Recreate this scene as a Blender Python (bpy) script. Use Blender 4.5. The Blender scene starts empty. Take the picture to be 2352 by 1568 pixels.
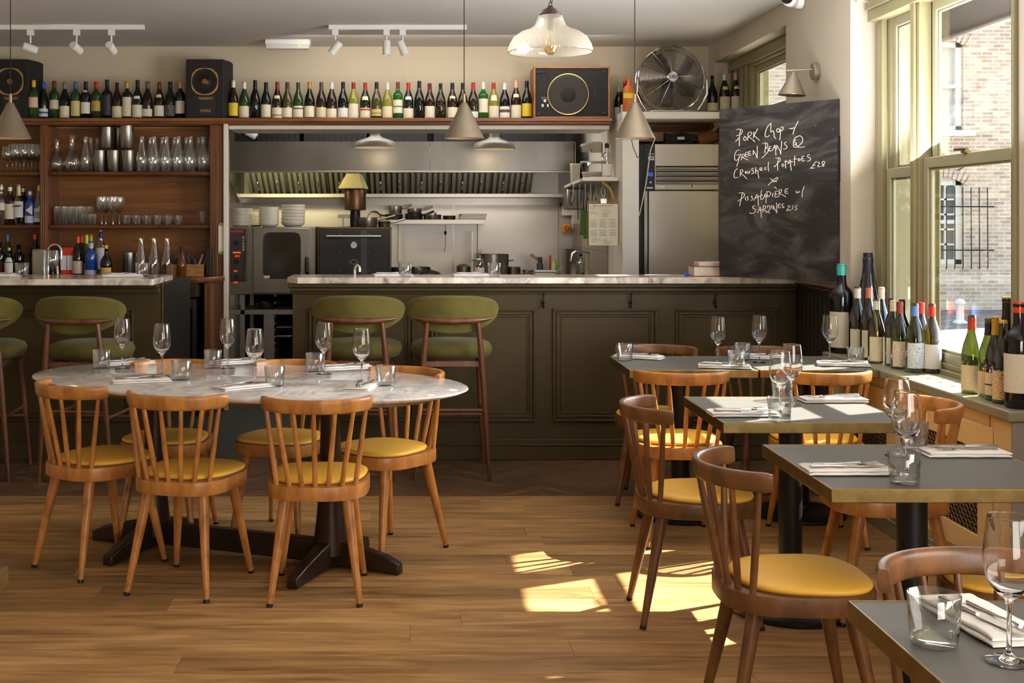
import bpy, bmesh, math, random
from mathutils import Vector, Matrix
R = math.radians
sc = bpy.context.scene
C = sc.collection
random.seed(7)

# ---------------------------------------------------------------- camera, world, lights
F_PX, VX, VY, EYE = 2865.0, 950.0, 505.0, 1.455      # focal length in pixels, vanishing point, eye height
cam_d = bpy.data.cameras.new('camera')
cam = bpy.data.objects.new('camera', cam_d)
C.objects.link(cam)
cam.location = (0, 0, EYE)
cam.rotation_euler = (R(90), 0, 0)
cam_d.sensor_width = 36
cam_d.lens = F_PX / 2352 * 36
cam_d.shift_x = (1176 - VX) / 2352
cam_d.shift_y = -(784 - VY) / 2352
cam_d.clip_start = 0.05
sc.camera = cam
sc.view_settings.view_transform = 'Standard'
sc.view_settings.look = 'None'
sc.view_settings.gamma = 1
sc.view_settings.use_curve_mapping = False
sc.view_settings.exposure = 0.0
cy = sc.cycles
cy.use_denoising = True
cy.denoiser = 'OPENIMAGEDENOISE'
cy.max_bounces = 12
cy.transmission_bounces = 10
cy.transparent_max_bounces = 24
cy.diffuse_bounces = 4
cy.glossy_bounces = 5
cy.caustics_reflective = False
cy.caustics_refractive = False
cy.sample_clamp_indirect = 4
cy.use_adaptive_sampling = True
cy.adaptive_threshold = 0.02

wd = bpy.data.worlds.new('world')
sc.world = wd
wd.use_nodes = True
nt = wd.node_tree
bgn = nt.nodes['Background']
sky = nt.nodes.new('ShaderNodeTexSky')
sky.sky_type = 'NISHITA'
sky.sun_disc = False
sky.sun_elevation = R(40)
sky.sun_rotation = R(60)
mixw = nt.nodes.new('ShaderNodeMixRGB')
mixw.inputs[0].default_value = 0.55
mixw.inputs[2].default_value = (0.9, 0.92, 0.95, 1)
nt.links.new(sky.outputs[0], mixw.inputs[1])
nt.links.new(mixw.outputs[0], bgn.inputs[0])
bgn.inputs[1].default_value = 1.6

def light(name, kind, loc, energy, color=(1, 1, 1), size=None, size_y=None, direction=None, spot=None, spread=None):
    d = bpy.data.lights.new(name, kind)
    d.energy = energy
    d.color = color
    if kind == 'AREA':
        d.shape = 'RECTANGLE'
        d.size = size
        d.size_y = size_y or size
        if spread: d.spread = R(spread)
    elif kind == 'SUN':
        d.angle = R(size)
    else:
        d.shadow_soft_size = size
    if spot:
        d.spot_size = R(spot); d.spot_blend = 0.6
    o = bpy.data.objects.new(name, d)
    C.objects.link(o)
    o.location = loc
    if direction is not None:
        o.rotation_euler = Vector(direction).to_track_quat('-Z', 'Y').to_euler()
    return o

light("sun", "SUN", (8, 10, 9), 38.0, (1.0, 0.95, 0.86), 0.5, direction=(-0.98, -0.47, -1.0))
# added fill lamps inside the room
light('front_fill', 'AREA', (1.6, -1.7, 1.3), 150, (1.0, 0.95, 0.88), 2.4, 1.7, direction=(0.0, 1, 0.50))  # unseen lamp behind the viewer, tilted up to brighten the ceiling
light('side_fill', 'AREA', (2.2, 1.6, 1.5), 85, (1.0, 0.96, 0.9), 1.8, 1.5, direction=(-1, 0.35, 0.9))  # unseen lamp by the near right wall, added to lift room and ceiling
light('bay_window_fill', 'AREA', (2.34, 5.60, 1.70), 175, (0.98, 0.98, 1.0), 1.4, 1.6, direction=(-.9, 0.05, 1.0))  # lamp added at the bay window, aimed up to brighten the ceiling
# kitchen: unseen area lamps added as fill, then lights inside the hood
light('kitchen_fill', 'AREA', (0.0, 10.45, 2.58), 24, (1.0, 0.96, 0.90), 2.2, 0.3, direction=(0, 0.25, -1))
light('kitchen_fill', 'AREA', (0.3, 9.2, 2.78), 12, (1.0, 0.93, 0.84), 2.4, 0.3, direction=(0, 0.7, -1))
light('hood_filter_light', 'AREA', (-1.22, 11.06, 1.98), 17, (1.0, 0.87, 0.44), 0.8, 0.12, direction=(0, 1, -0.12))
light('hood_filter_light', 'AREA', (0.60, 11.06, 1.98), 9, (1.0, 0.93, 0.80), 1.4, 0.12, direction=(0, 1, -0.12))  # added on the right only to brighten the dark filters

# ---------------------------------------------------------------- helpers
def W(px, py, D):
    return Vector(((px - VX) * D / F_PX, D, EYE - (py - VY) * D / F_PX))
def G(px, py, z=0.0):
    D = (EYE - z) * F_PX / (py - VY)
    return Vector(((px - VX) * D / F_PX, D, z))

class MB:
    def __init__(s): s.v = []; s.f = []; s.m = []; s.mi = 0
    def add(s, vs, fs, M=None):
        n = len(s.v)
        s.v += [tuple(M @ Vector(p)) if M is not None else tuple(p) for p in vs]
        s.f += [[i + n for i in q] for q in fs]
        s.m += [s.mi] * len(fs)
        return s
    def box(s, x0, x1, y0, y1, z0, z1, M=None):
        return s.add([(x0,y0,z0),(x1,y0,z0),(x1,y1,z0),(x0,y1,z0),(x0,y0,z1),(x1,y0,z1),(x1,y1,z1),(x0,y1,z1)],
                     [(0,3,2,1),(4,5,6,7),(0,1,5,4),(1,2,6,5),(2,3,7,6),(3,0,4,7)], M)
    def prism(s, poly, z0, z1, M=None):
        n = len(poly)
        vs = [(x, y, z0) for x, y in poly] + [(x, y, z1) for x, y in poly]
        fs = [tuple(range(n))[::-1], tuple(range(n, 2*n))] + [(i, (i+1) % n, (i+1) % n + n, i+n) for i in range(n)]
        return s.add(vs, fs, M)
    def lathe(s, prof, seg=24, M=None, a0=0, a1=360, close=False):
        full = abs(a1 - a0) >= 359.9
        cnt = seg if full else seg + 1
        vs = []; fs = []; rings = []
        for r, z in prof:
            if r < 1e-7: rings.append([len(vs)]*cnt); vs.append((0, 0, z)); continue
            rings.append(list(range(len(vs), len(vs)+cnt)))
            for k in range(cnt):
                a = R(a0 + (a1 - a0) * k / seg)
                vs.append((r*math.cos(a), r*math.sin(a), z))
        for A, B in zip(rings, rings[1:]):
            for k in range(seg):
                k2 = (k + 1) % cnt if full else k + 1
                q = []
                for i in (A[k], A[k2], B[k2], B[k]):
                    if i not in q: q.append(i)
                if len(q) > 2: fs.append(tuple(q))
        return s.add(vs, fs, M)
    def tube(s, pts, r, seg=8, M=None, closed=False, up=None):
        pts = [Vector(p) for p in pts]; n = len(pts)
        rs = r if isinstance(r, (list, tuple)) else [r]*n
        vs = []; fs = []; pn = None
        for i, p in enumerate(pts):
            if closed: t = pts[(i+1) % n] - pts[i-1]
            else: t = pts[min(i+1, n-1)] - pts[max(i-1, 0)]
            t.normalize()
            if pn is None:
                a = Vector(up) if up else (Vector((0,0,1)) if abs(t.z) < .9 else Vector((1,0,0)))
                pn = a
            nn = (pn - t * pn.dot(t))
            if nn.length < 1e-6: nn = t.orthogonal()
            nn.normalize(); pn = nn
            b = t.cross(nn)
            for k in range(seg):
                an = 2*math.pi*k/seg
                vs.append(p + (nn*math.cos(an) + b*math.sin(an)) * rs[i])
        for i in range(n if closed else n-1):
            j = (i+1) % n
            for k in range(seg):
                k2 = (k+1) % seg
                fs.append((i*seg+k, i*seg+k2, j*seg+k2, j*seg+k))
        if not closed:
            fs.append(tuple(range(seg))[::-1]); fs.append(tuple((n-1)*seg+k for k in range(seg)))
        return s.add(vs, fs, M)
    def rings(s, rings, cap=True, M=None):
        seg = len(rings[0]); vs = [p for r_ in rings for p in r_]; fs = []
        for i in range(len(rings)-1):
            for k in range(seg):
                k2 = (k+1) % seg
                fs.append((i*seg+k, i*seg+k2, (i+1)*seg+k2, (i+1)*seg+k))
        if cap:
            fs.append(tuple(range(seg))[::-1]); fs.append(tuple((len(rings)-1)*seg+k for k in range(seg)))
        return s.add(vs, fs, M)
    def build(s, name, mat, parent=None, bevel=0, sm=38, seg=2, loc=None, rot=None):
        me = bpy.data.meshes.new(name)
        me.from_pydata([tuple(p) for p in s.v], [], s.f)
        for mm in (mat if isinstance(mat, (list, tuple)) else [mat]): me.materials.append(mm)
        if isinstance(mat, (list, tuple)): me.polygons.foreach_set('material_index', s.m)
        bm = bmesh.new(); bm.from_mesh(me)
        bmesh.ops.recalc_face_normals(bm, faces=bm.faces)
        bm.to_mesh(me); bm.free()
        if sm:
            me.polygons.foreach_set('use_smooth', [True]*len(me.polygons))
            me.set_sharp_from_angle(angle=R(sm))
        me.update()
        o = bpy.data.objects.new(name, me); C.objects.link(o)
        if parent is not None: o.parent = parent
        if loc is not None: o.location = loc
        if rot is not None: o.rotation_euler = rot
        if bevel:
            b = o.modifiers.new('bevel', 'BEVEL'); b.width = bevel; b.segments = seg; b.limit_method = 'ANGLE'; b.angle_limit = R(40)
            b.harden_normals = False
        return o

def tag(o, label, cat, group=None, kind=None):
    o['label'] = label; o['category'] = cat
    if group: o['group'] = group
    if kind: o['kind'] = kind
    return o
def thing(name, label, cat, loc=(0,0,0), rz=0.0, group=None):
    o = bpy.data.objects.new(name, None); C.objects.link(o)
    o.empty_display_size = 0.05
    o.location = loc; o.rotation_euler = (0, 0, rz)
    return tag(o, label, cat, group)
def struct(o): o['kind'] = 'structure'; return o
CH = {}
def kids(o):
    return [c for c in o.children]
def dup(root, loc, rz=0.0, label=None, group=None, scale=None, cat=None):
    bpy.context.view_layer.update() if False else None
    def rec(o, par):
        c = o.copy(); C.objects.link(c)
        if par is not None:
            c.parent = par
        for k in list(CH.get(o.name, [])): rec(k, c)
        return c
    def scan(o):
        CH[o.name] = list(o.children)
        for k in o.children: scan(k)
    scan(root)
    r = rec(root, None)
    r.location = loc; r.rotation_euler = (0, 0, rz)
    if label: r['label'] = label
    if group: r['group'] = group
    if cat: r['category'] = cat
    if scale: r.scale = scale
    return r
def at(ob, loc, rz=0.0, label=None):
    ob.location = loc; ob.rotation_euler = (0, 0, rz)
    if label: ob['label'] = label
    return ob
def superell(a, b, n, seg=40, cx=0, cy=0, taper=0.0):
    out = []
    for k in range(seg):
        t = 2*math.pi*k/seg
        c, s_ = math.cos(t), math.sin(t)
        x = a*math.copysign(abs(c)**(2/n), c); y = b*math.copysign(abs(s_)**(2/n), s_)
        if taper: x *= 1 + taper*(y/b)
        out.append((x+cx, y+cy))
    return out
def T(x=0, y=0, z=0, rz=0, rx=0, ry=0, s=1):
    return Matrix.Translation((x, y, z)) @ Matrix.Rotation(rz, 4, 'Z') @ Matrix.Rotation(rx, 4, 'X') @ Matrix.Rotation(ry, 4, 'Y') @ Matrix.Scale(s, 4)
def text(name, body, mat, parent, loc, rot, size, ext=0.0004, align='CENTER', spacing=1.0, bold=0.0):
    cu = bpy.data.curves.new(name, 'FONT'); cu.body = body; cu.size = size; cu.extrude = ext
    cu.align_x = align; cu.align_y = 'CENTER'; cu.space_character = spacing; cu.offset = bold
    cu.materials.append(mat)
    o = bpy.data.objects.new(name, cu); C.objects.link(o)
    if parent is not None: o.parent = parent
    me = bpy.data.meshes.new_from_object(o); bpy.data.objects.remove(o)
    if not me.materials: me.materials.append(mat)
    o = bpy.data.objects.new(name, me); C.objects.link(o)
    if parent is not None: o.parent = parent
    o.location = loc; o.rotation_euler = rot
    return o
FACE = (R(90), 0, 0)        # upright, facing the viewer (-Y)

# ---------------------------------------------------------------- materials
def newmat(name):
    m = bpy.data.materials.new(name); m.use_nodes = True
    return m, m.node_tree, m.node_tree.nodes['Principled BSDF']
def N(nt, t, **kw):
    n = nt.nodes.new(t)
    for k, v in kw.items(): setattr(n, k, v)
    return n
def L(nt, a, b): nt.links.new(a, b)
def lin(c):   # sRGB 0-255 -> linear
    return tuple(((v/255)/12.92 if v/255 <= .04045 else ((v/255+.055)/1.055)**2.4) for v in c) + (1,)
def mat(name, col, rough=.5, metal=0, spec=.5, noise=0.0, nscale=8, bump=0.0, bscale=60, emit=None, es=0, stretch=(1,1,1), coat=0, sheen=0, trans=0, ior=1.45, col2=None):
    m, nt, p = newmat(name)
    c = lin(col); p.inputs['Base Color'].default_value = c
    p.inputs['Roughness'].default_value = rough; p.inputs['Metallic'].default_value = metal
    p.inputs['Specular IOR Level'].default_value = spec
    p.inputs['Coat Weight'].default_value = coat
    p.inputs['Sheen Weight'].default_value = sheen
    p.inputs['Transmission Weight'].default_value = trans; p.inputs['IOR'].default_value = ior
    if emit: p.inputs['Emission Color'].default_value = lin(emit); p.inputs['Emission Strength'].default_value = es
    if noise or bump:
        tc = N(nt, 'ShaderNodeTexCoord'); mp = N(nt, 'ShaderNodeMapping'); mp.inputs['Scale'].default_value = stretch
        L(nt, tc.outputs['Object'], mp.inputs['Vector'])
    if noise:
        nz = N(nt, 'ShaderNodeTexNoise'); nz.inputs['Scale'].default_value = nscale; nz.inputs['Detail'].default_value = 6
        L(nt, mp.outputs[0], nz.inputs['Vector'])
        rp = N(nt, 'ShaderNodeValToRGB')
        c2 = lin(col2) if col2 else tuple(v*(1-noise) for v in c[:3]) + (1,)
        rp.color_ramp.elements[0].position = .3; rp.color_ramp.elements[0].color = c2
        rp.color_ramp.elements[1].position = .7; rp.color_ramp.elements[1].color = c
        L(nt, nz.outputs[0], rp.inputs[0]); L(nt, rp.outputs[0], p.inputs['Base Color'])
    if bump:
        nb = N(nt, 'ShaderNodeTexNoise'); nb.inputs['Scale'].default_value = bscale; nb.inputs['Detail'].default_value = 4
        L(nt, mp.outputs[0], nb.inputs['Vector'])
        bu = N(nt, 'ShaderNodeBump'); bu.inputs['Strength'].default_value = bump; bu.inputs['Distance'].default_value = .01
        L(nt, nb.outputs[0], bu.inputs['Height']); L(nt, bu.outputs[0], p.inputs['Normal'])
    return m
def wood(name, dark, light_, rough=.4, scale=(1,1,1), nscale=6, island=0.0, wear=None, coat=.0, spec=.4):
    """grain runs along the axis with the small scale value; island: random shade per separate board"""
    m, nt, p = newmat(name)
    tc = N(nt, 'ShaderNodeTexCoord'); mp = N(nt, 'ShaderNodeMapping'); mp.inputs['Scale'].default_value = scale
    L(nt, tc.outputs['Object'], mp.inputs['Vector'])
    vec = mp.outputs[0]
    if island:
        ge = N(nt, 'ShaderNodeNewGeometry'); va = N(nt, 'ShaderNodeVectorMath', operation='ADD')
        sm_ = N(nt, 'ShaderNodeMath', operation='MULTIPLY'); sm_.inputs[1].default_value = 37
        L(nt, ge.outputs['Random Per Island'], sm_.inputs[0]); L(nt, mp.outputs[0], va.inputs[0]); L(nt, sm_.outputs[0], va.inputs[1])
        vec = va.outputs[0]
    n1 = N(nt, 'ShaderNodeTexNoise'); n1.inputs['Scale'].default_value = nscale; n1.inputs['Detail'].default_value = 8; n1.inputs['Roughness'].default_value = .62; n1.inputs['Distortion'].default_value = .6
    L(nt, vec, n1.inputs['Vector'])
    rp = N(nt, 'ShaderNodeValToRGB'); e = rp.color_ramp.elements
    e[0].position = .32; e[0].color = lin(dark); e[1].position = .68; e[1].color = lin(light_)
    L(nt, n1.outputs[0], rp.inputs[0]); out = rp.outputs[0]
    if island:
        hs = N(nt, 'ShaderNodeHueSaturation'); mr = N(nt, 'ShaderNodeMapRange')
        mr.inputs['To Min'].default_value = 1-island; mr.inputs['To Max'].default_value = 1+island
        L(nt, ge.outputs['Random Per Island'], mr.inputs['Value']); L(nt, mr.outputs[0], hs.inputs['Value'])
        L(nt, out, hs.inputs['Color']); out = hs.outputs[0]
    if wear:
        nw = N(nt, 'ShaderNodeTexNoise'); nw.inputs['Scale'].default_value = 14; nw.inputs['Detail'].default_value = 8
        L(nt, tc.outputs['Object'], nw.inputs['Vector'])
        rw = N(nt, 'ShaderNodeValToRGB'); rw.color_ramp.elements[0].position = .60; rw.color_ramp.elements[1].position = .72
        mx = N(nt, 'ShaderNodeMixRGB'); mx.inputs[2].default_value = lin(wear)
        ml = N(nt, 'ShaderNodeMath', operation='MULTIPLY'); ml.inputs[1].default_value = .55
        L(nt, nw.outputs[0], rw.inputs[0]); L(nt, rw.outputs[0], ml.inputs[0]); L(nt, ml.outputs[0], mx.inputs[0]); L(nt, out, mx.inputs[1]); out = mx.outputs[0]
    L(nt, out, p.inputs['Base Color'])
    p.inputs['Roughness'].default_value = rough; p.inputs['Coat Weight'].default_value = coat; p.inputs['Coat Roughness'].default_value = .25
    p.inputs['Specular IOR Level'].default_value = spec
    bu = N(nt, 'ShaderNodeBump'); bu.inputs['Strength'].default_value = .12; bu.inputs['Distance'].default_value = .004
    L(nt, n1.outputs[0], bu.inputs['Height']); L(nt, bu.outputs[0], p.inputs['Normal'])
    return m
def marble(name, base, vein, scale=2.2, amount=.5, width=.06, rough=.12, direction=(1,1,1), sharp=True):
    m, nt, p = newmat(name)
    tc = N(nt, 'ShaderNodeTexCoord'); mp = N(nt, 'ShaderNodeMapping'); mp.inputs['Scale'].default_value = direction; mp.inputs['Rotation'].default_value = (0, R(20), R(35))
    L(nt, tc.outputs['Object'], mp.inputs['Vector'])
    nz = N(nt, 'ShaderNodeTexNoise'); nz.inputs['Scale'].default_value = scale; nz.inputs['Detail'].default_value = 10; nz.inputs['Roughness'].default_value = .6; nz.inputs['Distortion'].default_value = 1.1
    L(nt, mp.outputs[0], nz.inputs['Vector'])
    s1 = N(nt, 'ShaderNodeMath', operation='SUBTRACT'); s1.inputs[1].default_value = .5
    a1 = N(nt, 'ShaderNodeMath', operation='ABSOLUTE'); L(nt, nz.outputs[0], s1.inputs[0]); L(nt, s1.outputs[0], a1.inputs[0])
    rp = N(nt, 'ShaderNodeValToRGB'); e = rp.color_ramp.elements
    e[0].position = 0; e[0].color = lin(vein); e[1].position = width; e[1].color = lin(base)
    L(nt, a1.outputs[0], rp.inputs[0])
    n2 = N(nt, 'ShaderNodeTexNoise'); n2.inputs['Scale'].default_value = scale*1.3; n2.inputs['Detail'].default_value = 5
    L(nt, mp.outputs[0], n2.inputs['Vector'])
    r2 = N(nt, 'ShaderNodeValToRGB'); r2.color_ramp.elements[0].position = .5-amount*.3; r2.color_ramp.elements[1].position = .5+amount*.3
    L(nt, n2.outputs[0], r2.inputs[0])
    mx = N(nt, 'ShaderNodeMixRGB'); mx.inputs[1].default_value = lin(base)
    L(nt, r2.outputs[0], mx.inputs[0]); L(nt, rp.outputs[0], mx.inputs[2])
    L(nt, mx.outputs[0], p.inputs['Base Color'])
    p.inputs['Roughness'].default_value = rough
    return m
def thin_glass(name, tint=(1,1,1), gloss=.06, rough=.0, edge=.6, dark=1.0):
    """thin transparent shell: clear when seen face-on, more reflective and denser at grazing angles"""
    m = bpy.data.materials.new(name); m.use_nodes = True; nt = m.node_tree
    for n in list(nt.nodes): nt.nodes.remove(n)
    o = N(nt, 'ShaderNodeOutputMaterial'); tr = N(nt, 'ShaderNodeBsdfTransparent'); gl = N(nt, 'ShaderNodeBsdfGlossy')
    gl.inputs['Roughness'].default_value = rough; gl.inputs['Color'].default_value = (1,1,1,1)
    lw = N(nt, 'ShaderNodeLayerWeight'); lw.inputs[0].default_value = .35
    mr = N(nt, 'ShaderNodeMapRange'); mr.inputs['To Min'].default_value = gloss; mr.inputs['To Max'].default_value = edge
    L(nt, lw.outputs['Facing'], mr.inputs['Value'])
    rp = N(nt, 'ShaderNodeMixRGB'); rp.inputs[1].default_value = tuple(tint)+(1,); rp.inputs[2].default_value = tuple(t*dark for t in tint)+(1,)
    L(nt, lw.outputs['Facing'], rp.inputs[0]); L(nt, rp.outputs[0], tr.inputs[0])
    mx = N(nt, 'ShaderNodeMixShader'); L(nt, mr.outputs[0], mx.inputs[0]); L(nt, tr.outputs[0], mx.inputs[1]); L(nt, gl.outputs[0], mx.inputs[2])
    L(nt, mx.outputs[0], o.inputs[0])
    return m

M = {}
M['wall'] = mat('wall_plaster', (206,192,168), .85, noise=.07, nscale=2.2, bump=.10, bscale=26)
M['wallr'] = mat('wall_plaster_right', (208,198,180), .85, noise=.05, nscale=2.5, bump=.08, bscale=26)
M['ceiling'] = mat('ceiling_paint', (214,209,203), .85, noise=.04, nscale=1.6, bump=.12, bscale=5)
M['floor'] = wood('floor_oak', (118,84,48), (180,140,90), .40, (1.1, 9, 9), 2.4, island=.30, spec=.35)
M['parq'] = wood('floor_parquet_dark', (66,46,30), (104,76,50), .5, (3, 12, 9), 2.5, island=.3)
M['under'] = mat('floor_joint', (40,24,12), .8)
M['kfloor'] = mat('kitchen_vinyl', (54,60,56), .45, noise=.3, nscale=60)
M['panel'] = mat('bar_panel_paint', (66,54,28), .5, spec=.3, noise=.10, nscale=5, bump=.05, bscale=40)
M['wains'] = mat('wainscot_paint', (46,42,32), .38, noise=.1, nscale=6)
M['marble_bar'] = marble('bar_marble', (226,214,196), (74,70,70), 3.6, .8, .12, .14, (1.3, .9, .8))
M['marble_table'] = marble('table_marble', (234,229,222), (150,146,148), 4.5, .9, .16, .07, (1.5, .9, 1))
M['shelfwood'] = wood('shelf_wood_dark', (64,34,14), (122,70,32), .35, (.6, 8, 8), 3, coat=.3)
M['panelwood'] = wood('shelf_back_veneer', (112,68,28), (152,98,48), .42, (.5, 5, 9), 2.2, coat=.2)
M['postwood'] = wood('shelf_post_wood', (92,52,26), (140,86,48), .36, (8, 8, .5), 2.2, coat=.3)
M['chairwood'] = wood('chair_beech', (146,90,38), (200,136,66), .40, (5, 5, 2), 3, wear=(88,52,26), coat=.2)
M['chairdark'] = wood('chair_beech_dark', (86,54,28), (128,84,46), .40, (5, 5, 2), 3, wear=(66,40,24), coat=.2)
M['vinyl'] = mat('yellow_vinyl', (246,190,72), .42, bump=.04, bscale=220, noise=.05, nscale=5)
M['vinylp'] = mat('piping_dark', (110,70,24), .5)
M['walnut'] = wood('stool_walnut', (74,42,26), (112,68,44), .35, (6, 6, 1.2), 3, coat=.3)
M['velvet'] = mat('olive_velvet', (96,88,34), .95, noise=.28, nscale=7, sheen=.08, bump=.05, bscale=200)
M['brass'] = mat('aged_brass', (146,124,78), .38, 1, noise=.35, nscale=20, bump=.03, bscale=60)
M['zinc'] = mat('table_laminate_grey', (92,90,84), .55, spec=.35, noise=.10, nscale=3, stretch=(1,6,1))
M['iron'] = mat('cast_iron_black', (26,25,24), .42, .3, bump=.05, bscale=500)
M['bronze'] = mat('table_base_bronze', (58,44,34), .34, .6, noise=.2, nscale=8)
M['steel'] = mat('stainless_steel', (150,145,138), .32, 1, noise=.10, nscale=3, stretch=(1,1,18), bump=.02, bscale=30)
M['steelv'] = mat('stainless_steel_matt', (158,153,147), .42, 1, noise=.08, nscale=2)
M['steelwall'] = mat('stainless_splashback', (190,184,176), .42, .75, noise=.10, nscale=1.4)
M['chrome'] = mat('chrome', (215,215,212), .10, 1)
M['nickel'] = mat('lamp_nickel_bronze', (164,150,130), .38, .7, noise=.08, nscale=3, stretch=(1,1,12))
M['black'] = mat('black_plastic', (20,20,21), .45)
M['blackm'] = mat('black_matt', (24,23,23), .75)
M['darkmetal'] = mat('dark_enamel', (32,31,31), .35, .3, noise=.2, nscale=5)
M['white'] = mat('white_paint', (226,220,208), .55, noise=.04, nscale=4)
M['whitep'] = mat('white_plastic', (228,226,220), .4)
M['ceramic'] = mat('white_ceramic', (230,224,210), .18)
M['cream'] = mat('cream_cabinet_paint', (224,190,132), .55, noise=.04, nscale=3)
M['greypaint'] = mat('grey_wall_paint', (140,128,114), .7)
M['sage'] = mat('sage_window_paint', (142,134,100), .42, noise=.06, nscale=4)
M['sagelight'] = mat('sage_window_paint_light', (158,154,126), .42, noise=.05, nscale=4)
M['sill'] = mat('sill_grey_green', (140,134,112), .32, noise=.08, nscale=5)
M['cloth'] = mat('napkin_cotton', (232,227,222), .9, bump=.10, bscale=150)
M['silver'] = mat('cutlery_steel', (188,184,180), .16, 1)
M['board'] = None
M['chalk'] = mat('chalk', (226,214,196), .95)
M['paper'] = mat('paper_cream', (232,224,204), .8)
M['ink'] = mat('ink', (52,48,44), .8)
M['clip'] = mat('clipboard_brown', (150,108,66), .7)
M['gold'] = mat('gold_ring', (206,162,92), .35, .9)
M['cone'] = mat('speaker_cone', (54,47,42), .8, noise=.2, nscale=30)
M['orange'] = mat('orange_stoneware', (196,104,38), .5, noise=.1, nscale=8)
M['glasspane'] = thin_glass('window_glass', (.97,.98,.97), .03, .0, .35)
M['gshelf'] = thin_glass('shelf_glass', (.94,.96,.95), .12, .06, .9, .72)
M['gwine'] = thin_glass('wine_glass_clear', (.98,.985,.985), .03, .02, .65, .5)
M['gheavy'] = thin_glass('tumbler_glass', (.96,.97,.965), .04, .02, .65, .55)
M['gshade'] = None
# ---------------------------------------------------------------- room shell
rnd = random.Random(3)
XL, XR, ZC = -3.6, 2.34, 2.83
b = MB()
y = -2.0; k = 0
while y < 6.56:
    w = .158; y2 = min(y + w, 6.575)
    x = XL - rnd.random()*1.5
    while x < 2.42:
        ln = rnd.choice([.9, 1.3, 1.7, 2.1, 2.4]) * rnd.uniform(.9, 1.1)
        x2 = min(x + ln, 2.42)
        if x2 > XL and x2 - x > .05: b.box(max(x, XL)+.0006, x2-.0006, y+.0007, y2-.0007, -.02, 0)
        x += ln
    y += w
struct(b.build('floor', M['floor'], sm=0))
# herringbone blocks in front of the bar
b = MB(); bw, bl = .07, .35
s2 = math.sqrt(.5)
def clip_poly(poly, x0, x1, y0, y1):
    for ax, lim, sg in ((0, x0, 1), (0, x1, -1), (1, y0, 1), (1, y1, -1)):
        out = []
        for i in range(len(poly)):
            p, q = poly[i-1], poly[i]
            ip = sg*(p[ax]-lim) >= 0; iq = sg*(q[ax]-lim) >= 0
            if ip != iq:
                t = (lim-p[ax])/(q[ax]-p[ax]); out.append((p[0]+(q[0]-p[0])*t, p[1]+(q[1]-p[1])*t))
            if iq: out.append(q)
        poly = out
        if len(poly) < 3: return []
    return poly
g = .0009
for i in range(-60, 90):
    for j in range(-12, 14):
        ox = i*bw; oy = i*bw + j*2*bl
        for (rx0, ry0, rx1, ry1) in ((ox, oy, ox+bl, oy+bw), (ox, oy+bw, ox+bw, oy+bw+bl)):
            c4 = [(rx0+g, ry0+g), (rx1-g, ry0+g), (rx1-g, ry1-g), (rx0+g, ry1-g)]
            q = [((px_-py_)*s2, (px_+py_)*s2 + 3.0) for px_, py_ in c4]
            if max(p[0] for p in q) < XL or min(p[0] for p in q) > XR+.1: continue
            if max(p[1] for p in q) < 6.6 or min(p[1] for p in q) > 7.6: continue
            q = clip_poly(q, XL, XR+.1, 6.61, 7.62)
            if len(q) >= 3:
                ar = abs(sum(q[n_-1][0]*q[n_][1]-q[n_][0]*q[n_-1][1] for n_ in range(len(q))))/2
                if ar > .0004: b.prism(q, -.02, -.001)
struct(b.build('floor', M['parq'], sm=0))
struct(MB().box(XL, 2.65, -2, 12.3, -.06, -.022).build('floor', M['under'], sm=0))
struct(MB().box(XL, 2.42, 6.577, 6.608, -.02, .0015).build('trim_1', M['chairdark'], sm=0))
struct(MB().box(XL, XR, 7.625, 12.25, -.02, 0).build('floor', M['kfloor'], sm=0))
struct(MB().box(XL, 2.66, -2, 10.0, ZC, ZC+.05).build('ceiling', M['ceiling'], sm=0))
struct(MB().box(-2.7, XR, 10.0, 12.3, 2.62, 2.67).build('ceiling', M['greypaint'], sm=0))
struct(MB().box(XL-.1, XL, -2, 10.0, 0, ZC).build('wall_left', M['wall'], sm=0))
struct(MB().box(XL, 2.66, -2.1, -2.0, 0, ZC).build('wall_front', M['wall'], sm=0))
struct(MB().box(XL, -1.50, 9.9, 9.93, 0, ZC).box(-1.50, 1.563, 9.9, 10.0, 2.19, ZC).box(1.563, 2.66, 9.9, 10.0, 0, ZC).build('wall_back', M['wall'], sm=0))
# right wall: solid by the viewer, bay window, solid stretch with chalkboard, kitchen-side window
for bxs in ([(2.33, 2.66, -2, 4.80, 0, ZC)], [(2.42, 2.66, 4.80, 6.68, 0, .74)], [(2.36, 2.66, 4.80, 6.68, 2.62, ZC)], [(XR, 2.66, 6.68, 7.84, 0, ZC)],
            [(XR, 2.66, 7.84, 9.72, 0, 1.19)], [(XR, 2.66, 7.84, 9.72, 2.68, ZC)], [(XR, 2.66, 9.72, 9.9, 0, ZC)]):
    for q in bxs: struct(MB().box(*q).build('wall_right', M['wallr'], sm=0))
struct(MB().box(2.318, 2.33, 3.0, 4.80, 0, .75).build('trim_2', M['greypaint'], sm=0))
# kitchen walls
struct(MB().box(-2.7, 1.56, 12.2, 12.3, 0, 2.62).build('wall_back', M['white'], sm=0))
struct(MB().box(1.555, 1.66, 10.0, 12.2, 0, 2.62).build('wall_right', M['white'], sm=0))
struct(MB().box(-2.8, -2.7, 10.0, 12.3, 0, 2.62).build('wall_left', M['white'], sm=0))
# kitchen opening: white painted lining
fr = MB()
fr.box(-1.452, -1.417, 9.52, 9.56, 0, 2.19).box(-1.417, 1.50, 9.56, 10.02, 2.149, 2.18)
struct(fr.build('trim_3', M['white'], bevel=.004))

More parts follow.
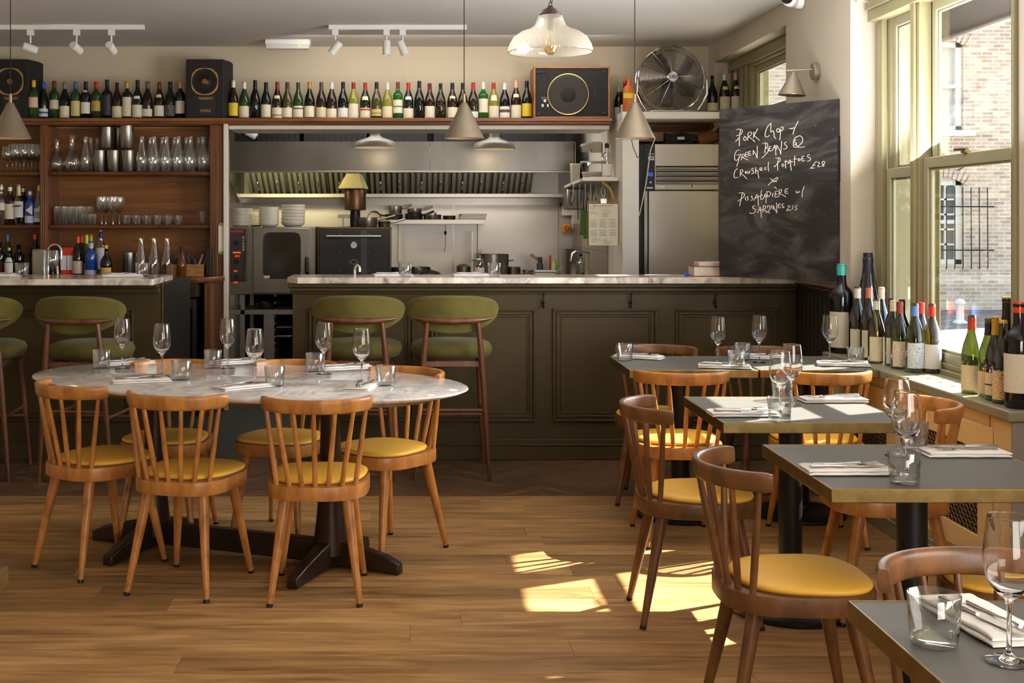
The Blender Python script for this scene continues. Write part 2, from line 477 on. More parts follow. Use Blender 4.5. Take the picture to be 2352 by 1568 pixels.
# ---------------------------------------------------------------- bay window (window_1)
def sash(par, x0, x1, ya, yb, za, zb, st=.05, rail_t=.05, rail_b=.07, glass=True):
    b = MB()
    b.box(x0, x1, ya, ya+st, za, zb).box(x0, x1, yb-st, yb, za, zb)
    b.box(x0, x1, ya+st, yb-st, za, za+rail_b).box(x0, x1, ya+st, yb-st, zb-rail_t, zb)
    # glazing bead
    xm = x0 + .012
    b.box(xm, xm+.012, ya+st, ya+st+.012, za+rail_b, zb-rail_t).box(xm, xm+.012, yb-st-.012, yb-st, za+rail_b, zb-rail_t)
    b.box(xm, xm+.012, ya+st, yb-st, za+rail_b, za+rail_b+.012).box(xm, xm+.012, ya+st, yb-st, zb-rail_t-.012, zb-rail_t)
    o = b.build('sash', M['sagelight'], par, bevel=.003)
    if glass:
        xg = (x0+x1)/2
        MB().box(xg-.002, xg+.002, ya+st, yb-st, za+rail_b, zb-rail_t).build('pane', M['glasspane'], o, sm=0)
    return o
win = bpy.data.objects.new('window_1', None); C.objects.link(win); struct(win)
f = MB()
# far casing with mouldings, mullion between side light and main sash, near jamb, head, bottom board
f.box(2.47, 2.62, 6.56, 6.68, .78, 2.6).box(2.455, 2.47, 6.60, 6.63, .78, 2.6).box(2.44, 2.47, 6.50, 6.56, .78, 2.6).box(2.47, 2.60, 6.46, 6.50, .78, 2.6)
f.box(2.42, 2.512, 5.975, 6.07, .78, 2.6).box(2.405, 2.42, 6.00, 6.045, .78, 2.6)
f.box(2.33, 2.60, 4.80, 4.87, .752, 2.6).box(2.318, 2.335, 4.815, 4.845, .752, 2.6)
f.box(2.40, 2.60, 4.87, 6.60, 2.5, 2.6).box(2.385, 2.40, 4.87, 6.60, 2.56, 2.6)
f.box(2.405, 2.60, 4.87, 6.60, .745, .775).box(2.425, 2.46, 4.87, 6.60, .775, .80)
for dx in (2.478, 2.508): f.box(dx, dx+.008, 5.955, 5.975, .8, 2.5).box(dx, dx+.008, 4.87, 4.89, .8, 2.5)
f.build('frame', M['sage'], win, bevel=.004)
sash(win, 2.440, 2.474, 4.872, 5.972, .778, 1.752, st=.05, rail_b=.068)
sash(win, 2.478, 2.508, 4.872, 5.972, 1.70, 2.5, st=.05, rail_b=.048)
sash(win, 2.450, 2.476, 6.07, 6.46, .778, 1.72, st=.045, rail_b=.068)
sash(win, 2.480, 2.508, 6.07, 6.46, 1.68, 2.5, st=.045, rail_b=.045)
lt = MB().box(2.43, 2.458, 5.50, 5.54, 1.752, 1.762).tube([(2.44, 5.50, 1.768), (2.44, 5.62, 1.772)], .008, 8)
lt.build('sash_fastener', M['brass'], win)
rb = MB().tube([(2.42, 4.85, 2.60), (2.42, 6.5, 2.60)], .035, 14)
tag(rb.build('roller_blind', M['whitep']), 'rolled up white blind at the head of the large sash window', 'blind')

# kitchen-side window (window_2)
w2 = bpy.data.objects.new('window_2', None); C.objects.link(w2); struct(w2)
f = MB()
f.box(2.47, 2.60, 7.90, 8.28, 1.25, 2.66).box(2.47, 2.60, 9.12, 9.72, 1.25, 2.66).box(2.47, 2.60, 8.28, 9.12, 2.58, 2.68).box(2.45, 2.6, 7.90, 9.72, 2.60, 2.68)
f.box(2.455, 2.47, 9.2, 9.24, 1.25, 2.6).box(2.455, 2.47, 9.34, 9.37, 1.25, 2.6).box(2.455, 2.47, 9.5, 9.53, 1.25, 2.6)
f.box(2.34, 2.60, 7.9, 9.72, 1.2, 1.28)
f.build('frame', M['sage'], w2, bevel=.004)
sash(w2, 2.50, 2.54, 8.28, 9.12, 2.20, 2.58, st=.05, rail_b=.05)
sash(w2, 2.47, 2.50, 8.28, 9.12, 1.28, 2.25, st=.05)

# ---------------------------------------------------------------- street outside
def brick(name, c1, c2, mortar, bwid, bhei, msize=.012, axis='XZ', offset=.5, rough=.9, noise_amt=.4):
    m, nt, p = newmat(name)
    tc = N(nt, 'ShaderNodeTexCoord'); sp = N(nt, 'ShaderNodeSeparateXYZ'); cb = N(nt, 'ShaderNodeCombineXYZ')
    L(nt, tc.outputs['Object'], sp.inputs[0])
    L(nt, sp.outputs[axis[0]], cb.inputs[0]); L(nt, sp.outputs[axis[1]], cb.inputs[1])
    br = N(nt, 'ShaderNodeTexBrick'); br.inputs['Scale'].default_value = 1
    br.inputs['Brick Width'].default_value = bwid; br.inputs['Row Height'].default_value = bhei
    br.inputs['Mortar Size'].default_value = msize; br.inputs['Color1'].default_value = lin(c1); br.inputs['Color2'].default_value = lin(c2); br.inputs['Mortar'].default_value = lin(mortar)
    br.offset = offset
    L(nt, cb.outputs[0], br.inputs['Vector'])
    nz = N(nt, 'ShaderNodeTexNoise'); nz.inputs['Scale'].default_value = 3.2/bwid*.3; nz.inputs['Detail'].default_value = 3
    L(nt, tc.outputs['Object'], nz.inputs['Vector'])
    mx = N(nt, 'ShaderNodeMixRGB', blend_type='OVERLAY'); mx.inputs[0].default_value = noise_amt
    L(nt, br.outputs[0], mx.inputs[1]); L(nt, nz.outputs[0], mx.inputs[2]); L(nt, mx.outputs[0], p.inputs['Base Color'])
    p.inputs['Roughness'].default_value = rough
    return m
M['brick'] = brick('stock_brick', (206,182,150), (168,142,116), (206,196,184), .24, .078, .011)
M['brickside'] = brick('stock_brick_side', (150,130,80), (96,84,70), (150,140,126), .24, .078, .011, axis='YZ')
M['cobble'] = brick('cobbles', (150,140,132), (110,102,98), (84,78,74), .26, .16, .02, axis='XY')
M['paving'] = mat('street_paving', (206,200,190), .9, noise=.2, nscale=30)
struct(MB().box(2.7, 40, -6, 17, -.5, -.42).box(2.7, 40, 17.3, 40, -.5, -.42).build('ground', M['paving'], sm=0))
struct(MB().box(2.7, 40, 17, 26, -.5, -.415).build('ground', M['cobble'], sm=0))
bld = thing('brick_building', 'pale stock brick building across the street beyond the window', 'building', (11, 26, -.42))
B0 = lambda bb, nm, mm, **kw: bb.build(nm, mm, bld, **kw)
fb = MB()
xs = [(-7, -.6), (.46, 8)]
for x0, x1 in xs: fb.box(x0, x1, 0, .4, 0, 12)
fb.box(-.6, .46, 0, .4, 0, .95).box(-.6, .46, 0, .4, 2.72, 3.74).box(-.6, .46, 0, .4, 5.6, 12)
B0(fb, 'facade', M['brick'], sm=0)
for zt in (2.72, 5.6):
    ar = MB()
    for k in range(14):
        a = R(58 + k*64/13.0); ar.box(-.035, .035, -.03, .02, 0, .30, M=T(-.07, 0, zt-1.0-.03) @ Matrix.Rotation(math.pi/2-a, 4, 'Y') @ Matrix.Translation((0, 0, 1.08)))
    B0(ar, 'brick_arch', M['brick'], sm=0)
for z0, z1, nx, nz_, blind in ((3.74, 5.6, 2, 2, True), (.95, 2.72, 4, 5, False)):
    w = MB(); x0, x1 = -.6, .46
    w.box(x0, x0+.12, .1, .2, z0, z1).box(x1-.12, x1, .1, .2, z0, z1).box(x0, x1, .1, .2, z0, z0+.1).box(x0, x1, .1, .2, z1-.12, z1)
    w.box(x0, x1, .08, .2, (z0+z1)/2-.04, (z0+z1)/2+.04)
    for i in range(1, nx): xx = x0+.12+(x1-x0-.24)*i/nx; w.box(xx-.02, xx+.02, .12, .18, z0, z1)
    if not blind:
        for i in range(1, nz_): zz = z0+.1+(z1-z0-.2)*i/nz_; w.box(x0, x1, .12, .18, zz-.02, zz+.02)
    wf = B0(w, 'window_frame', M['white'])
    MB().box(x0, x1, .2, .22, z0, z1).build('window_pane', mat('venetian_blind' if blind else 'dark_pane', (196,190,180) if blind else (120,112,104), .5, noise=.25, nscale=20, stretch=(.1,1,6)), wf, sm=0)
B0(MB().box(-.9, .66, -.12, .1, 3.62, 3.74), 'window_sill', M['white'])
gb = MB()
for i in range(9): xx = -.5 + i*.17; gb.tube([(xx, -.22, .86), (xx, -.24, .92), (xx, -.22, 2.55)], .012, 5)
for zz in (1.25, 2.15): gb.tube([(-.75, -.22, zz), (1.0, -.22, zz)], .014, 5)
B0(gb, 'window_guard', M['iron'])
B0(MB().tube([(.3, -.05, 2.9), (.7, -.05, 3.1), (1.15, -.05, 3.35), (1.6, -.05, 3.3), (2.6, -.05, 3.2)], .012, 5), 'cable', M['iron'])
tag(MB().lathe([(0,0),(.12,0),(.12,.03),(.07,.06),(.065,.32),(.09,.36),(.08,.42),(0,.45)], 14).build('bollard', M['white'], loc=(9.9, 22.6, -.415)), 'short white bollard standing on the cobbled street outside', 'bollard')
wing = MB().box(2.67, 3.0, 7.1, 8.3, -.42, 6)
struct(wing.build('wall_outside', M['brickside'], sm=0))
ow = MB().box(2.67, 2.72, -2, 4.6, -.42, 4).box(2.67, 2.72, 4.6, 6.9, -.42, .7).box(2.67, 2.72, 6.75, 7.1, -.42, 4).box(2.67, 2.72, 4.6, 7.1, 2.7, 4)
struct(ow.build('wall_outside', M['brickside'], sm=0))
aw = thing('awning', 'dark canvas awning sloping down outside the large window', 'awning', (2.72, 5.4, 2.93))
MB().add([(0,-2.2,.02),(0,1.4,.02),(.04,1.4,-.53),(.04,-2.2,-.53),(0,-2.2,.01),(0,1.4,.01),(.04,1.4,-.54),(.04,-2.2,-.54)],
         [(0,1,2,3),(7,6,5,4),(0,3,7,4),(1,5,6,2),(3,2,6,7)]).build('canopy', mat('awning_canvas', (70,62,62), .9, noise=.15, nscale=6), aw, sm=0)
MB().tube([(.04,-2.2,-.535),(.04,1.4,-.535)], .014, 8).build('valance', mat('awning_valance', (78,72,72), .9), aw, sm=0)

# ---------------------------------------------------------------- window sill, radiator cover, wainscot
sl = MB().prism([(2.185,4.58),(2.328,4.58),(2.328,4.802),(2.418,4.802),(2.418,6.675),(2.185,6.675)], .712, .752)
so_ = tag(sl.build('window_sill', M['sill'], bevel=.006), 'deep grey green sill board below the large sash window', 'sill')
for k in range(7):
    for xx in (2.28, 2.345): MB().lathe([(.0,0),(.011,0),(.011,.0008),(0,.0008)], 14, M=T(xx, 5.15+k*.125, .7518)).build('vent_hole', M['blackm'], so_, sm=0)
rc = thing('radiator_cover', 'cream painted radiator cover with lattice grilles under the window sill', 'radiator cover', (2.2, 5.6, 0))
bb = MB().box(.02, .125, -1.0, -.80, .02, .708).box(.02, .21, -.79, 1.07, .02, .708)
bb.build('body', M['cream'], rc, sm=0)
MB().box(.004, .125, -1.006, -1.0, .02, .708).build('end_panel', M['greypaint'], rc, sm=0)  # grey sheet paints shade onto the end of the cream cover
fp = MB()
for (ya, yb) in ((-.72, -.08), (.22, .86)):
    fp.box(.005, .02, ya-.13, ya, .13, .66).box(.005, .02, yb, yb+.13, .13, .66).box(.005, .02, ya, yb, .56, .66).box(.005, .02, ya, yb, .13, .22)
fp.build('door', M['cream'], rc, bevel=.002)
MB().box(.004, .02, -1.0, -.86, .02, .708).build('door_post', M['cream'], rc, bevel=.002)
MB().box(.006, .02, .05, .10, .13, .708).build('door_post', M['cream'], rc, bevel=.002)
for (ya, yb) in ((-.72, -.08), (.22, .86)):
    g_ = MB()
    st = .036; n_ = int((yb-ya+.34)/st)
    for k in range(n_+1):
        for sg in (1, -1):
            y0 = ya - .34 + k*st if sg > 0 else ya + k*st
            p0 = [y0, .22]; p1 = [y0 + sg*.34, .56]
            # clip the strip to the opening
            def cl(p, q):
                t0, t1 = 0.0, 1.0; dy = q[0]-p[0]
                for lim, s_ in ((ya, 1), (yb, -1)):
                    a = s_*(p[0]-lim); d_ = s_*dy
                    if d_ == 0: continue
                    t = -a/d_
                    if d_ > 0: t0 = max(t0, t)
                    else: t1 = min(t1, t)
                return t0, t1
            t0, t1 = cl(p0, p1)
            if t1 - t0 < .03: continue
            q0 = (p0[0]+(p1[0]-p0[0])*t0, .22+.34*t0); q1 = (p0[0]+(p1[0]-p0[0])*t1, .22+.34*t1)
            g_.tube([(.013 + (.002 if sg > 0 else 0), q0[0], q0[1]), (.013 + (.002 if sg > 0 else 0), q1[0], q1[1])], .0035, 4)
    gr = g_.build('grille', mat('lattice_bronze', (120,98,72), .45, .5), rc, sm=0)
    MB().box(.017, .0195, ya, yb, .22, .56).build('grille_backing', M['blackm'], rc, sm=0)
sk = MB().box(2.195, 2.205, 4.60, 6.67, 0, .10).box(2.19, 2.2, 4.60, 6.67, 0, .075)
struct(sk.build('baseboard_right', M['sill'], bevel=.003))
wn = MB()
y = 6.69
while y < 7.55:
    wn.box(2.327, 2.339, y+.002, y+.072, .1, 1.075); y += .075
wn.box(2.332, 2.34, 6.69, 7.57, .0, 1.075).box(2.318, 2.339, 6.69, 7.57, 0, .12)
struct(wn.build('trim_4', M['wains'], bevel=.0015))
struct(MB().box(2.30, 2.339, 6.682, 7.5, 1.07, 1.095).box(2.315, 2.339, 6.682, 7.5, 1.05, 1.07).build('trim_5', M['walnut'], bevel=.008, seg=3))
struct(MB().box(2.34, 2.46, 6.66, 6.682, .0, 1.0).build('trim_6', M['wains'], sm=0))

# ---------------------------------------------------------------- bar counters
bar = thing('bar_counter', 'long green panelled bar with marble top in front of the kitchen', 'bar counter', (0.8, 7.58, 0))
def bp(b, nm, mm, **kw): return b.build(nm, mm, bar, loc=(-.8, -7.58, 0), **kw)
bp(MB().prism([(-.735,7.58),(2.325,7.58),(2.325,7.9),(-.735,7.9)], .02, 1.07), 'body', M['panel'], sm=0)
mt = MB().prism([(-.77,7.60),(-.70,7.515),(2.30,7.515),(2.30,7.95),(-.77,7.95)], 1.07, 1.108)
bp(mt, 'marble_top', M['marble_bar'], bevel=.005)
cr = MB().box(-.76, 2.325, 7.545, 7.58, 1.045, 1.07).box(-.75, 2.325, 7.56, 7.58, 1.02, 1.045).box(-.745, 2.325, 7.57, 7.58, 1.005, 1.02)
bp(cr, 'cornice', M['panel'], bevel=.006)
sk = MB().box(-.742, 2.325, 7.562, 7.58, 0, .095).box(-.742, 2.325, 7.568, 7.58, .095, .125).box(-.742, 2.325, 7.556, 7.58, .088, .098)
bp(sk, 'skirting', M['panel'], bevel=.004)
def pmould(x0, x1, z0, z1, yf=7.58):
    b = MB()
    for d, w, h in ((0, .014, .016), (.022, .016, .008), (.048, .006, .005)):
        a0, a1, c0, c1 = x0+d, x1-d, z0+d, z1-d
        b.box(a0, a1, yf-h, yf+.001, c0, c0+w).box(a0, a1, yf-h, yf+.001, c1-w, c1).box(a0, a0+w, yf-h, yf+.001, c0+w, c1-w).box(a1-w, a1, yf-h, yf+.001, c0+w, c1-w)
    return b
for x0, x1 in ((-.635, .003), (.106, .741), (.844, 1.479), (1.59, 2.225)):
    bp(pmould(x0, x1, .233, .918), 'panel_moulding', M['panel'], bevel=.003)
for px_ in (1248, 1449, 1643):
    x = (px_-VX)*7.56/F_PX
    h = MB().lathe([(0,-.004),(.010,-.004),(.012,.0),(.010,.004),(0,.004)], 12, M=T(x, 7.572, .955, rx=R(90)))
    h.tube([(x, 7.568, .955), (x, 7.555, .95), (x, 7.545, .962), (x, 7.548, .985), (x+.004, 7.545, 1.015)], [.004,.005,.005,.004,.005], 8)
    h.tube([(x, 7.568, .953), (x, 7.556, .93), (x, 7.545, .925), (x, 7.537, .937)], [.004,.005,.005,.006], 8)
    bp(h, 'coat_hook', M['iron'])
lb = thing('bar_counter', 'dark green panelled bar with marble top by the wooden shelves', 'bar counter', (-2.6, 7.58, 0))
def lp(b, nm, mm, **kw): return b.build(nm, mm, lb, loc=(2.6, -7.58, 0), **kw)
lp(MB().box(-3.58, -1.535, 7.58, 8.5, .02, 1.07), 'body', M['panel'], sm=0)
lp(MB().prism([(-3.58,7.30),(-1.525,7.30),(-1.53,7.93),(-3.58,7.93)], 1.072, 1.108), 'marble_top', M['marble_bar'], bevel=.005)
lp(MB().prism([(-1.535,7.582),(-1.522,7.582),(-1.522,8.5),(-1.535,8.5)], .0, 1.07), 'end_panel', mat('dark_steel_panel', (70,62,58), .3, .7, noise=.3, nscale=5), bevel=.003)
lp(MB().box(-1.530, -1.520, 7.577, 7.584, 0, 1.07), 'edge_strip', M['brass'], sm=0)
lp(MB().box(-3.58, -1.54, 7.50, 7.58, 1.045, 1.072).box(-3.58, -1.54, 7.55, 7.58, 1.01, 1.045), 'cornice', M['panel'], bevel=.006)
lp(MB().box(-3.58, -1.54, 7.56, 7.58, 0, .11), 'skirting', M['panel'], bevel=.004)
for x0, x1 in ((-3.45, -2.72), (-2.58, -1.70)):
    lp(pmould(x0, x1, .233, .918), 'panel_moulding', M['panel'], bevel=.003)

# ---------------------------------------------------------------- back bar shelving
bs = thing('bar_shelving', 'tall mahogany back bar shelving with bottles and glasses', 'shelving', (-2.5, 9.6, 0))
def sp_(b, nm, mm, **kw): return b.build(nm, mm, bs, loc=(2.5, -9.6, 0), **kw)
sp_(MB().box(-3.58, -1.47, 9.87, 9.895, 1.0, 2.18), 'back_panel', M['panelwood'], sm=0)
for x0, x1 in ((-2.862, -2.806), (-1.56, -1.512)):
    pp = MB().box(x0, x1, 9.55, 9.87, 1.03, 2.18)
    for dx in (.008, .024, .040): pp.box(x0+dx, x0+dx+.007, 9.544, 9.55, 1.03, 2.18)
    sp_(pp, 'post', M['postwood'], bevel=.002)
sp_(MB().box(-1.512, -1.454, 9.56, 9.88, 0, 2.18).box(-1.512, -1.504, 9.548, 9.56, 0, 2.18).box(-1.56, -1.512, 9.30, 9.87, 0, 1.0), 'pilaster', M['postwood'], bevel=.002)
for z in (1.827, 1.418):
    for x0, x1 in ((-3.58, -2.862), (-2.806, -1.56)):
        sp_(MB().box(x0, x1, 9.575, 9.87, z-.032, z), 'shelf', M['shelfwood'], bevel=.012, seg=3)
ct = MB().prism([(-3.58,9.22),(-1.60,9.22),(-1.50,9.30),(-1.44,9.42),(-1.44,9.55),(-1.56,9.55),(-1.56,9.87),(-3.58,9.87)], .985, 1.03)
sp_(ct, 'worktop', M['shelfwood'], bevel=.015, seg=3)
sp_(MB().box(-3.58, -1.87, 9.26, 9.86, .02, .983).box(-1.87, -1.60, 9.26, 9.86, .885, .983), 'base_cabinet', M['panel'], sm=0)
vt = MB()
for k in range(6): vt.box(-1.83, -1.62, 9.253, 9.262, .90+k*.010, .905+k*.010)
sp_(vt, 'vent', M['black'], sm=0)
# ledge running over shelving and kitchen opening
lg = MB().box(-3.58, 1.515, 9.50, 9.89, 2.205, 2.232).box(-3.58, 1.507, 9.515, 9.89, 2.188, 2.205).box(-3.58, 1.50, 9.535, 9.56, 2.18, 2.19)
M['ledge'] = wood('ledge_wood', (92,52,24), (152,94,50), .35, (.6, 8, 8), 3, coat=.3)
tag(lg.build('ledge_shelf', M['ledge'], bevel=.006, seg=3), 'long brown wooden ledge carrying the row of wine bottles', 'shelf')
wf = thing('wine_fridge', 'black under counter wine fridge at the end of the shelving', 'fridge', (-1.72, 9.26, 0))
MB().box(-.13, .105, 0, .5, .03, .87).build('body', M['black'], wf, sm=0)
MB().box(-.13, .105, -.03, 0, .08, .86).build('door', M['black'], wf, bevel=.004)
MB().box(-.09, .08, -.033, -.03, .12, .80).build('door_glass', mat('dark_glass', (10,12,12), .08), wf, sm=0)
MB().box(-.07, -.02, -.036, -.033, .62, .66).build('display', mat('fridge_display', (150,150,150), .4), wf, sm=0)
MB().box(-.11, .0, -.037, -.034, .2, .34).build('stored_bottle', mat('dim_green', (40,60,54), .4), wf, sm=0)

# box shelf and column around the upright fridge
bx = thing('fridge_housing', 'white painted column and shelf boxing in the upright steel fridge', 'cabinet', (1.9, 9.4, 0))
def xp(b, nm, mm, **kw): return b.build(nm, mm, bx, loc=(-1.9, -9.4, 0), **kw)
xp(MB().box(1.557, 1.680, 9.3, 9.89, 0, 2.21), 'column', M['white'], bevel=.003)
xp(MB().box(1.557, 2.335, 9.3, 9.89, 2.21, 2.262), 'top_shelf', M['white'], bevel=.003)
xp(MB().box(1.682, 2.335, 9.6, 9.89, 2.06, 2.13).box(1.682, 2.335, 9.86, 9.89, 0, 2.2), 'batten', M['panelwood'], sm=0)
# ---------------------------------------------------------------- spindle-back chair
def rrect_ring(c, u, v, hw, hh, r=.45, seg=12):
    """rounded-rectangle cross section around c, half sizes hw along u, hh along v"""
    out = []
    for k in range(seg):
        t = 2*math.pi*(k+.5)/seg; cc, ss = math.cos(t), math.sin(t); n = 3.6
        out.append(c + u*(hw*math.copysign(abs(cc)**(2/n), cc)) + v*(hh*math.copysign(abs(ss)**(2/n), ss)))
    return out
def make_chair(name, label, wm):
    t = thing(name, label, 'chair')
    SA, SB = .198, .212
    # bent-ply seat ring
    o1 = superell(SA, SB, 2.9, 48, taper=.03); i1 = superell(SA-.02, SB-.02, 2.9, 48, taper=.03)
    b = MB()
    rings = []
    for sc_, z in ((.96, .393), (.995, .395), (1.0, .399), (1.0, .443), (.995, .447), (.90, .448)):
        rings.append([(x*sc_, y*sc_, z) for x, y in o1])
    b.rings(rings)
    b.build('seat_frame', wm, t, sm=50)
    b = MB(); rings = []
    for sc_, z in ((.97, .4485), (.985, .452), (1.0, .458), (.985, .4635), (.93, .468), (.80, .472), (.5, .4755), (.2, .4765)):
        rings.append([(x*sc_, y*sc_*1.0+.018, z) for x, y in superell(.187, .187, 2.7, 48, taper=.10)])
    b.rings(rings).build('seat_cushion', M['vinyl'], t, sm=80)
    b = MB(); b.rings([[(x*1.003, y*1.003+.018, z) for x, y in superell(.189, .189, 2.7, 48, taper=.10)] for z in (.447, .451)])
    b.build('cushion_piping', M['vinylp'], t)
    # legs
    for sx in (-1, 1):
        for sy, ty, by in ((1, .125, .205), (-1, -.135, -.215)):
            top = Vector((sx*.118, ty, .400)); bot = Vector((sx*.170, by, 0))
            pts = [top, top.lerp(bot, .12), top.lerp(bot, .5), top.lerp(bot, .97)]
            lg_ = MB().tube(pts, [.0215, .0215, .0175, .0115], 14).build('leg', wm, t, sm=60)
            MB().tube([top.lerp(bot, .968), bot], [.0125, .0118], 12).build('foot_glide', M['black'], lg_)
    # crest rail
    def rail(tt):
        th = tt*R(78); x = .205*math.sin(th)/math.sin(R(78)); y = -.262 + .150*(1-math.cos(th))/(1-math.cos(R(78)))
        return Vector((x, y, 0))
    rings = []
    n = 26
    for i in range(n+1):
        tt = -1 + 2*i/n
        p = rail(tt); tg = (rail(min(tt+.01, 1.001)) - rail(max(tt-.01, -1.001))).normalized()
        nrm = Vector((-tg.y, tg.x, 0))
        e = abs(tt)
        k = 1.0 if e < .96 else (1 - ((e-.96)/.04)**2*.16)
        hh = .0275*k; hw = (.0115 + .002*e)*(.85 if e > .98 else 1)
        zc = .7565
        up = Vector((0, 0, 1)) - nrm*.12*(1 if nrm.y > 0 else -1)
        rings.append(rrect_ring(p+Vector((0, 0, zc)), nrm, up.normalized(), hw, hh, seg=16))
    MB().rings(rings).build('crest_rail', wm, t, sm=45)
    # spindles
    for i in range(7):
        q = (i-3)/3
        bx_ = .150*q; by_ = -.195 + .045*abs(q)**2.2
        tt = q*.86; tp = rail(tt)
        a = Vector((bx_, by_, .444)); c = Vector((tp.x*.985, tp.y+.002, .735))
        mid = a.lerp(c, .45)
        MB().tube([a, a.lerp(c, .2), mid, a.lerp(c, .8), c], [.0095, .0102, .0105, .0088, .0078], 10, M=None).build('spindle', wm, t, sm=60)
    return t
def heading(dx, dy): return math.atan2(-dx, dy)     # rotation that turns local +Y to (dx, dy)
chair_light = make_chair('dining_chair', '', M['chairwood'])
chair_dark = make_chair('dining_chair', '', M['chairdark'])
first = {'l': True, 'd': True}
def chair(x, y, dx, dy, kind, label, group):
    src = chair_light if kind == 'l' else chair_dark
    if first[kind]:
        first[kind] = False; o = src; o.location = (x, y, 0); o.rotation_euler = (0, 0, heading(dx, dy)); o['label'] = label; o['group'] = group
        return o
    return dup(src, (x, y, 0), heading(dx, dy), label, group)
gl = 'spindle back chairs around the oval marble table'
chairs = [
 (-1.321, 5.275, .285, .323, 'l', 'spindle back chair at the left end of the near side of the oval table', gl),
 (-.890, 4.995, .122, .417, 'l', 'spindle back chair, middle of the near side of the oval table', gl),
 (-.372, 4.905, 0, 1, 'l', 'spindle back chair at the oval table, nearest the sunlit floor patches', gl),
 (-1.135, 5.775, -.04, -.42, 'l', 'spindle back chair on the far side of the oval table before the left bar', gl),
 (-.600, 5.77, -.15, -.42, 'l', 'spindle back chair, middle of the far side of the oval table', gl),
 (-.125, 5.50, -.60, -.66, 'l', 'spindle back chair at the oval table end below the two velvet stools', gl)]
gr_ = 'spindle back chairs around the square brass edged tables'
chairs += [
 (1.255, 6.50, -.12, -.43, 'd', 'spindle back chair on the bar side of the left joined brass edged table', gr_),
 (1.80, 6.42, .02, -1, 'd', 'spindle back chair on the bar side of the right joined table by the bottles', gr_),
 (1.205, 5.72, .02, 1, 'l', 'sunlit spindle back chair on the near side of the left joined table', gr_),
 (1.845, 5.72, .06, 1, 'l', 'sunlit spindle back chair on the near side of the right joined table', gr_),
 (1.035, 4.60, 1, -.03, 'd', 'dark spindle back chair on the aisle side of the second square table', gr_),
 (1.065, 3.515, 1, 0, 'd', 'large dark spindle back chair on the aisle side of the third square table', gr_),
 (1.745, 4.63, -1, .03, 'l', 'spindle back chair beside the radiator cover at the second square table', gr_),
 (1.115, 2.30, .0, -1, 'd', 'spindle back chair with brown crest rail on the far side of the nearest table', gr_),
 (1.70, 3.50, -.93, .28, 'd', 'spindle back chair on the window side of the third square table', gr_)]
for c_ in chairs: chair(*c_)

# ---------------------------------------------------------------- bar stools
def make_stool():
    t = thing('bar_stool', '', 'bar stool')
    b = MB(); rings = []
    for sc_, z in ((.80, .668), (.93, .678), (1.0, .705), (1.0, .725), (.95, .748), (.80, .763), (.5, .770), (.2, .772)):
        rings.append([(x*sc_, y*sc_+.01, z) for x, y in superell(.235, .215, 2.5, 44)])
    b.rings(rings).build('seat', M['velvet'], t, sm=80)
    # curved upholstered back, facing +Y (sitter), seen from behind
    def bk(u, v, off):     # u -1..1 across, v -1..1 up
        th = u*R(58); rad = .30
        wv = 1 - .42*max(0, -v)**1.9
        x = rad*math.sin(th*wv)*1.0; y = -.245 + (.30 - rad*math.cos(th*wv))*.75
        nrm = Vector((-math.sin(th), math.cos(th), 0))
        z = .925 + v*.108 - (u*u)*.012*(1 if v > 0 else -2.5)
        return Vector((x, y, z)) + nrm*off
    rings = []
    seg = 36
    for off, k in ((-.022, .80), (-.026, .93), (-.016, .99), (.004, 1.0), (.022, .97), (.030, .85)):
        r_ = []
        for x, y in superell(1, 1, 3.6, seg): r_.append(bk(x*k, y*k, off))
        rings.append(r_)
    bo = MB()
    bo.rings(rings, cap=False)
    # close both faces with inner rings so that they follow the curve
    for off, k0, flip in ((-.022, .80, True), (.030, .85, False)):
        fr_ = []
        for k in (k0, k0*.66, k0*.33, .001):
            fr_.append([bk(x*k, y*k, off + (.004*(1-k/k0) if not flip else -.003*(1-k/k0))) for x, y in superell(1, 1, 3.6, seg)])
        bo.rings(fr_, cap=False)
    bo.build('backrest', M['velvet'], t, sm=80)
    # curved wooden bar behind the back
    pts = []; rr = []
    for i in range(15):
        u = -1 + 2*i/14; th = u*R(44)
        pts.append((.31*math.sin(th), -.285 + (.31-.31*math.cos(th))*.62 , .893 + .012*u*u)); rr.append(.0165*(1-.55*abs(u)**3))
    MB().tube(pts, rr, 10).build('back_bar', M['walnut'], t, sm=60)
    for sx in (-1, 1):
        MB().tube([(sx*.142, -.272, .885), (sx*.160, -.262, .70), (sx*.185, -.25, .35), (sx*.208, -.242, 0)], [.013, .0175, .015, .011], 10).build('leg', M['walnut'], t, sm=60)
        MB().tube([(sx*.165, .17, .675), (sx*.18, .21, .35), (sx*.20, .265, 0)], [.017, .015, .011], 10).build('leg', M['walnut'], t, sm=60)
        MB().tube([(sx*.184, -.25, .36), (sx*.181, .21, .36)], .009, 8).build('stretcher', M['walnut'], t)
    MB().tube([(-.184, -.25, .395), (.184, -.25, .395)], .009, 8).build('stretcher', M['walnut'], t)
    MB().tube([(-.185, .212, .30), (.185, .212, .30)], .011, 8).build('footrest', M['walnut'], t)
    MB().box(-.16, .16, -.255, -.235, .635, .668).box(-.16, .16, .15, .17, .635, .668).box(-.175, -.155, -.25, .17, .635, .668).box(.155, .175, -.25, .17, .635, .668).build('seat_frame', M['walnut'], t, bevel=.004)
    return t
st = make_stool(); gs = 'olive velvet bar stools along the counters'
at(st, (.217, 7.205, 0), 0, 'olive velvet bar stool in front of the long bar, nearer the coat hooks'); st['group'] = gs
dup(st, (-.302, 7.205, 0), R(-3), 'olive velvet bar stool in front of the long bar, next to the kitchen gap', gs)
dup(st, (-1.845, 7.14, 0), R(-7), 'olive velvet bar stool at the dark left bar behind the oval table', gs)
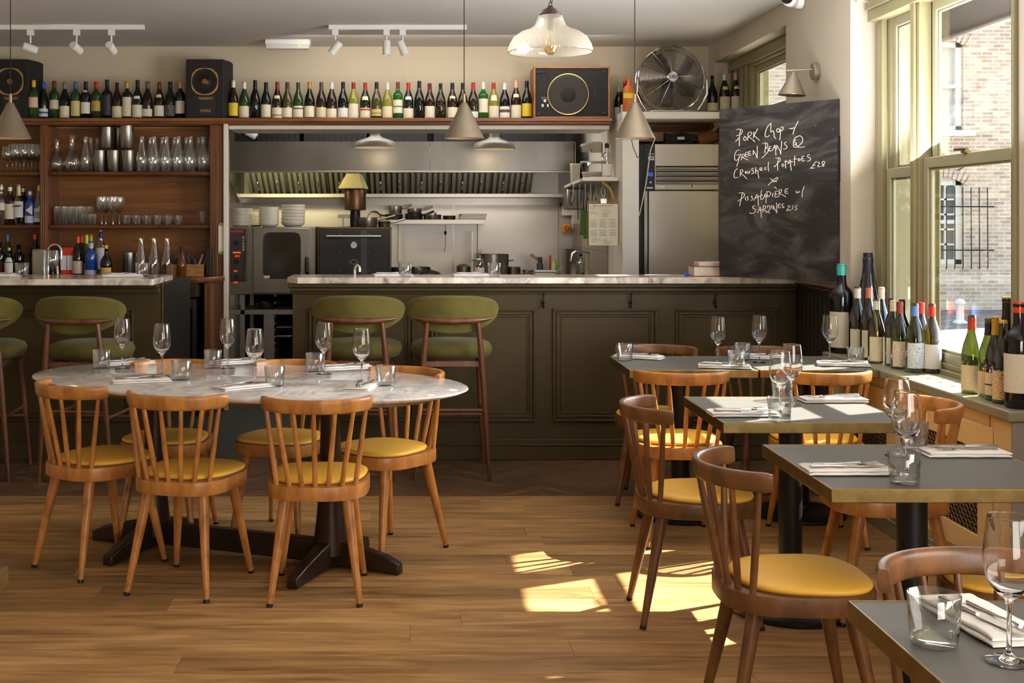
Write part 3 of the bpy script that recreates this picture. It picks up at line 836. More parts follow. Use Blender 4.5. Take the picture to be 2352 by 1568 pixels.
dup(st, (-2.47, 7.16, 0), R(3), 'olive velvet bar stool at the left bar, cut off by the photo edge', gs)

# ---------------------------------------------------------------- oval marble table
ot = thing('oval_table', 'large oval white marble table on twin bronze pedestals', 'table', (-.745, 5.42, 0), R(-22))
b = MB(); rings = []
for sc_, z in ((.955, .742), (.985, .748), (1.0, .757), (.998, .762), (.99, .765)):
    rings.append([(x*sc_, y*sc_, z) for x, y in superell(1.02, .545, 2.12, 96)])
b.rings(rings).build('marble_top', M['marble_table'], ot, sm=70)
b = MB().rings([[(x*k, y*k, z) for x, y in superell(.90, .44, 2.2, 64)] for k, z in ((.97, .715), (1, .722), (1, .7425))])
b.build('wood_underlay', M['chairdark'], ot)
for sx in (-1, 1):
    cx = sx*.435
    b = MB().lathe([(0, .05), (.075, .06), (.072, .10), (.058, .22), (.046, .40), (.042, .60), (.045, .71), (0, .712)], 24, M=T(cx, -.02, 0))
    b.build('column', M['bronze'], ot, sm=60)
    for ang, ln in ((90, .35), (-90, .35), (0 if sx > 0 else 180, .32)):
        a = R(ang); dx, dy = math.cos(a), math.sin(a); px_, py_ = -dy, dx
        rings = []
        for d, h0, h1, w in ((.0, .012, .125, .040), (.12, .012, .105, .034), (.26, .008, .072, .030), (ln, .002, .045, .027)):
            c = Vector((cx+dx*d, -.02+dy*d, 0)); p = Vector((px_, py_, 0))
            rings.append([c-p*w+Vector((0,0,h0)), c+p*w+Vector((0,0,h0)), c+p*w*.8+Vector((0,0,h1)), c-p*w*.8+Vector((0,0,h1))])
        MB().rings(rings).build('foot', M['bronze'], ot, bevel=.006, sm=30)
MB().box(-.40, .40, -.045, .005, .02, .115).build('floor_beam', M['bronze'], ot, bevel=.005)

# ---------------------------------------------------------------- square tables
def sq_table(name, label, x0, x1, y0, y1, z=.75, base=True, grp='square tables with brass edges', col_r=.043):
    cx, cy_ = (x0+x1)/2, (y0+y1)/2; hx, hy = (x1-x0)/2, (y1-y0)/2
    t = thing(name, label, 'table', (cx, cy_, 0), 0, grp)
    MB().box(-hx+.006, hx-.006, -hy+.006, hy-.006, z-.033, z-.0005).build('tabletop', M['zinc'], t, sm=0)
    b = MB(); e = .006
    outer = [(-hx,-hy),(hx,-hy),(hx,hy),(-hx,hy)]; inner = [(-hx+e,-hy+e),(hx-e,-hy+e),(hx-e,hy-e),(-hx+e,hy-e)]
    vs = [(x,y,z-.036) for x,y in outer]+[(x,y,z+.001) for x,y in outer]+[(x,y,z-.036) for x,y in inner]+[(x,y,z+.001) for x,y in inner]
    fs = []
    for i in range(4):
        j = (i+1)%4; fs += [(i,j,j+4,i+4),(i+4,j+4,j+12,i+12),(i+12,j+12,j+8,i+8),(i+8,j+8,j,i)]
    b.add(vs, fs).build('brass_edge', M['brass'], t, bevel=.0022)
    if base:
        MB().lathe([(0,.0),(.215,.0),(.222,.006),(.222,.018),(.21,.026),(.12,.034),(.06,.042),(.055,.06),(0,.06)], 40).build('base_disc', M['iron'], t, sm=40)
        MB().lathe([(col_r,.05),(col_r,z-.05),(0,z-.05)], 24).build('column', M['iron'], t, sm=40)
        MB().box(-.16,.16,-.16,.16,z-.05,z-.037).build('mounting_plate', M['iron'], t, sm=0)
    return t
sq_table('square_table', 'brass edged grey table against the bar, left of the two pushed together', 1.012, 1.618, 5.85, 6.455)
sq_table('square_table', 'brass edged grey table touching the window sill, right of the two pushed together', 1.626, 2.182, 5.85, 6.455)
sq_table('square_table', 'sunlit brass edged grey table second from the bar', 1.075, 1.735, 4.33, 4.975)
sq_table('square_table', 'brass edged grey table third from the bar, in shade', 1.093, 1.775, 3.265, 3.915)
sq_table('square_table', 'nearest brass edged grey table, cut off by the bottom right photo corner', .803, 1.455, 1.62, 2.311)
sq_table('square_table', 'brass edged table of which one corner enters at the left photo edge', -1.48, -.826, 1.95, 2.545)

# ---------------------------------------------------------------- tableware
def wine_glass_mesh(mt_, h=.232, s=1.0):
    pr = [(.0,.004),(.012,.0035),(.030,.0015),(.0355,.0005),(.0355,.0018),(.030,.0035),(.012,.007),(.0055,.013),(.0040,.025),(.0036,.06),(.0040,.088),(.0065,.098),
          (.018,.108),(.030,.122),(.0375,.138),(.0398,.153),(.0392,.172),(.0365,.200),(.0328,.2290),(.0326,.2312),(.0322,.2320),(.0317,.2312),(.0319,.2290),
          (.0355,.200),(.0380,.172),(.0386,.153),(.0362,.138),(.0285,.1225),(.016,.1100),(.0,.1045)]
    return MB().lathe([(r*s, z*s) for r, z in pr], 40), mt_
def wine_glass_simple(mt_):
    pr = [(.034,.0006),(.030,.0035),(.012,.006),(.0042,.016),(.0036,.06),(.0045,.092),(.018,.108),(.030,.122),(.0375,.138),(.0398,.153),(.0392,.172),(.0365,.200),(.0325,.2315)]
    return MB().lathe(pr, 22), mt_
TUMB = [(0,.0),(.034,.0),(.0368,.003),(.0385,.010),(.0432,.083),(.0426,.0838),(.0416,.083),(.0372,.016),(.034,.0115),(0,.010)]
def tumbler_mesh(): return MB().lathe(TUMB, 40)
M['glass'] = mat('clear_glass', (255,255,255), .0, spec=.5, trans=1.0, ior=1.45)
def cutlery_fork(b, M_):
    b.tube([(-.095,0,.004),(-.06,0,.0035),(-.01,0,.0035),(.025,0,.006),(.045,0,.004)], [.0042,.0045,.0028,.0024,.005], 8, M=M_)
    rings = []
    for x, w, z in ((.04,.005,.004),(.05,.011,.0025),(.062,.0125,.0018)): rings.append([(x,-w,z),(x,w,z),(x,w,z+.0015),(x,-w,z+.0015)])
    b.rings(rings, M=M_)
    for k in range(4):
        y = -.0108 + k*.0072
        b.tube([(.060,y,.0026),(.078,y,.0030),(.098,y*.92,.0065)], [.0015,.0014,.0009], 5, M=M_)
def cutlery_knife(b, M_):
    b.tube([(-.11,0,.004),(-.10,0,.005),(-.05,0,.0048),(-.01,0,.0042)], [.003,.0058,.0052,.0042], 8, M=M_)
    rings = []
    for x, y0, y1 in ((-.012,-.004,.004),(.0,-.008,.006),(.05,-.010,.006),(.085,-.008,.006),(.105,-.001,.004)):
        rings.append([(x,y0,.0035),(x,y1,.0032),(x,y1,.0048),(x,y0,.0040)])
    b.rings(rings, M=M_)
def napkin_mesh(w=.245, d=.105, h=.017, layers=2, seed=1):
    rn = random.Random(seed); b = MB()
    n = 26
    for l in range(layers):
        z0 = h*l/layers + .0003; z1 = h*(l+1)/layers
        ww = w*(1 - .02*l) ; dd = d*(1-.03*l); ox = .004*math.sin(l*2.1+seed); oy = .003*l
        rings = []
        for i in range(n+1):
            x = -ww/2 + ww*i/n; e = min(1, (1-abs(2*i/n-1))*6 + .25)
            zt = z0 + (z1-z0)*(.30 + .70*e) + .0007*math.sin(i*.9 + l + seed)
            y0 = -dd/2 + .0015*math.sin(i*.5+l*2+seed); y1 = dd/2 + .0015*math.sin(i*.6+l+seed)
            rr = (zt-z0)/2; zc = (zt+z0)/2
            ring = []
            for k in range(5): a = math.pi/2 + math.pi*k/4; ring.append((x+ox, y0+rr+oy + rr*math.cos(a)*1.2, zc+rr*math.sin(a)*.92))
            for k in range(5): a = -math.pi/2 + math.pi*k/4; ring.append((x+ox, y1-rr*.3+oy + rr*.5*math.cos(a), zc+rr*math.sin(a)*.92))
            rings.append(ring)
        b.rings(rings)
    return b
gp = wine_glass_mesh(M['glass'])[0].build('wine_glass', M['glass'], sm=70); tag(gp, '', 'wine glass')
tp_ = tumbler_mesh().build('tumbler', M['gheavy'], sm=50); tag(tp_, '', 'glass tumbler')
np_ = napkin_mesh().build('napkin', M['cloth'], sm=60); tag(np_, '', 'napkin')
b = MB(); cutlery_fork(b, None); fk = b.build('fork', M['silver'], sm=60); tag(fk, '', 'fork')
b = MB(); cutlery_knife(b, None); kn = b.build('knife', M['silver'], sm=45); tag(kn, '', 'knife')
pool = {'wine_glass': [gp, True], 'tumbler': [tp_, True], 'napkin': [np_, True], 'fork': [fk, True], 'knife': [kn, True]}
def place(kind, x, y, z, rz, label, group, tilt=None, scale=None):
    src = pool[kind]
    if src[1]: o = src[0]; src[1] = False
    else: o = src[0].copy(); C.objects.link(o)
    o.location = (x, y, z); o.rotation_euler = (tilt or 0, 0, rz); o['label'] = label; o['group'] = group
    o.scale = (scale,)*3 if scale else (1, 1, 1)
    return o
def setting(nx, ny, z, rz, where, fx=.0, fy=.02, kx=.0, ky=-.018, fr=0, kr=0, fork=True, knife=True, grp='', flip=1):
    place('napkin', nx, ny, z, rz, 'folded white napkin ' + where, 'napkins' + grp)
    c, s_ = math.cos(rz), math.sin(rz)
    if fork: place('fork', nx + fx*c - fy*s_, ny + fx*s_ + fy*c, z+.0168, rz+fr, 'steel fork ' + where, 'forks' + grp)
    if knife: place('knife', nx + kx*c - ky*s_, ny + kx*s_ + ky*c, z+.0168, rz+kr, 'steel knife ' + where, 'knives' + grp)
zt = .765
go = ' on the oval table'
def GO(px, py, z=zt): return G(px, py, z)
ov = [  # wine glass px,py / tumbler / napkin centre / napkin angle / words
 ((281,846),(233,845),(293,836), 32, 'at the far left seat of the oval table'),
 ((372,865),(417,872),(324,877), 18, 'at the near left seat of the oval table'),
 ((523,846),(489,845),(557,834), 22, 'at the far middle seat of the oval table'),
 ((585,882),(631,886),(560,891), 40, 'at the near middle seat of the oval table'),
 ((744,859),(723,853),(795,847), 20, 'at the far right seat of the oval table'),
 ((831,881),(886,885),(834,890), 80, 'at the near right seat of the oval table')]
for g1, t1, n1, ang, wh in ov:
    p = GO(*g1); place('wine_glass', p.x, p.y, zt, 0, 'clear stemmed wine glass ' + wh, 'wine glasses' + go)
    p = GO(*t1); place('tumbler', p.x, p.y, zt, .3, 'clear water tumbler ' + wh, 'tumblers' + go)
    p = GO(*n1); setting(p.x, p.y, zt, R(ang), wh, grp=go, fr=R(8), kr=R(-4))
z2 = .7515
def GT(px, py): return G(px, py, z2)
gq = ' on the square tables'
sqs = [
 ('wine_glass', 1649, 837, 'in the middle of the left joined table'), ('tumbler', 1435, 827, 'at the left corner of the left joined table'),
 ('tumbler', 1691, 846, 'at the near edge of the left joined table'),
 ('tumbler', 1705, 826, 'behind the napkin at the seam of the two joined tables'), ('wine_glass', 1744, 832, 'in the left half of the right joined table'),
 ('wine_glass', 1906, 831, 'sparkling in the sun on the right joined table'), ('tumbler', 1965, 838, 'in front of the bottles on the right joined table'),
 ('wine_glass', 1792, 953, 'in front on the sunlit second table'), ('wine_glass', 1819, 931, 'behind on the sunlit second table'),
 ('tumbler', 1791, 967, 'at the near edge of the sunlit second table'), ('tumbler', 1797, 917, 'at the far edge of the sunlit second table'),
 ('wine_glass', 2082, 1092, 'in front on the shaded third table'), ('wine_glass', 2061, 1045, 'behind on the shaded third table'),
 ('tumbler', 2077, 1108, 'at the near edge of the shaded third table'), ('tumbler', 2099, 1030, 'at the far edge of the shaded third table'),
 ('tumbler', 2145, 1478, 'on the nearest table beside the napkin'), ('wine_glass', 2318, 1518, 'on the nearest table, largest of all the stemmed glasses')]
for kind, px_, py_, wh in sqs:
    p = GT(px_, py_)
    place(kind, p.x, p.y, z2, .2, ('clear stemmed wine glass ' if kind == 'wine_glass' else 'clear water tumbler ') + wh, ('wine glasses' if kind == 'wine_glass' else 'tumblers') + gq)
for px_, py_, ang, wh, kw in (
 (1466, 822, -28, 'beside the tumbler at the left corner of the left joined table', {}),
 (1663, 844, -14, 'at the near edge of the left joined table', {}),
 (1738, 823, -12, 'at the far edge of the right joined table', {}),
 (1936, 839, -14, 'at the near right corner of the right joined table', {}),
 (1706, 953, 0, 'at the left edge of the sunlit second table', dict(fr=R(4), kr=R(-2))),
 (1913, 921, 182, 'at the right edge of the sunlit second table', dict(fr=R(-4))),
 (1945, 1084, 0, 'at the left edge of the shaded third table', dict(fr=R(6), kr=R(1))),
 (2214, 1043, 180, 'at the right edge of the shaded third table', dict(fr=R(5)))):
    p = GT(px_, py_); setting(p.x, p.y, z2, R(ang), wh, grp=gq, **kw)
p = GT(2222, 1420)
setting(p.x+.01, p.y-.02, z2, R(-83), 'on the nearest table, largest of all the napkins', fx=.045, fy=.018, kx=.03, ky=-.012, fr=R(5), kr=R(8), grp=gq)
gb_ = ' on the bars'
zb = 1.1085
for kind, px_, py_, wh in (('tumbler', 931, 634, 'on the long marble bar below the black oven'), ('tumbler', 1134, 634, 'on the long marble bar in front of the stockpot'),
                           ('tumbler', 55, 634, 'on the left marble bar beside the beer tap'), ('tumbler', 329, 634, 'near the right end of the left marble bar')):
    p = G(px_, py_, zb)
    place(kind, p.x, 7.66, zb, 0, 'clear water tumbler ' + wh, 'tumblers' + gb_)
for x, yy, ang, wh in ((-.13, 7.68, 10, 'on the long marble bar beside the tumbler below the black oven'), (.36, 7.68, 5, 'on the long marble bar in front of the stockpot'),
                       (-1.78, 7.62, 15, 'at the right end of the left marble bar'), (-2.53, 7.62, 8, 'on the left marble bar at the photo edge')):
    setting(x, yy, zb, R(ang), wh, grp=gb_, fr=R(20))
# ---------------------------------------------------------------- bottles
PROF = {
 'bordeaux': [(0,.004),(.012,.001),(.034,0),(.0375,.004),(.0378,.19),(.036,.203),(.028,.216),(.0185,.226),(.0150,.240),(.0142,.285),(.0155,.286),(.0155,.294),(.0142,.296),(.0135,.30),(0,.30)],
 'burgundy': [(0,.004),(.012,.001),(.036,0),(.0405,.004),(.0405,.135),(.039,.155),(.033,.185),(.024,.212),(.0175,.232),(.0148,.25),(.0140,.285),(.0155,.286),(.0155,.294),(.0140,.296),(.0133,.30),(0,.30)],
 'champagne':[(0,.004),(.012,.001),(.040,0),(.044,.004),(.044,.13),(.042,.155),(.034,.195),(.024,.235),(.0185,.262),(.0165,.285),(.0185,.287),(.0185,.297),(.0160,.300),(.016,.312),(0,.312)],
 'spirit':   [(0,.004),(.012,.001),(.037,0),(.040,.004),(.040,.165),(.038,.178),(.026,.195),(.0175,.205),(.0160,.215),(.0155,.255),(.0165,.256),(.0165,.275),(0,.277)],
 'squat':    [(0,.004),(.012,.001),(.038,0),(.042,.004),(.044,.07),(.043,.10),(.030,.125),(.017,.140),(.0135,.155),(.013,.185),(.014,.186),(.014,.205),(0,.206)],
 'turned':   [(0,.004),(.012,.001),(.040,0),(.044,.005),(.045,.04),(.041,.085),(.0385,.10),(.042,.125),(.038,.16),(.026,.195),(.0165,.222),(.0125,.25),(.0120,.285),(.0150,.288),(.0150,.296),(.0125,.30),(0,.30)],
 'stone':    [(0,.004),(.012,.001),(.042,0),(.046,.004),(.046,.165),(.042,.19),(.026,.212),(.0165,.222),(.0155,.262),(.0175,.264),(.0175,.275),(0,.276)],
}
GLS = {
 'black': mat('bottle_black', (14,14,15), .08, spec=.6), 'green': mat('bottle_green', (36,62,22), .07, spec=.7),
 'dgreen': mat('bottle_dark_green', (20,30,18), .07, spec=.6), 'olive': mat('bottle_olive', (70,64,26), .07, spec=.7),
 'brown': mat('bottle_brown', (40,24,12), .07, spec=.6), 'lime': mat('bottle_lime', (128,128,44), .08, spec=.6),
 'tgreen': thin_glass('bottle_glass_green', (.30,.36,.06), .05, .03, .6, .30), 'tolive': thin_glass('bottle_glass_olive', (.34,.28,.08), .05, .03, .6, .25),
 'tdark': thin_glass('bottle_glass_dark', (.05,.06,.02), .06, .03, .6, .3), 'clear': thin_glass('bottle_glass_clear', (.86,.88,.88), .10, .03, .8, .45),
 'blue': mat('bottle_blue', (40,74,150), .1, spec=.6), 'amber': mat('bottle_amber', (96,52,18), .1), 'stone': M['orange'], 'brightgreen': mat('bottle_bright_green', (26,92,30), .08, spec=.6),
}
colmats = {}
def cm(c, rough=.5, metal=0.0):
    k = (c, rough, metal)
    if k not in colmats: colmats[k] = mat('colour_%d_%d_%d' % c, c, rough, metal)
    return colmats[k]
lblmats = {}
def lblmat(base, ink=None):
    k = (base, ink)
    if k in lblmats: return lblmats[k]
    m, nt, p = newmat('label_paper'); p.inputs['Roughness'].default_value = .6
    tc = N(nt, 'ShaderNodeTexCoord'); mp = N(nt, 'ShaderNodeMapping'); mp.inputs['Scale'].default_value = (70, 70, 620)
    L(nt, tc.outputs['Object'], mp.inputs[0]); nz = N(nt, 'ShaderNodeTexNoise'); nz.inputs['Scale'].default_value = 1.5; nz.inputs['Detail'].default_value = 1
    L(nt, mp.outputs[0], nz.inputs[0]); rp = N(nt, 'ShaderNodeValToRGB'); rp.color_ramp.interpolation = 'LINEAR'
    rp.color_ramp.elements[0].position = .34; rp.color_ramp.elements[1].position = .46
    ik = ink or tuple(int(v*.90) for v in base)
    rp.color_ramp.elements[0].color = lin(ik); rp.color_ramp.elements[1].color = lin(base)
    L(nt, nz.outputs[0], rp.inputs[0]); L(nt, rp.outputs[0], p.inputs['Base Color'])
    lblmats[k] = m; return m
bcache = {}
def bottle(name, kind, glass, x, y, z, h=None, r=None, label=None, lcol=(222,212,190), lz=(.015,.115), cap=None, capz=(.245,.302), band=None, badge=None, group='bottles', cat='wine bottle', ink=None, rz=0.0, lang=70):
    """one bottle; optional paper label, foil capsule and small neck badge as parts"""
    base = PROF[kind]; H = base[-1][1]; RR = max(p[0] for p in base)
    sh = (h or H)/H; sr = (r or RR)/RR
    key = (kind, glass)
    if key in bcache: o = bcache[key].copy(); C.objects.link(o)
    else: o = MB().lathe(base, 24).build('wine_bottle', GLS[glass], sm=50); bcache[key] = o
    o.name = name
    o.location = (x, y, z); o.scale = (sr, sr, sh); o.rotation_euler = (0, 0, rz)
    for k_ in list(o.keys()):
        if k_ in ('label', 'category', 'group'): del o[k_]
    tag(o, label, cat, group)
    def rad(zz):
        for (r0, z0), (r1, z1) in zip(base, base[1:]):
            if z0 <= zz <= z1 and z1 > z0: return r0 + (r1-r0)*(zz-z0)/(z1-z0)
        return base[-2][0]
    def patch(nm, z0, z1, mt_, a0, a1, off=.0007):
        key2 = (nm, kind, round(z0, 3), round(z1, 3), mt_.name, a0, a1, off)
        if key2 in bcache: q = bcache[key2].copy(); C.objects.link(q); q.parent = o; return q
        n = max(1, int((z1-z0)/.012)); pr = [(rad(z0+(z1-z0)*i/n)+off, z0+(z1-z0)*i/n) for i in range(n+1)]
        if a1-a0 >= 360: pr.append((0, z1+.0004))
        q = MB().lathe(pr, 20, a0=a0, a1=a1).build(nm, mt_, o, sm=50); bcache[key2] = q
        return q
    if lcol: patch('label', lz[0], lz[1], lblmat(lcol, ink), -90-lang, -90+lang)
    if cap: patch('capsule', capz[0], min(capz[1], H+.0005), cm(cap, .35, .2), 0, 360, .0009)
    if band: patch('label_band', band[1], band[2], cm(band[0]), -90-lang, -90+lang, .0011)
    if badge: patch('neck_badge', badge[1], badge[2], cm(badge[0]), -90-38, -90+38, .0009)
    return o
cream_ = (226,216,190); whit = (226,224,220); pal = (214,200,170); blk = (22,20,20); yel = (222,196,48)
ZL = 2.2325
def px2x(px_, D): return (px_-VX)*D/F_PX
gA = 'wine bottles on the ledge between the two black speakers'
rowA = [ # px, kind, glass, h, label colour, label z, capsule, extras, words
 (75,'bordeaux','green',.295,(220,180,160),(.085,.165),(214,166,40),{}, 'green, pink label, yellow foil'),
 (100,'burgundy','dgreen',.290,whit,(.02,.085),(40,80,190),dict(band=((60,80,150),.045,.06)), 'dark, white label with blue stripe, blue foil'),
 (125,'bordeaux','green',.297,(206,194,166),(.08,.15),(110,34,26),{}, 'green, cream picture label, dark red foil'),
 (149,'burgundy','black',.288,cream_,(.012,.105),(120,120,122),{}, 'dark, tall cream label, grey foil'),
 (174,'bordeaux','green',.292,(210,192,130),(.025,.145),(50,100,150),{}, 'green, sand label, blue foil'),
 (197,'bordeaux','black',.292,whit,(.045,.135),(24,22,30),dict(badge=(whit,.215,.232)), 'black, white label and white neck band'),
 (221,'bordeaux','green',.292,(190,160,70),(.065,.145),(190,26,18),dict(ink=(40,30,20)), 'green, gold and black label, bright red foil'),
 (246,'bordeaux','black',.307,(44,40,54),(.03,.18),(28,26,40),{}, 'tallest, dark label, dark foil'),
 (269,'burgundy','brown',.285,pal,(.012,.105),None,{}, 'brown, plain sand label, no foil'),
 (292,'bordeaux','dgreen',.293,(216,206,176),(.022,.175),(196,150,60),{}, 'dark green, very tall cream label, gold foil'),
 (316,'burgundy','dgreen',.303,cream_,(.014,.11),(26,26,34),dict(badge=(whit,.155,.178)), 'dark, cream label, round white shoulder badge'),
 (339,'burgundy','brown',.292,cream_,(.022,.082),(96,92,88),{}, 'brown, short cream label, grey foil'),
 (366,'burgundy','brown',.288,cream_,(.024,.11),(120,36,20),dict(badge=((216,206,180),.175,.200)), 'brown, cream neck scroll, dark red foil'),
 (391,'burgundy','dgreen',.290,(34,32,34),(.024,.112),(18,18,20),dict(ink=(180,176,168)), 'dark, black sketch label, black foil'),
 (414,'bordeaux','dgreen',.293,(222,206,180),(.045,.145),(206,164,90),{}, 'green, pale castle label, tan foil')]
ords = ['first','second','third','fourth','fifth','sixth','seventh','eighth','ninth','tenth','eleventh','twelfth','thirteenth','fourteenth','fifteenth','sixteenth','seventeenth','eighteenth','nineteenth','twentieth','twenty-first','twenty-second','twenty-third','twenty-fourth','twenty-fifth','twenty-sixth','twenty-seventh','twenty-eighth']
for i, (px_, kd, gl_, h, lc, lz, cp, ex, wd_) in enumerate(rowA):
    kw = dict(ex); ink = kw.pop('ink', None)
    bottle('wine_bottle', kd, gl_, px2x(px_, 9.66 if i else 9.58)+(.008 if not i else 0), 9.66 if i else 9.58, ZL, h=h, label=f'wine bottle, {wd_}, {ords[i]} from the left speaker', lcol=lc, lz=lz, cap=cp, group=gA, ink=ink, **kw)
gB = 'wine bottles on the ledge between the speaker and the wood cased speaker'
rowB = [
 (536,'burgundy','brown',.302,(222,200,50),(.025,.125),(226,214,170),{}, 'brown, bright yellow label'),
 (561,'burgundy','green',.290,cream_,(.014,.105),(222,214,196),{}, 'green, cream label, cream foil'),
 (586,'burgundy','black',.303,None,None,(20,20,22),{}, 'plain black without label'),
 (611,'burgundy','dgreen',.287,cream_,(.015,.118),(18,18,20),{}, 'dark, cream label with small square'),
 (637,'burgundy','brown',.290,cream_,(.010,.092),(130,44,20),dict(band=((90,44,30),.030,.036),badge=((222,214,180),.165,.190)), 'brown, cream neck badge, dark red foil'),
 (660,'burgundy','olive',.288,(226,216,196),(.015,.092),(80,34,70),{}, 'olive, signature label, purple foil'),
 (685,'burgundy','green',.286,cream_,(.015,.108),(60,58,50),dict(band=((60,66,66),.082,.092)), 'green, label with picture strip, dark foil'),
 (711,'burgundy','black',.290,cream_,(.016,.105),(180,128,40),dict(), 'black, cream label, gold foil'),
 (738,'burgundy','brown',.288,(218,200,160),(.014,.095),(74,66,62),{}, 'brown, tan label, grey foil'),
 (762,'burgundy','brown',.288,cream_,(.012,.085),(200,198,192),{}, 'brown, low cream label, white foil'),
 (788,'burgundy','black',.291,whit,(.014,.09),(18,18,20),{}, 'black, low white label, black wax'),
 (812,'burgundy','lime',.288,cream_,(.012,.125),(140,36,26),{}, 'lime green, tall cream label, dark red foil'),
 (839,'burgundy','dgreen',.286,cream_,(.012,.092),(170,44,24),dict(badge=((226,218,190),.155,.185),band=((190,60,30),.070,.085)), 'dark, crest label, red foil'),
 (865,'burgundy','olive',.290,(206,186,110),(.026,.080),(26,24,22),dict(band=((30,28,26),.045,.050)), 'olive, gold mountain label, dark foil'),
 (890,'burgundy','lime',.284,(222,212,170),(.012,.105),(206,202,190),{}, 'lime green, cream label, white foil'),
 (914,'bordeaux','brightgreen',.290,(232,220,196),(.05,.155),(110,50,34),dict(band=((90,150,80),.095,.108)), 'bright green with coloured dot label'),
 (938,'burgundy','dgreen',.286,cream_,(.010,.088),(190,40,26),dict(badge=(whit,.158,.183)), 'dark, grey printed label, bright red top'),
 (963,'burgundy','black',.298,None,None,(16,18,24),{}, 'plain black without label, taller'),
 (987,'burgundy','brown',.280,cream_,(.012,.108),(96,28,24),{}, 'brown, cream label with monogram'),
 (1012,'burgundy','dgreen',.280,None,None,None,dict(), 'olive green with orange painted letters'),
 (1039,'burgundy','brown',.283,cream_,(.014,.098),(22,22,26),dict(badge=((220,210,180),.170,.190)), 'brown, cream neck scroll, black foil'),
 (1063,'burgundy','brown',.283,cream_,(.014,.098),(20,20,22),{}, 'brown, half hidden behind the hanging lamp'),
 (1087,'burgundy','brown',.286,whit,(.012,.075),(176,40,26),dict(band=((60,60,58),.062,.075)), 'dark, white label with skyline, red foil'),
 (1110,'bordeaux','brightgreen',.288,cream_,(.055,.165),(222,216,196),{}, 'green, large cream letter label, cream foil'),
 (1134,'burgundy','lime',.286,(220,210,180),(.012,.108),(170,44,28),dict(badge=((222,214,186),.150,.195)), 'olive, white triangle on shoulder, red foil'),
 (1159,'burgundy','black',.283,whit,(.012,.105),(222,220,214),dict(band=((96,70,60),.055,.080)), 'black, white photo label, white foil'),
 (1185,'burgundy','brown',.300,cream_,(.010,.11),(214,170,150),dict(badge=((226,218,200),.170,.195)), 'brown, orange seal label, pink foil'),
 (1210,'burgundy','dgreen',.299,yel,(.022,.122),(18,18,22),{}, 'dark, vivid yellow label, black foil')]
for i, (px_, kd, gl_, h, lc, lz, cp, ex, wd_) in enumerate(rowB):
    kw = dict(ex)
    o = bottle('wine_bottle', kd, gl_, px2x(px_, 9.66), 9.66, ZL, h=h, label=f'wine bottle, {wd_}, {ords[i]} right of the second speaker', lcol=lc, lz=lz or (.0,.1), cap=cp, group=gB, **kw)
    if px_ == 1012:
        b = MB(); rn = random.Random(5)
        for k in range(7):
            z0 = .02+k*.022
            p = []
            for q in range(3):
                a = R(-90 + rn.uniform(-40, 40)); rr = .0415 if z0 < .13 else .037
                p.append((rr*math.cos(a), rr*math.sin(a), z0+rn.uniform(-.004, .03)))
            b.tube(p, .0018, 5)
        b.build('painted_lettering', cm((214,84,40)), o)
gC = 'bottles standing on the white fridge housing'
ZB = 2.2625
bottle('wine_bottle', 'turned', 'black', px2x(1636, 9.5), 9.5, ZB, h=.29, label='bulbous dark bottle with oval cream label, right of the steel fan', lcol=(222,214,180), lz=(.02,.085), group=gC)
bottle('wine_bottle', 'burgundy', 'brown', px2x(1664, 9.5), 9.5, ZB, h=.31, label='brown wine bottle with blue sealed cream label and green neck badge', lcol=(222,214,180), lz=(.015,.125), cap=(210,208,200), badge=((200,204,140),.175,.2), group=gC)
bottle('wine_bottle', 'burgundy', 'brown', px2x(1690, 9.5), 9.5, ZB, h=.313, label='wine bottle with pink wax top and torn white label', lcol=(216,208,200), lz=(.015,.125), cap=(214,150,150), badge=(whit,.18,.2), group=gC)
bottle('wine_bottle', 'burgundy', 'black', px2x(1716, 9.5), 9.5, ZB, h=.295, label='dark wine bottle with cream capsule beside the kitchen side window', lcol=whit, lz=(.015,.11), cap=(220,216,196), band=((120,84,60),.05,.075), group=gC)
bottle('wine_bottle', 'burgundy', 'dgreen', px2x(1422, 9.72), 9.72, ZL, h=.27, label='leftmost dark bottle with black and white label beside the orange stone bottle', lcol=whit, lz=(.02,.11), cap=(200,196,170), group='bottles beside the fan', ink=(20,20,20))
bottle('wine_bottle', 'burgundy', 'black', px2x(1436, 9.60), 9.60, ZB, h=.26, label='dark bottle with checked label behind the orange stone bottle', lcol=whit, lz=(.0,.09), cap=(190,30,24), capz=(.275,.302), group='bottles beside the fan', ink=(20,20,20))
bottle('stoneware_bottle', 'stone', 'stone', px2x(1443, 9.38)+.005, 9.38, ZB, h=.262, label='orange stoneware bottle with yellow band behind the hanging cone lamp', lcol=(214,190,40), lz=(.11,.15), group='bottles beside the fan', cat='bottle')

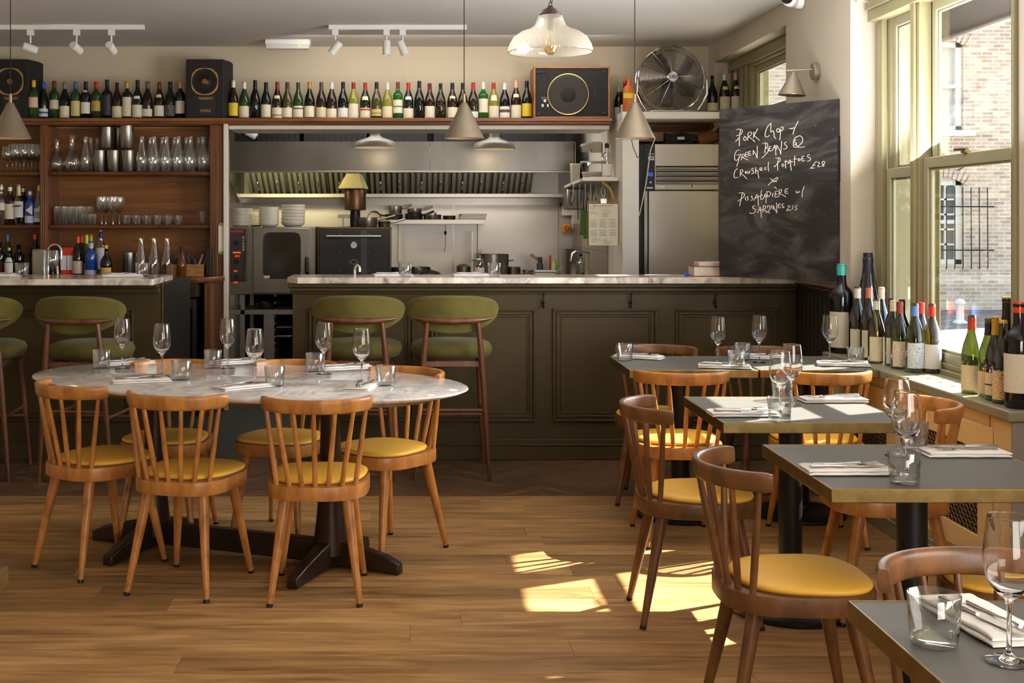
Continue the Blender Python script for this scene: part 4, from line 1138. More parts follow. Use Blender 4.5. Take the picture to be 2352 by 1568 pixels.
# window sill bottles
gS = 'open wine bottles grouped on the window sill by the joined tables'
def sill(px_, py_, kd, gl_, h, wd_, **kw):
    p = G(px_, py_, .7525)
    return bottle('wine_bottle', kd, gl_, p.x, p.y, .7525, h=h, label=wd_, group=gS, **kw)
Z75 = .7525
S_ = [
 (2.265, 6.60, 'bordeaux', 'black', .47, .060, dict(lcol=(206,196,170), lz=(.02,.14), cap=(70,180,176), capz=(.262,.302), rz=R(-55)), 'black magnum bottle with turquoise wax top by the dark wainscot'),
 (2.375, 6.52, 'champagne', 'tdark', .53, .062, dict(lcol=None, cap=(40,36,56), capz=(.25,.313)), 'very tall dark green magnum bottle, tallest on the sill'),
 (2.285, 6.42, 'burgundy', 'tdark', .36, .045, dict(lcol=(214,204,176), lz=(.01,.12), cap=(216,212,206), capz=(.25,.292)), 'dark bottle with white and navy neck beside the turquoise topped magnum'),
 (2.300, 6.30, 'burgundy', 'tdark', .37, .044, dict(lcol=(220,212,180), lz=(.01,.12), cap=(196,120,100), capz=(.25,.292)), 'dark bottle with red and white patterned neck foil'),
 (2.275, 6.13, 'burgundy', 'tolive', .315, .041, dict(lcol=(226,218,178), lz=(.012,.125), cap=(210,208,186), capz=(.25,.29)), 'olive glass bottle with pale foil, behind the joined table tumbler'),
 (2.385, 6.36, 'burgundy', 'tdark', .36, .042, dict(lcol=None, cap=(216,206,180), capz=(.25,.302)), 'dark bottle with cream wax top in the back row of the sill group'),
 (2.315, 6.02, 'burgundy', 'tolive', .315, .041, dict(lcol=(226,220,190), lz=(.012,.13), cap=(224,220,190), capz=(.25,.302)), 'olive bottle with cream foil and yellow rim in the middle of the sill group'),
 (2.300, 5.90, 'burgundy', 'tgreen', .315, .0415, dict(lcol=(232,224,196), lz=(.012,.125), cap=(150,64,50), capz=(.25,.302), ink=(170,90,60)), 'yellow green bottle with rust red foil and printed cream label'),
 (2.375, 6.20, 'burgundy', 'tdark', .315, .040, dict(lcol=None, cap=(84,52,50), capz=(.25,.302)), 'left one of two dark unlabelled bottles behind the blue foil bottle'),
 (2.385, 6.09, 'burgundy', 'tdark', .315, .040, dict(lcol=None, cap=(60,40,40), capz=(.25,.302)), 'right one of two dark unlabelled bottles behind the blue foil bottle'),
 (2.315, 5.76, 'burgundy', 'tgreen', .318, .0425, dict(lcol=(220,226,232), lz=(.02,.13), cap=(96,136,210), capz=(.245,.288), ink=(70,100,130)), 'bright green bottle with sky blue foil and blue landscape label'),
 (2.385, 5.86, 'burgundy', 'tdark', .315, .040, dict(lcol=None, cap=(210,60,30), capz=(.25,.302)), 'dark bottle with orange red foil half hidden behind the blue foil bottle'),
 (2.385, 5.74, 'burgundy', 'tolive', .318, .041, dict(lcol=(226,222,214), lz=(.02,.125), cap=(206,54,26), capz=(.245,.288)), 'olive bottle with red foil and white label, end of the group by the sash')]
for x, y, kd, gl_, h, r_, kw, wd_ in S_:
    bottle('wine_bottle', kd, gl_, x, y, Z75, h=h, r=r_, label=wd_, group=gS, **kw)
gT = 'wine bottles at the near end of the window sill'
for x, y, kd, gl_, h, r_, kw, wd_ in [
 (2.265, 5.06, 'burgundy', 'tgreen', .318, .041, dict(lcol=(228,210,170), lz=(.015,.11), cap=(200,66,40), capz=(.243,.286), rz=R(-30)), 'green bottle with red foil collar, first of the near sill bottles'),
 (2.285, 4.955, 'burgundy', 'tgreen', .313, .040, dict(lcol=(222,200,160), lz=(.015,.10), cap=(50,48,56), capz=(.235,.282), rz=R(-30)), 'bright green necked bottle with torn tan label on the near sill'),
 (2.272, 4.868, 'burgundy', 'tdark', .325, .039, dict(lcol=(228,214,180), lz=(.02,.10), cap=(200,150,50), capz=(.235,.302), band=((40,34,30),.055,.060), rz=R(-30)), 'dark bottle with gold foil between the torn label and the portrait label'),
 (2.262, 4.785, 'burgundy', 'tdark', .318, .040, dict(lcol=(226,190,140), lz=(.015,.12), cap=(206,170,60), capz=(.290,.302), ink=(60,48,44), rz=R(-30)), 'dark bottle with dark haired portrait label on the near sill'),
 (2.330, 4.90, 'burgundy', 'brown', .40, .046, dict(lcol=None, cap=(206,160,60), capz=(.285,.302)), 'tall brown bottle with gold rim behind the large red waxed bottle'),
 (2.268, 4.672, 'bordeaux', 'black', .395, .052, dict(lcol=(216,204,180), lz=(.045,.155), cap=(214,66,40), capz=(.270,.303), rz=R(-25), lang=85), 'large black magnum with bright red wax top and big cream label')]:
    bottle('wine_bottle', kd, gl_, x, y, Z75, h=h, r=r_, label=wd_, group=gT, **kw)

# ---------------------------------------------------------------- shelf glasses and bar stock
zs1, zs2, zc0 = 1.8275, 1.4185, 1.031
def simple(profile, mt_, name, seg=20): return MB().lathe(profile, seg).build(name, mt_, sm=60)
src = {}
def ware(kind, x, y, z, label, group, cat, s=(1,1,1), rx=0.0):
    if kind not in src:
        if kind == 'swine': o = wine_glass_simple(None)[0].build('wine_glass', M['gshelf'], sm=70)
        elif kind == 'carafe': o = simple([(.038,.001),(.042,.006),(.043,.10),(.040,.13),(.022,.21),(.0175,.245),(.0185,.27)], M['gshelf'], 'carafe')
        elif kind == 'decanter': o = simple([(.035,.001),(.055,.02),(.064,.05),(.058,.085),(.036,.125),(.021,.155),(.020,.20),(.028,.235)], M['gshelf'], 'decanter')
        elif kind == 'ribbed': o = simple([(0,.006),(.030,.001),(.032,.004),(.038,.14)], M['gshelf'], 'highball_glass')
        elif kind == 'low': o = simple([(0,.006),(.030,.001),(.033,.004),(.040,.072)], M['gshelf'], 'low_glass')
        elif kind == 'shot': o = simple([(0,.02),(.018,.001),(.022,.02),(.030,.095)], M['gshelf'], 'shot_glass')
        elif kind == 'goblet': o = simple([(.032,.001),(.008,.006),(.006,.08),(.03,.095),(.052,.14),(.046,.20)], M['gshelf'], 'goblet')
        elif kind == 'cooler': o = MB().lathe([(0,.0),(.052,0),(.055,.004),(.055,.178),(.052,.18),(.050,.178),(.050,.01),(0,.01)], 28).build('wine_cooler', M['steel'], sm=40)
        src[kind] = o
    else:
        o = src[kind].copy(); C.objects.link(o)
    o.location = (x, y, z); o.scale = s; o.rotation_euler = (rx, 0, 0)
    return tag(o, label, cat, group)
Df, Db = 9.64, 9.76
for px_, dd, hh, wd_ in ((16,9.63,.9,''),(29,9.72,1.0,''),(37,9.63,1.0,''),(46,9.72,.97,''),(55,9.63,1.0,''),(65,9.72,1.0,''),(73,9.63,1.0,''),(82,9.72,1.0,''),(91,9.63,.98,'')):
    ware('swine', px2x(px_, dd), dd, zs1, f'stemmed wine glass on the top left shelf, {ords[int((px_-16)//8.5)]} from the photo edge', 'wine glasses on the top left shelf', 'wine glass', (1,1,.93*hh))
ware('decanter', px2x(131, Df), Df, zs1, 'glass decanter with straight neck at the left end of the top shelf', 'decanters on the top shelf', 'decanter', (.85,.85,1.08))
ware('decanter', px2x(165, Df), Df, zs1, 'larger round bellied glass decanter beside the straight necked one', 'decanters on the top shelf', 'decanter', (1,1,1.2))
for px_, dd, w_ in ((197,9.66,'front'),(209,9.74,'middle'),(223,9.80,'rear')):
    ware('carafe', px2x(px_, dd), dd, zs1, f'glass water carafe left of the steel wine coolers, {w_} of three', 'carafes left of the coolers', 'carafe')
for px_, z_, d_, w_ in ((229,zs1,9.65,'bottom left of the steel pyramid'),(261,zs1,9.65,'bottom middle of the steel pyramid'),(295,zs1,9.65,'bottom right of the steel pyramid'),
                       (246,zs1+.181,9.66,'left one of the upper tier'),(291,zs1+.181,9.65,'largest one of the upper tier'),(272,zs1+.181,9.77,'back one of the upper tier')):
    ware('cooler', px2x(px_, d_), d_, z_, 'brushed steel wine cooler, ' + w_, 'steel wine coolers on the top shelf', 'wine cooler', (.95,.95,.92) if px_ != 291 else (1.05,1.05,1.0))
for k, px_ in enumerate((326,354,382,410,438,467)):
    for dd in (9.63, 9.73, 9.82):
        ware('carafe', px2x(px_, 9.63)+ (dd-9.63)*.10 + (0 if dd == 9.63 else .035), dd, zs1, f'glass water carafe right of the steel coolers, {ords[k]} column, {dict([(9.63,"front"),(9.73,"middle"),(9.82,"back")])[dd]} row', 'carafes right of the coolers', 'carafe')
for k, px_ in enumerate((134,150,166,182,189)):
    for dd in (9.64, 9.76):
        ware('ribbed', px2x(px_, 9.64)+(dd-9.64)*.2, dd, zs2, f'tall clear highball glass on the middle shelf, {ords[k]} from the left, {"front" if dd < 9.7 else "back"} row', 'highball glasses on the middle shelf', 'glass')
for px_ in (196, 212):
    for dd in (9.63, 9.74): ware('low', px2x(px_, dd), dd, zs2, f'low ribbed glass beside the highballs, {"left" if px_ < 200 else "right"} one, {"front" if dd < 9.7 else "back"} row', 'low glasses beside the highballs', 'glass', (1,1,1.15))
for i, (px_, dd) in enumerate(((234,9.63),(243,9.76),(260,9.63),(274,9.72))):
    ware('goblet', px2x(px_, dd), dd, zs2, f'stemmed goblet on the middle shelf, {ords[i]} from the left of the four', 'goblets on the middle shelf', 'goblet', (.85,.85,1.1))
for k in range(6):
    for dd in (9.63, 9.75): ware('low', px2x(292+k*23.5, dd), dd, zs2, f'low clear glass right of the goblets, {ords[k]} from the left, {"front" if dd < 9.7 else "back"} row', 'row of low glasses on the middle shelf', 'glass')
ware('shot', px2x(463, Df), Df, zs2, 'single small tumbler alone at the right end of the middle shelf', 'small tumbler', 'glass', (1.2,1.2,1.1))
gm = 'spirits on the middle left shelf'
bottle('spirit_bottle', 'spirit', 'clear', px2x(3,Df), Df, zs2, h=.31, label='clear spirit bottle with round white label at the photo edge', lcol=whit, lz=(.10,.15), cap=(226,222,206), capz=(.24,.277), group=gm, cat='bottle')
bottle('spirit_bottle', 'spirit', 'brown', px2x(23,Df), Df, zs2, h=.305, label='dark spirit bottle with white cap and orange printed white label', lcol=(226,220,200), lz=(.04,.145), cap=(226,224,216), capz=(.235,.277), group=gm, cat='bottle', ink=(190,120,50))
c_ = bottle('spirit_bottle', 'spirit', 'clear', px2x(43,Df), Df, zs2, h=.31, label='clear bottle lettered in capitals with black on pale label', lcol=(206,210,206), lz=(.05,.16), cap=(206,190,150), capz=(.20,.277), group=gm, cat='bottle')
text('lettering', 'CAMPARI', cm((24,24,26)), c_, (0,-.0425,.128), FACE, .0165, spacing=.95, bold=.0006)
bottle('spirit_bottle', 'spirit', 'brown', px2x(53,9.76), 9.76, zs2, h=.30, label='dark white capped bottle behind the lettered bottle', lcol=None, cap=(226,224,216), capz=(.235,.277), group=gm, cat='bottle')
c_ = bottle('spirit_bottle', 'spirit', 'blue', px2x(69,Df), Df, zs2, h=.27, label='dark blue gin bottle with large white wedge on its label', lcol=(190,190,206), lz=(.015,.07), cap=(206,206,210), capz=(.235,.277), group=gm, cat='bottle')
MB().add([(-.022,-.0415,.115),(.03,-.0415,.155),(.03,-.0415,.075)],[(0,1,2)]).add([(-.022,-.0412,.115),(.03,-.0412,.155),(.03,-.0412,.075)],[(2,1,0)]).build('label_wedge', cm((216,214,216)), c_, sm=0)
c_ = bottle('spirit_bottle', 'burgundy', 'clear', px2x(90,Df), Df, zs2, h=.315, label='clear vodka bottle with pale label and yellow neck band by the shelf post', lcol=(206,216,216), lz=(.02,.12), cap=(214,210,60), capz=(.25,.285), group=gm, cat='bottle', ink=(190,200,200))
text('lettering', 'EAST\nLONDON\nVODKA', cm((40,44,48)), c_, (-.002,-.0425,.072), FACE, .0165, bold=.0004)
bottle('spirit_bottle', 'burgundy', 'clear', px2x(96,9.77), 9.77, zs2, h=.31, label='clear bottle with yellow neck band hidden by the shelf post', lcol=None, cap=(214,210,60), capz=(.25,.302), group=gm, cat='bottle')
gn = 'bottles on the back counter'
def cb(px_, dd, kd, gl_, h, words, **kw):
    return bottle('spirit_bottle', kd, gl_, px2x(px_, dd), dd, zc0, h=h, label=words, group=gn, cat='bottle', **kw)
cb(0,9.45,'spirit','dgreen',.26,'dark bottle with diamond shaped red label at the photo edge', lcol=(96,36,24), lz=(.03,.12))
cb(17,9.6,'burgundy','dgreen',.315,'green glass bottle with blue capsule on the back counter', lcol=(60,60,40), lz=(.03,.10), cap=(40,96,130), capz=(.25,.30))
cb(21,9.4,'squat','dgreen',.215,'small bitters bottle with yellow cap and oversized white paper label', lcol=(226,224,220), lz=(.005,.135), cap=(222,190,40), capz=(.184,.207), r=.034)
cb(43,9.55,'spirit','black',.24,'short black bottle behind the steel beer tap', lcol=(40,36,36), lz=(.03,.10))
cb(80,9.6,'burgundy','black',.315,'black bottle with red capsule beside the shelf post', lcol=(30,26,24), lz=(.03,.12), cap=(190,36,24), capz=(.262,.302))
cb(179,9.45,'burgundy','black',.30,'dark vermouth bottle with pink label and orange red cap', lcol=(222,196,180), lz=(.02,.115), cap=(206,70,34), capz=(.25,.302), ink=(170,90,80))
cb(188,9.62,'burgundy','black',.30,'dark bottle with orange red cap behind the pink labelled vermouth', lcol=None, cap=(206,70,34), capz=(.25,.302))
cb(199,9.55,'burgundy','olive',.31,'left one of two lime capped bottles', lcol=(222,224,190), lz=(.01,.09), cap=(190,190,44), capz=(.235,.302))
cb(209,9.66,'burgundy','olive',.31,'right one of two lime capped bottles', lcol=None, cap=(190,190,44), capz=(.235,.302))
cb(209,9.42,'spirit','blue',.265,'blue bottle with silver cap and lavender label', lcol=(190,186,206), lz=(.01,.05), cap=(186,180,180), capz=(.22,.277), r=.047)
cb(232,9.55,'spirit','clear',.345,'tall clear bottle with navy neck behind the yellow capped bottle', lcol=(206,200,206), lz=(.04,.17), cap=(40,48,90), capz=(.23,.277))
c_ = cb(244,9.36,'squat','black',.235,'squat black bottle with chunky yellow cap', lcol=(222,180,70), lz=(.005,.06), cap=(226,178,30), capz=(.183,.207))
c_ = cb(417,9.36,'squat','amber',.225,'brown dropper bottle with black cap in front of the wooden crate', lcol=None, cap=(20,20,24), capz=(.155,.207), r=.037)
rbx = thing('gift_box', 'red and white printed carton on the back counter', 'box', (px2x(160,9.5), 9.5, zc0))
MB().box(-.055,.045,-.05,.05,0,.045).build('printed_band', cm((206,60,36)), rbx, bevel=.002)
MB().box(-.055,.045,-.05,.05,.155,.215).build('printed_band', cm((206,60,36)), rbx, bevel=.002)
MB().box(-.0548,.0448,-.0498,.0498,.045,.155).build('carton_body', cm((222,220,226)), rbx)
MB().box(-.010,-.006,-.0505,-.0495,.045,.155).build('stripe', M['black'], rbx, sm=0)
ware('cooler', px2x(296,9.45), 9.45, zc0, 'brushed steel wine cooler standing on the back counter', 'single wine cooler', 'wine cooler', (.95,.95,1.0))
for px_, w_ in ((324,'left'),(354,'middle'),(384,'right')):
    ware('carafe', px2x(px_,9.40), 9.40, zc0, 'tapered glass carafe on the back counter, '+w_+' of three', 'carafes on the back counter', 'carafe', (1.05,1.05,1.06))
ct_ = thing('wooden_crate', 'small wooden crate of pens and tools on the back counter', 'crate', (px2x(432,9.45), 9.42, zc0))
cw = MB().box(-.13,.13,-.05,-.04,0,.09).box(-.13,.13,.07,.08,0,.09).box(-.13,-.12,-.04,.07,0,.09).box(.12,.13,-.04,.07,0,.09).box(-.12,.12,-.04,.07,0,.01)
cw.build('crate_body', wood('crate_pine', (120,80,40), (170,122,70), .6, (2,8,8)), ct_, bevel=.002)
rn = random.Random(11)
for k in range(12):
    x = -.10+.018*k; lean = rn.uniform(-.05,.06)
    c3 = rn.choice([(30,28,28),(120,80,50),(40,60,140),(170,160,150),(60,50,44)])
    MB().tube([(x,rn.uniform(-.02,.05),.02),(x+lean,rn.uniform(-.02,.05),rn.uniform(.13,.21))], rn.uniform(.005,.010), 8).build('tool', cm(c3), ct_)
tag(MB().box(0,.035,0,.12,0,.215).build('menu_folder', M['black'], loc=(px2x(474,9.4), 9.38, zc0), bevel=.002), 'black spiral bound folder standing at the right end of the back counter', 'folder')
# beer tap, rinser tap on the left bar
tapm = thing('beer_tap', 'brushed steel dispensing tower with curved spout on the left bar', 'tap', (px2x(62,7.86), 8.15, 0))
MB().box(-.045,.045,-.05,.05,1.0,1.265).build('tower', M['steelv'], tapm, bevel=.012)
MB().tube([(.04,0,1.19),(.08,0,1.19),(.105,0,1.16),(.11,0,1.10)], .011, 10).build('spout', M['steelv'], tapm, sm=60)
fc = thing('bar_tap', 'slim chrome swan neck tap behind the left marble bar', 'tap', (px2x(106,8.1), 8.15, 0))
pts = [(0,0,1.0),(0,0,1.22)] + [(.042-.042*math.cos(R(a)),0,1.25+.045*math.sin(R(a))) for a in range(0,181,20)] + [(.084,0,1.20)]
MB().tube(pts, .0075, 10).build('neck', M['chrome'], fc, sm=60)
tg = G(122, 634, 1.108)
for px_, wd_ in ((122,'tall stemmed wine glass standing behind the left bar below the chrome tap'),):
    ware('swine', px2x(px_, 8.1), 8.1, 1.05, wd_, 'glass behind the left bar', 'wine glass', (1,1,.9))
nt_ = MB().box(-.028,.028,0,.001,0,.168)
nn_ = thing('taped_note', 'narrow white note fixed with green tape on the wooden pilaster', 'note', (px2x(509,9.54), 9.5455, 1.203))
MB().box(-.025,.02,-.001,0,0,.215).build('paper', M['paper'], nn_, sm=0)
MB().box(-.02,.014,-.0016,-.0009,.205,.23).build('tape', cm((126,176,60)), nn_, sm=0)
MB().box(-.018,.016,-.0016,-.0009,-.012,.012).build('tape', cm((126,176,60)), nn_, sm=0)

# ---------------------------------------------------------------- speakers
def studio_speaker(x, label):
    s = thing('speaker', label, 'speaker', (x, 9.56, ZL), 0, 'black speakers on the ledge')
    w, h = .144, .456
    b = MB().prism([(-w,0),(w,0),(w+.035,.15),(w+.035,.26),(-w,.26)], 0, h-.002)
    b.build('cabinet', mat('speaker_cabinet_black', (30,28,27), .75, bump=.1, bscale=120), s, bevel=.008)
    cz = .283; r_ = .104
    b = MB(); rings = []
    pts = superell(r_, r_, 2.7, 48)
    b.rings([[(x_, -.006, z_+cz) for x_, z_ in pts], [(x_, 0.001, z_+cz) for x_, z_ in pts]]).build('chassis_ring', M['gold'], s, sm=40)
    fM = T(-.0, -.0065, cz, rx=R(90))
    MB().lathe([(.096,.0),(.098,.003),(.092,.004),(.086,.002)], 40, M=fM).build('surround', M['black'], s)
    MB().lathe([(.091,.0035),(.075,.002),(.03,.0008),(.022,.004),(0,.008)], 36, M=fM).build('cone', mat('poly_cone', (20,20,20), .3), s)
    b = MB().lathe([(.020,.0045),(.020,.0065),(0,.0075)], 20, M=fM); b.build('dust_badge', mat('badge_gold', (150,104,60), .4, .6), s)
    for sx in (-1,1):
        for sz in (-1,1): MB().lathe([(0,.003),(.005,.003),(.005,0)], 10, M=T(sx*.079,-.005,cz+sz*.079,rx=R(90))).build('screw', M['black'], s)
    MB().lathe([(.021,.002),(.019,.002),(.018,-.02),(0,-.02)], 24, M=T(.005,0,.106,rx=R(90))).build('port', M['black'], s)
    MB().box(-.045,.078,-.0012,0,.03,.178).build('badge_plate', cm((34,32,31)), s, sm=0)
    g3 = mat('lettering_gold', (186,140,84), .4, .3)
    text('lettering', 'TANNOY', g3, s, (.005,-.002,.153), FACE, .026, bold=.0006)
    text('lettering', 'DTM-8', g3, s, (.005,-.002,.058), FACE, .026, bold=.0006)
    return s
studio_speaker(px2x(470.5,9.56), 'black upright speaker with gold ring, between the two rows of wine bottles')
studio_speaker(px2x(23,9.56), 'black upright speaker with gold ring, behind the left cone lamp')
sp2 = thing('speaker', 'large horizontal speaker in a walnut case beside the last yellow labelled bottle', 'speaker', (px2x(1313.5,9.52), 9.52, ZL))
w, h = .290, .392
MB().box(-w,w,.0,.30,0,.012).box(-w,w,0,.30,h-.012,h).box(-w,-w+.012,0,.30,.012,h-.012).box(w-.012,w,0,.30,.012,h-.012).build('wooden_case', wood('walnut_case', (130,78,34), (176,112,56), .4, (2,2,2)), sp2, bevel=.002)
MB().box(-w+.012,w-.012,.012,.28,.012,h-.012).build('baffle', M['blackm'], sp2, sm=0)
fM = T(-.028, .010, .183, rx=R(90))
MB().lathe([(.158,0),(.158,.006),(.152,.007),(.152,0)], 56, M=fM).build('gold_ring', M['gold'], sp2)
MB().lathe([(.152,.003),(.148,.005),(.136,.003),(.130,.0015)], 48, M=fM).build('surround', M['black'], sp2)
MB().lathe([(.133,.003),(.118,.0),(.06,-.001),(.055,.004),(.03,.010),(0,.012)], 48, M=fM).build('cone', M['cone'], sp2)
MB().lathe([(.055,.0045),(.045,.010),(.02,.0135),(0,.014)], 36, M=fM).build('dust_cap', mat('dust_cap', (30,27,26), .8), sp2)
MB().lathe([(.035,.001),(.033,.001),(.032,-.001),(0,-.001)], 28, M=T(-.212,.0115,.313,rx=R(90))).build('port', mat('port_dark', (14,12,8), .9), sp2)
for sx, sz in ((-.255,.352),(.245,.352),(-.255,.03),(.245,.04)): MB().box(sx-.018,sx+.018,.004,.012,sz-.008,sz+.008).build('grille_catch', M['black'], sp2, bevel=.002)
b = MB()
for a0, a1, c0, c1 in ((.18,.25,.148,.150),(.18,.25,.266,.268),(.18,.182,.148,.268),(.248,.25,.148,.268)): b.box(a0,a1,.0105,.012,c0,c1)
b.build('control_plate', cm((60,58,56)), sp2, sm=0)
MB().tube([(-.232,.01,.158),(-.205,.01,.12),(-.178,.01,.158)], .0012, 5).tube([(-.232,.01,.158),(-.178,.01,.158)], .0012, 5).box(-.213,-.197,.009,.012,.122,.146).box(-.230,-.214,.0105,.012,.086,.108).box(-.188,-.176,.0105,.012,.086,.108).build('printed_diagram', cm((200,198,192)), sp2, sm=0)
# ---------------------------------------------------------------- fan
fan = thing('fan', 'large round chrome floor fan standing on the white fridge housing', 'fan', (px2x(1541,9.45), 9.45, ZB))
cz = .262; r_ = .250
fM = T(0, -.02, cz, rx=R(90-6))
b = MB()
b.tube([(r_*math.cos(t*math.pi/30), r_*math.sin(t*math.pi/30), 0) for t in range(60)], .006, 8, closed=True, M=fM)
b.tube([(r_*1.0*math.cos(t*math.pi/30), r_*1.0*math.sin(t*math.pi/30), -.11) for t in range(60)], .005, 6, closed=True, M=fM)
b.build('guard_rim', M['chrome'], fan)
b = MB(); nr = 28
for k in range(nr):
    rr = .045 + (r_-.052)*k/(nr-1); zz = .045*(1-(rr/r_)**2.4)
    b.tube([(rr*math.cos(t*math.pi/26), rr*math.sin(t*math.pi/26), zz) for t in range(52)], .0017, 4, closed=True, M=fM)
for k in range(12):
    a = 2*math.pi*k/12+.1
    b.tube([(rr*math.cos(a), rr*math.sin(a), .045*(1-(rr/r_)**2.4)) for rr in (.04,.09,.14,.19,.25)], .0021, 5, M=fM)
b.build('front_guard', mat('guard_chrome', (150,145,140), .25, 1), fan)
b = MB()
for k in range(16):
    rr = .05 + (r_-.055)*k/15
    b.tube([(rr*math.cos(t*math.pi/20), rr*math.sin(t*math.pi/20), -.11-.03*(1-(rr/r_)**2)) for t in range(40)], .0013, 4, closed=True, M=fM)
for k in range(24):
    a = 2*math.pi*k/24; b.tube([(r_*math.cos(a), r_*math.sin(a), 0),(r_*1.0*math.cos(a), r_*1.0*math.sin(a), -.11),(.06*math.cos(a), .06*math.sin(a), -.14)], .0014, 4, M=fM)
b.build('rear_guard', M['steel'], fan)
for k in range(5):
    a0 = 2*math.pi*k/5+.5; vs = []; fs = []
    for i in range(7):
        rr = .04+.175*i/6; wdt = .34+.42*math.sin(math.pi*min(1,(i+1)/7.0)**.8)
        for j in range(5):
            a = a0 + (j/4-.5)*wdt + i*.05; vs.append((rr*math.cos(a), rr*math.sin(a), -.045 + (j/4-.5)*.045))
    for i in range(6):
        for j in range(4): q = i*5+j; fs.append((q,q+1,q+6,q+5))
    bl_ = MB().add(vs, fs, fM).build('blade', mat('fan_blade', (104,98,98), .45, .4) if k == 0 else bpy.data.materials['fan_blade'], fan)
    so = bl_.modifiers.new('solid', 'SOLIDIFY'); so.thickness = .002
MB().lathe([(0,-.10),(.06,-.10),(.06,-.15),(.045,-.18),(0,-.18)], 24, M=fM).build('motor', M['black'], fan)
MB().lathe([(.041,.040),(.041,.050),(.036,.055),(0,.056)], 32, M=fM).build('hub', M['chrome'], fan)
MB().lathe([(.033,.0555),(.033,.0575),(0,.058)], 32, M=fM).build('hub_badge', M['whitep'], fan)
text('lettering', 'CED', cm((56,84,150)), fan, (0,-.0795,cz+.006), (R(84),0,0), .030, bold=.001)
b = MB().tube([(r_+.012,-.045,cz-.01),(r_+.016,-.04,cz-.12),(r_*.93,-.035,.075),(r_*.75,-.03,.012)], .009, 8).tube([(-r_-.012,-.045,cz-.01),(-r_-.016,-.04,cz-.12),(-r_*.93,-.035,.075),(-r_*.75,-.03,.012)], .009, 8)
b.tube([(r_*.75,-.03,.012),(r_*.7,-.12,.008),(-r_*.7,-.12,.008),(-r_*.75,-.03,.012)], .008, 8).tube([(r_*.7,-.03,.012),(r_*.7,.15,.008),(-r_*.7,.15,.008),(-r_*.7,-.03,.012)], .008, 8)
b.build('stand', M['chrome'], fan, sm=60)

# ---------------------------------------------------------------- lamps
def cone_pendant(px_, label, D=7.6, ytop=237, ybot=318, hw=46):
    x = px2x(px_, D); r_ = hw*D/F_PX; zt_ = EYE-(ytop-VY)*D/F_PX; zb_ = EYE-(ybot-VY)*D/F_PX
    s = thing('pendant_lamp', label, 'pendant lamp', (x, D, zb_), 0, 'cone shaped pendant lamps')
    h = zt_-zb_
    MB().lathe([(r_,0),(r_+.001,.002),(.020,h),(.012,h+.004),(.012,h+.002),(.018,h-.003),(r_-.003,.0015),(r_,0)], 40).build('lamp_shade', M['nickel'], s, sm=30)
    MB().lathe([(.010,h),(.009,h+.055),(.004,h+.06),(0,h+.06)], 14).build('cord_grip', M['nickel'], s)
    MB().tube([(0,0,h+.05),(0,0,ZC-zb_)], .0028, 6).build('cord', M['black'], s)
    MB().lathe([(0,.012),(.012,.018),(.021,.036),(.019,.055),(.010,.075)], 16).build('bulb', mat('bulb_warm', (255,214,150), .3, emit=(255,200,130), es=14) if 'bulb_warm' not in bpy.data.materials else bpy.data.materials['bulb_warm'], s)
    light('lamp_light', 'POINT', (x, D, zb_+.03), 3.2, (1.0,.72,.42), .02)
cone_pendant(24, 'cone pendant lamp hanging over the left bar at the photo edge')
cone_pendant(1066, 'cone pendant lamp hanging in front of the kitchen opening')
cone_pendant(1458, 'cone pendant lamp hanging beside the white fridge column')
def enamel_pendant(px_, ybot, label):
    D = 10.35; x = px2x(px_, D); zb_ = EYE-(ybot-VY)*D/F_PX
    s = thing('pendant_lamp', label, 'pendant lamp', (x, D, zb_), 0, 'enamel kitchen pass lamps')
    MB().lathe([(.176,0),(.177,.004),(.165,.04),(.150,.055),(.06,.085),(.042,.10),(.036,.15),(.034,.15),(.040,.098),(.058,.082),(.146,.052),(.160,.038),(.172,.003)], 40).build('lamp_shade', mat('grey_enamel', (122,116,104), .4), s, sm=40)
    MB().lathe([(0,.02),(.03,.03),(.035,.06),(.02,.085)], 16).build('bulb', bpy.data.materials['bulb_warm'], s)
    MB().tube([(0,0,.14),(0,0,2.62-zb_)], .004, 6).build('cord', M['black'], s)
    light('lamp_light', 'POINT', (x, D-.02, zb_-.01), 2.4, (1.0,.80,.50), .03)
enamel_pendant(862, 339, 'grey enamel dome lamp over the pass, left of the two')
enamel_pendant(1135, 343, 'grey enamel dome lamp over the pass, right of the two')
# ribbed glass pendant
D = 5.67; x = px2x(1264, D); zb_ = EYE-(120-VY)*D/F_PX
gpn = thing('pendant_lamp', 'large ribbed glass pendant lamp hanging from a chain', 'pendant lamp', (x, D, zb_))
m, nt, p = newmat('ribbed_glass'); nt.nodes.remove(p)
o_ = nt.nodes['Material Output']; tr = N(nt,'ShaderNodeBsdfTransparent'); tr.inputs[0].default_value = (.93,.90,.82,1)
df = N(nt,'ShaderNodeBsdfTranslucent'); df.inputs[0].default_value = (.85,.80,.68,1); dd_ = N(nt,'ShaderNodeBsdfDiffuse'); dd_.inputs[0].default_value = (.80,.76,.66,1); gl_ = N(nt,'ShaderNodeBsdfGlossy'); gl_.inputs['Roughness'].default_value = .12
a1 = N(nt,'ShaderNodeMixShader'); a1.inputs[0].default_value = .5; L(nt,df.outputs[0],a1.inputs[1]); L(nt,dd_.outputs[0],a1.inputs[2])
a2 = N(nt,'ShaderNodeMixShader'); a2.inputs[0].default_value = .16; L(nt,a1.outputs[0],a2.inputs[1]); L(nt,gl_.outputs[0],a2.inputs[2])
a3 = N(nt,'ShaderNodeMixShader')
tc = N(nt,'ShaderNodeTexCoord'); sx_ = N(nt,'ShaderNodeSeparateXYZ'); L(nt,tc.outputs['Object'],sx_.inputs[0])
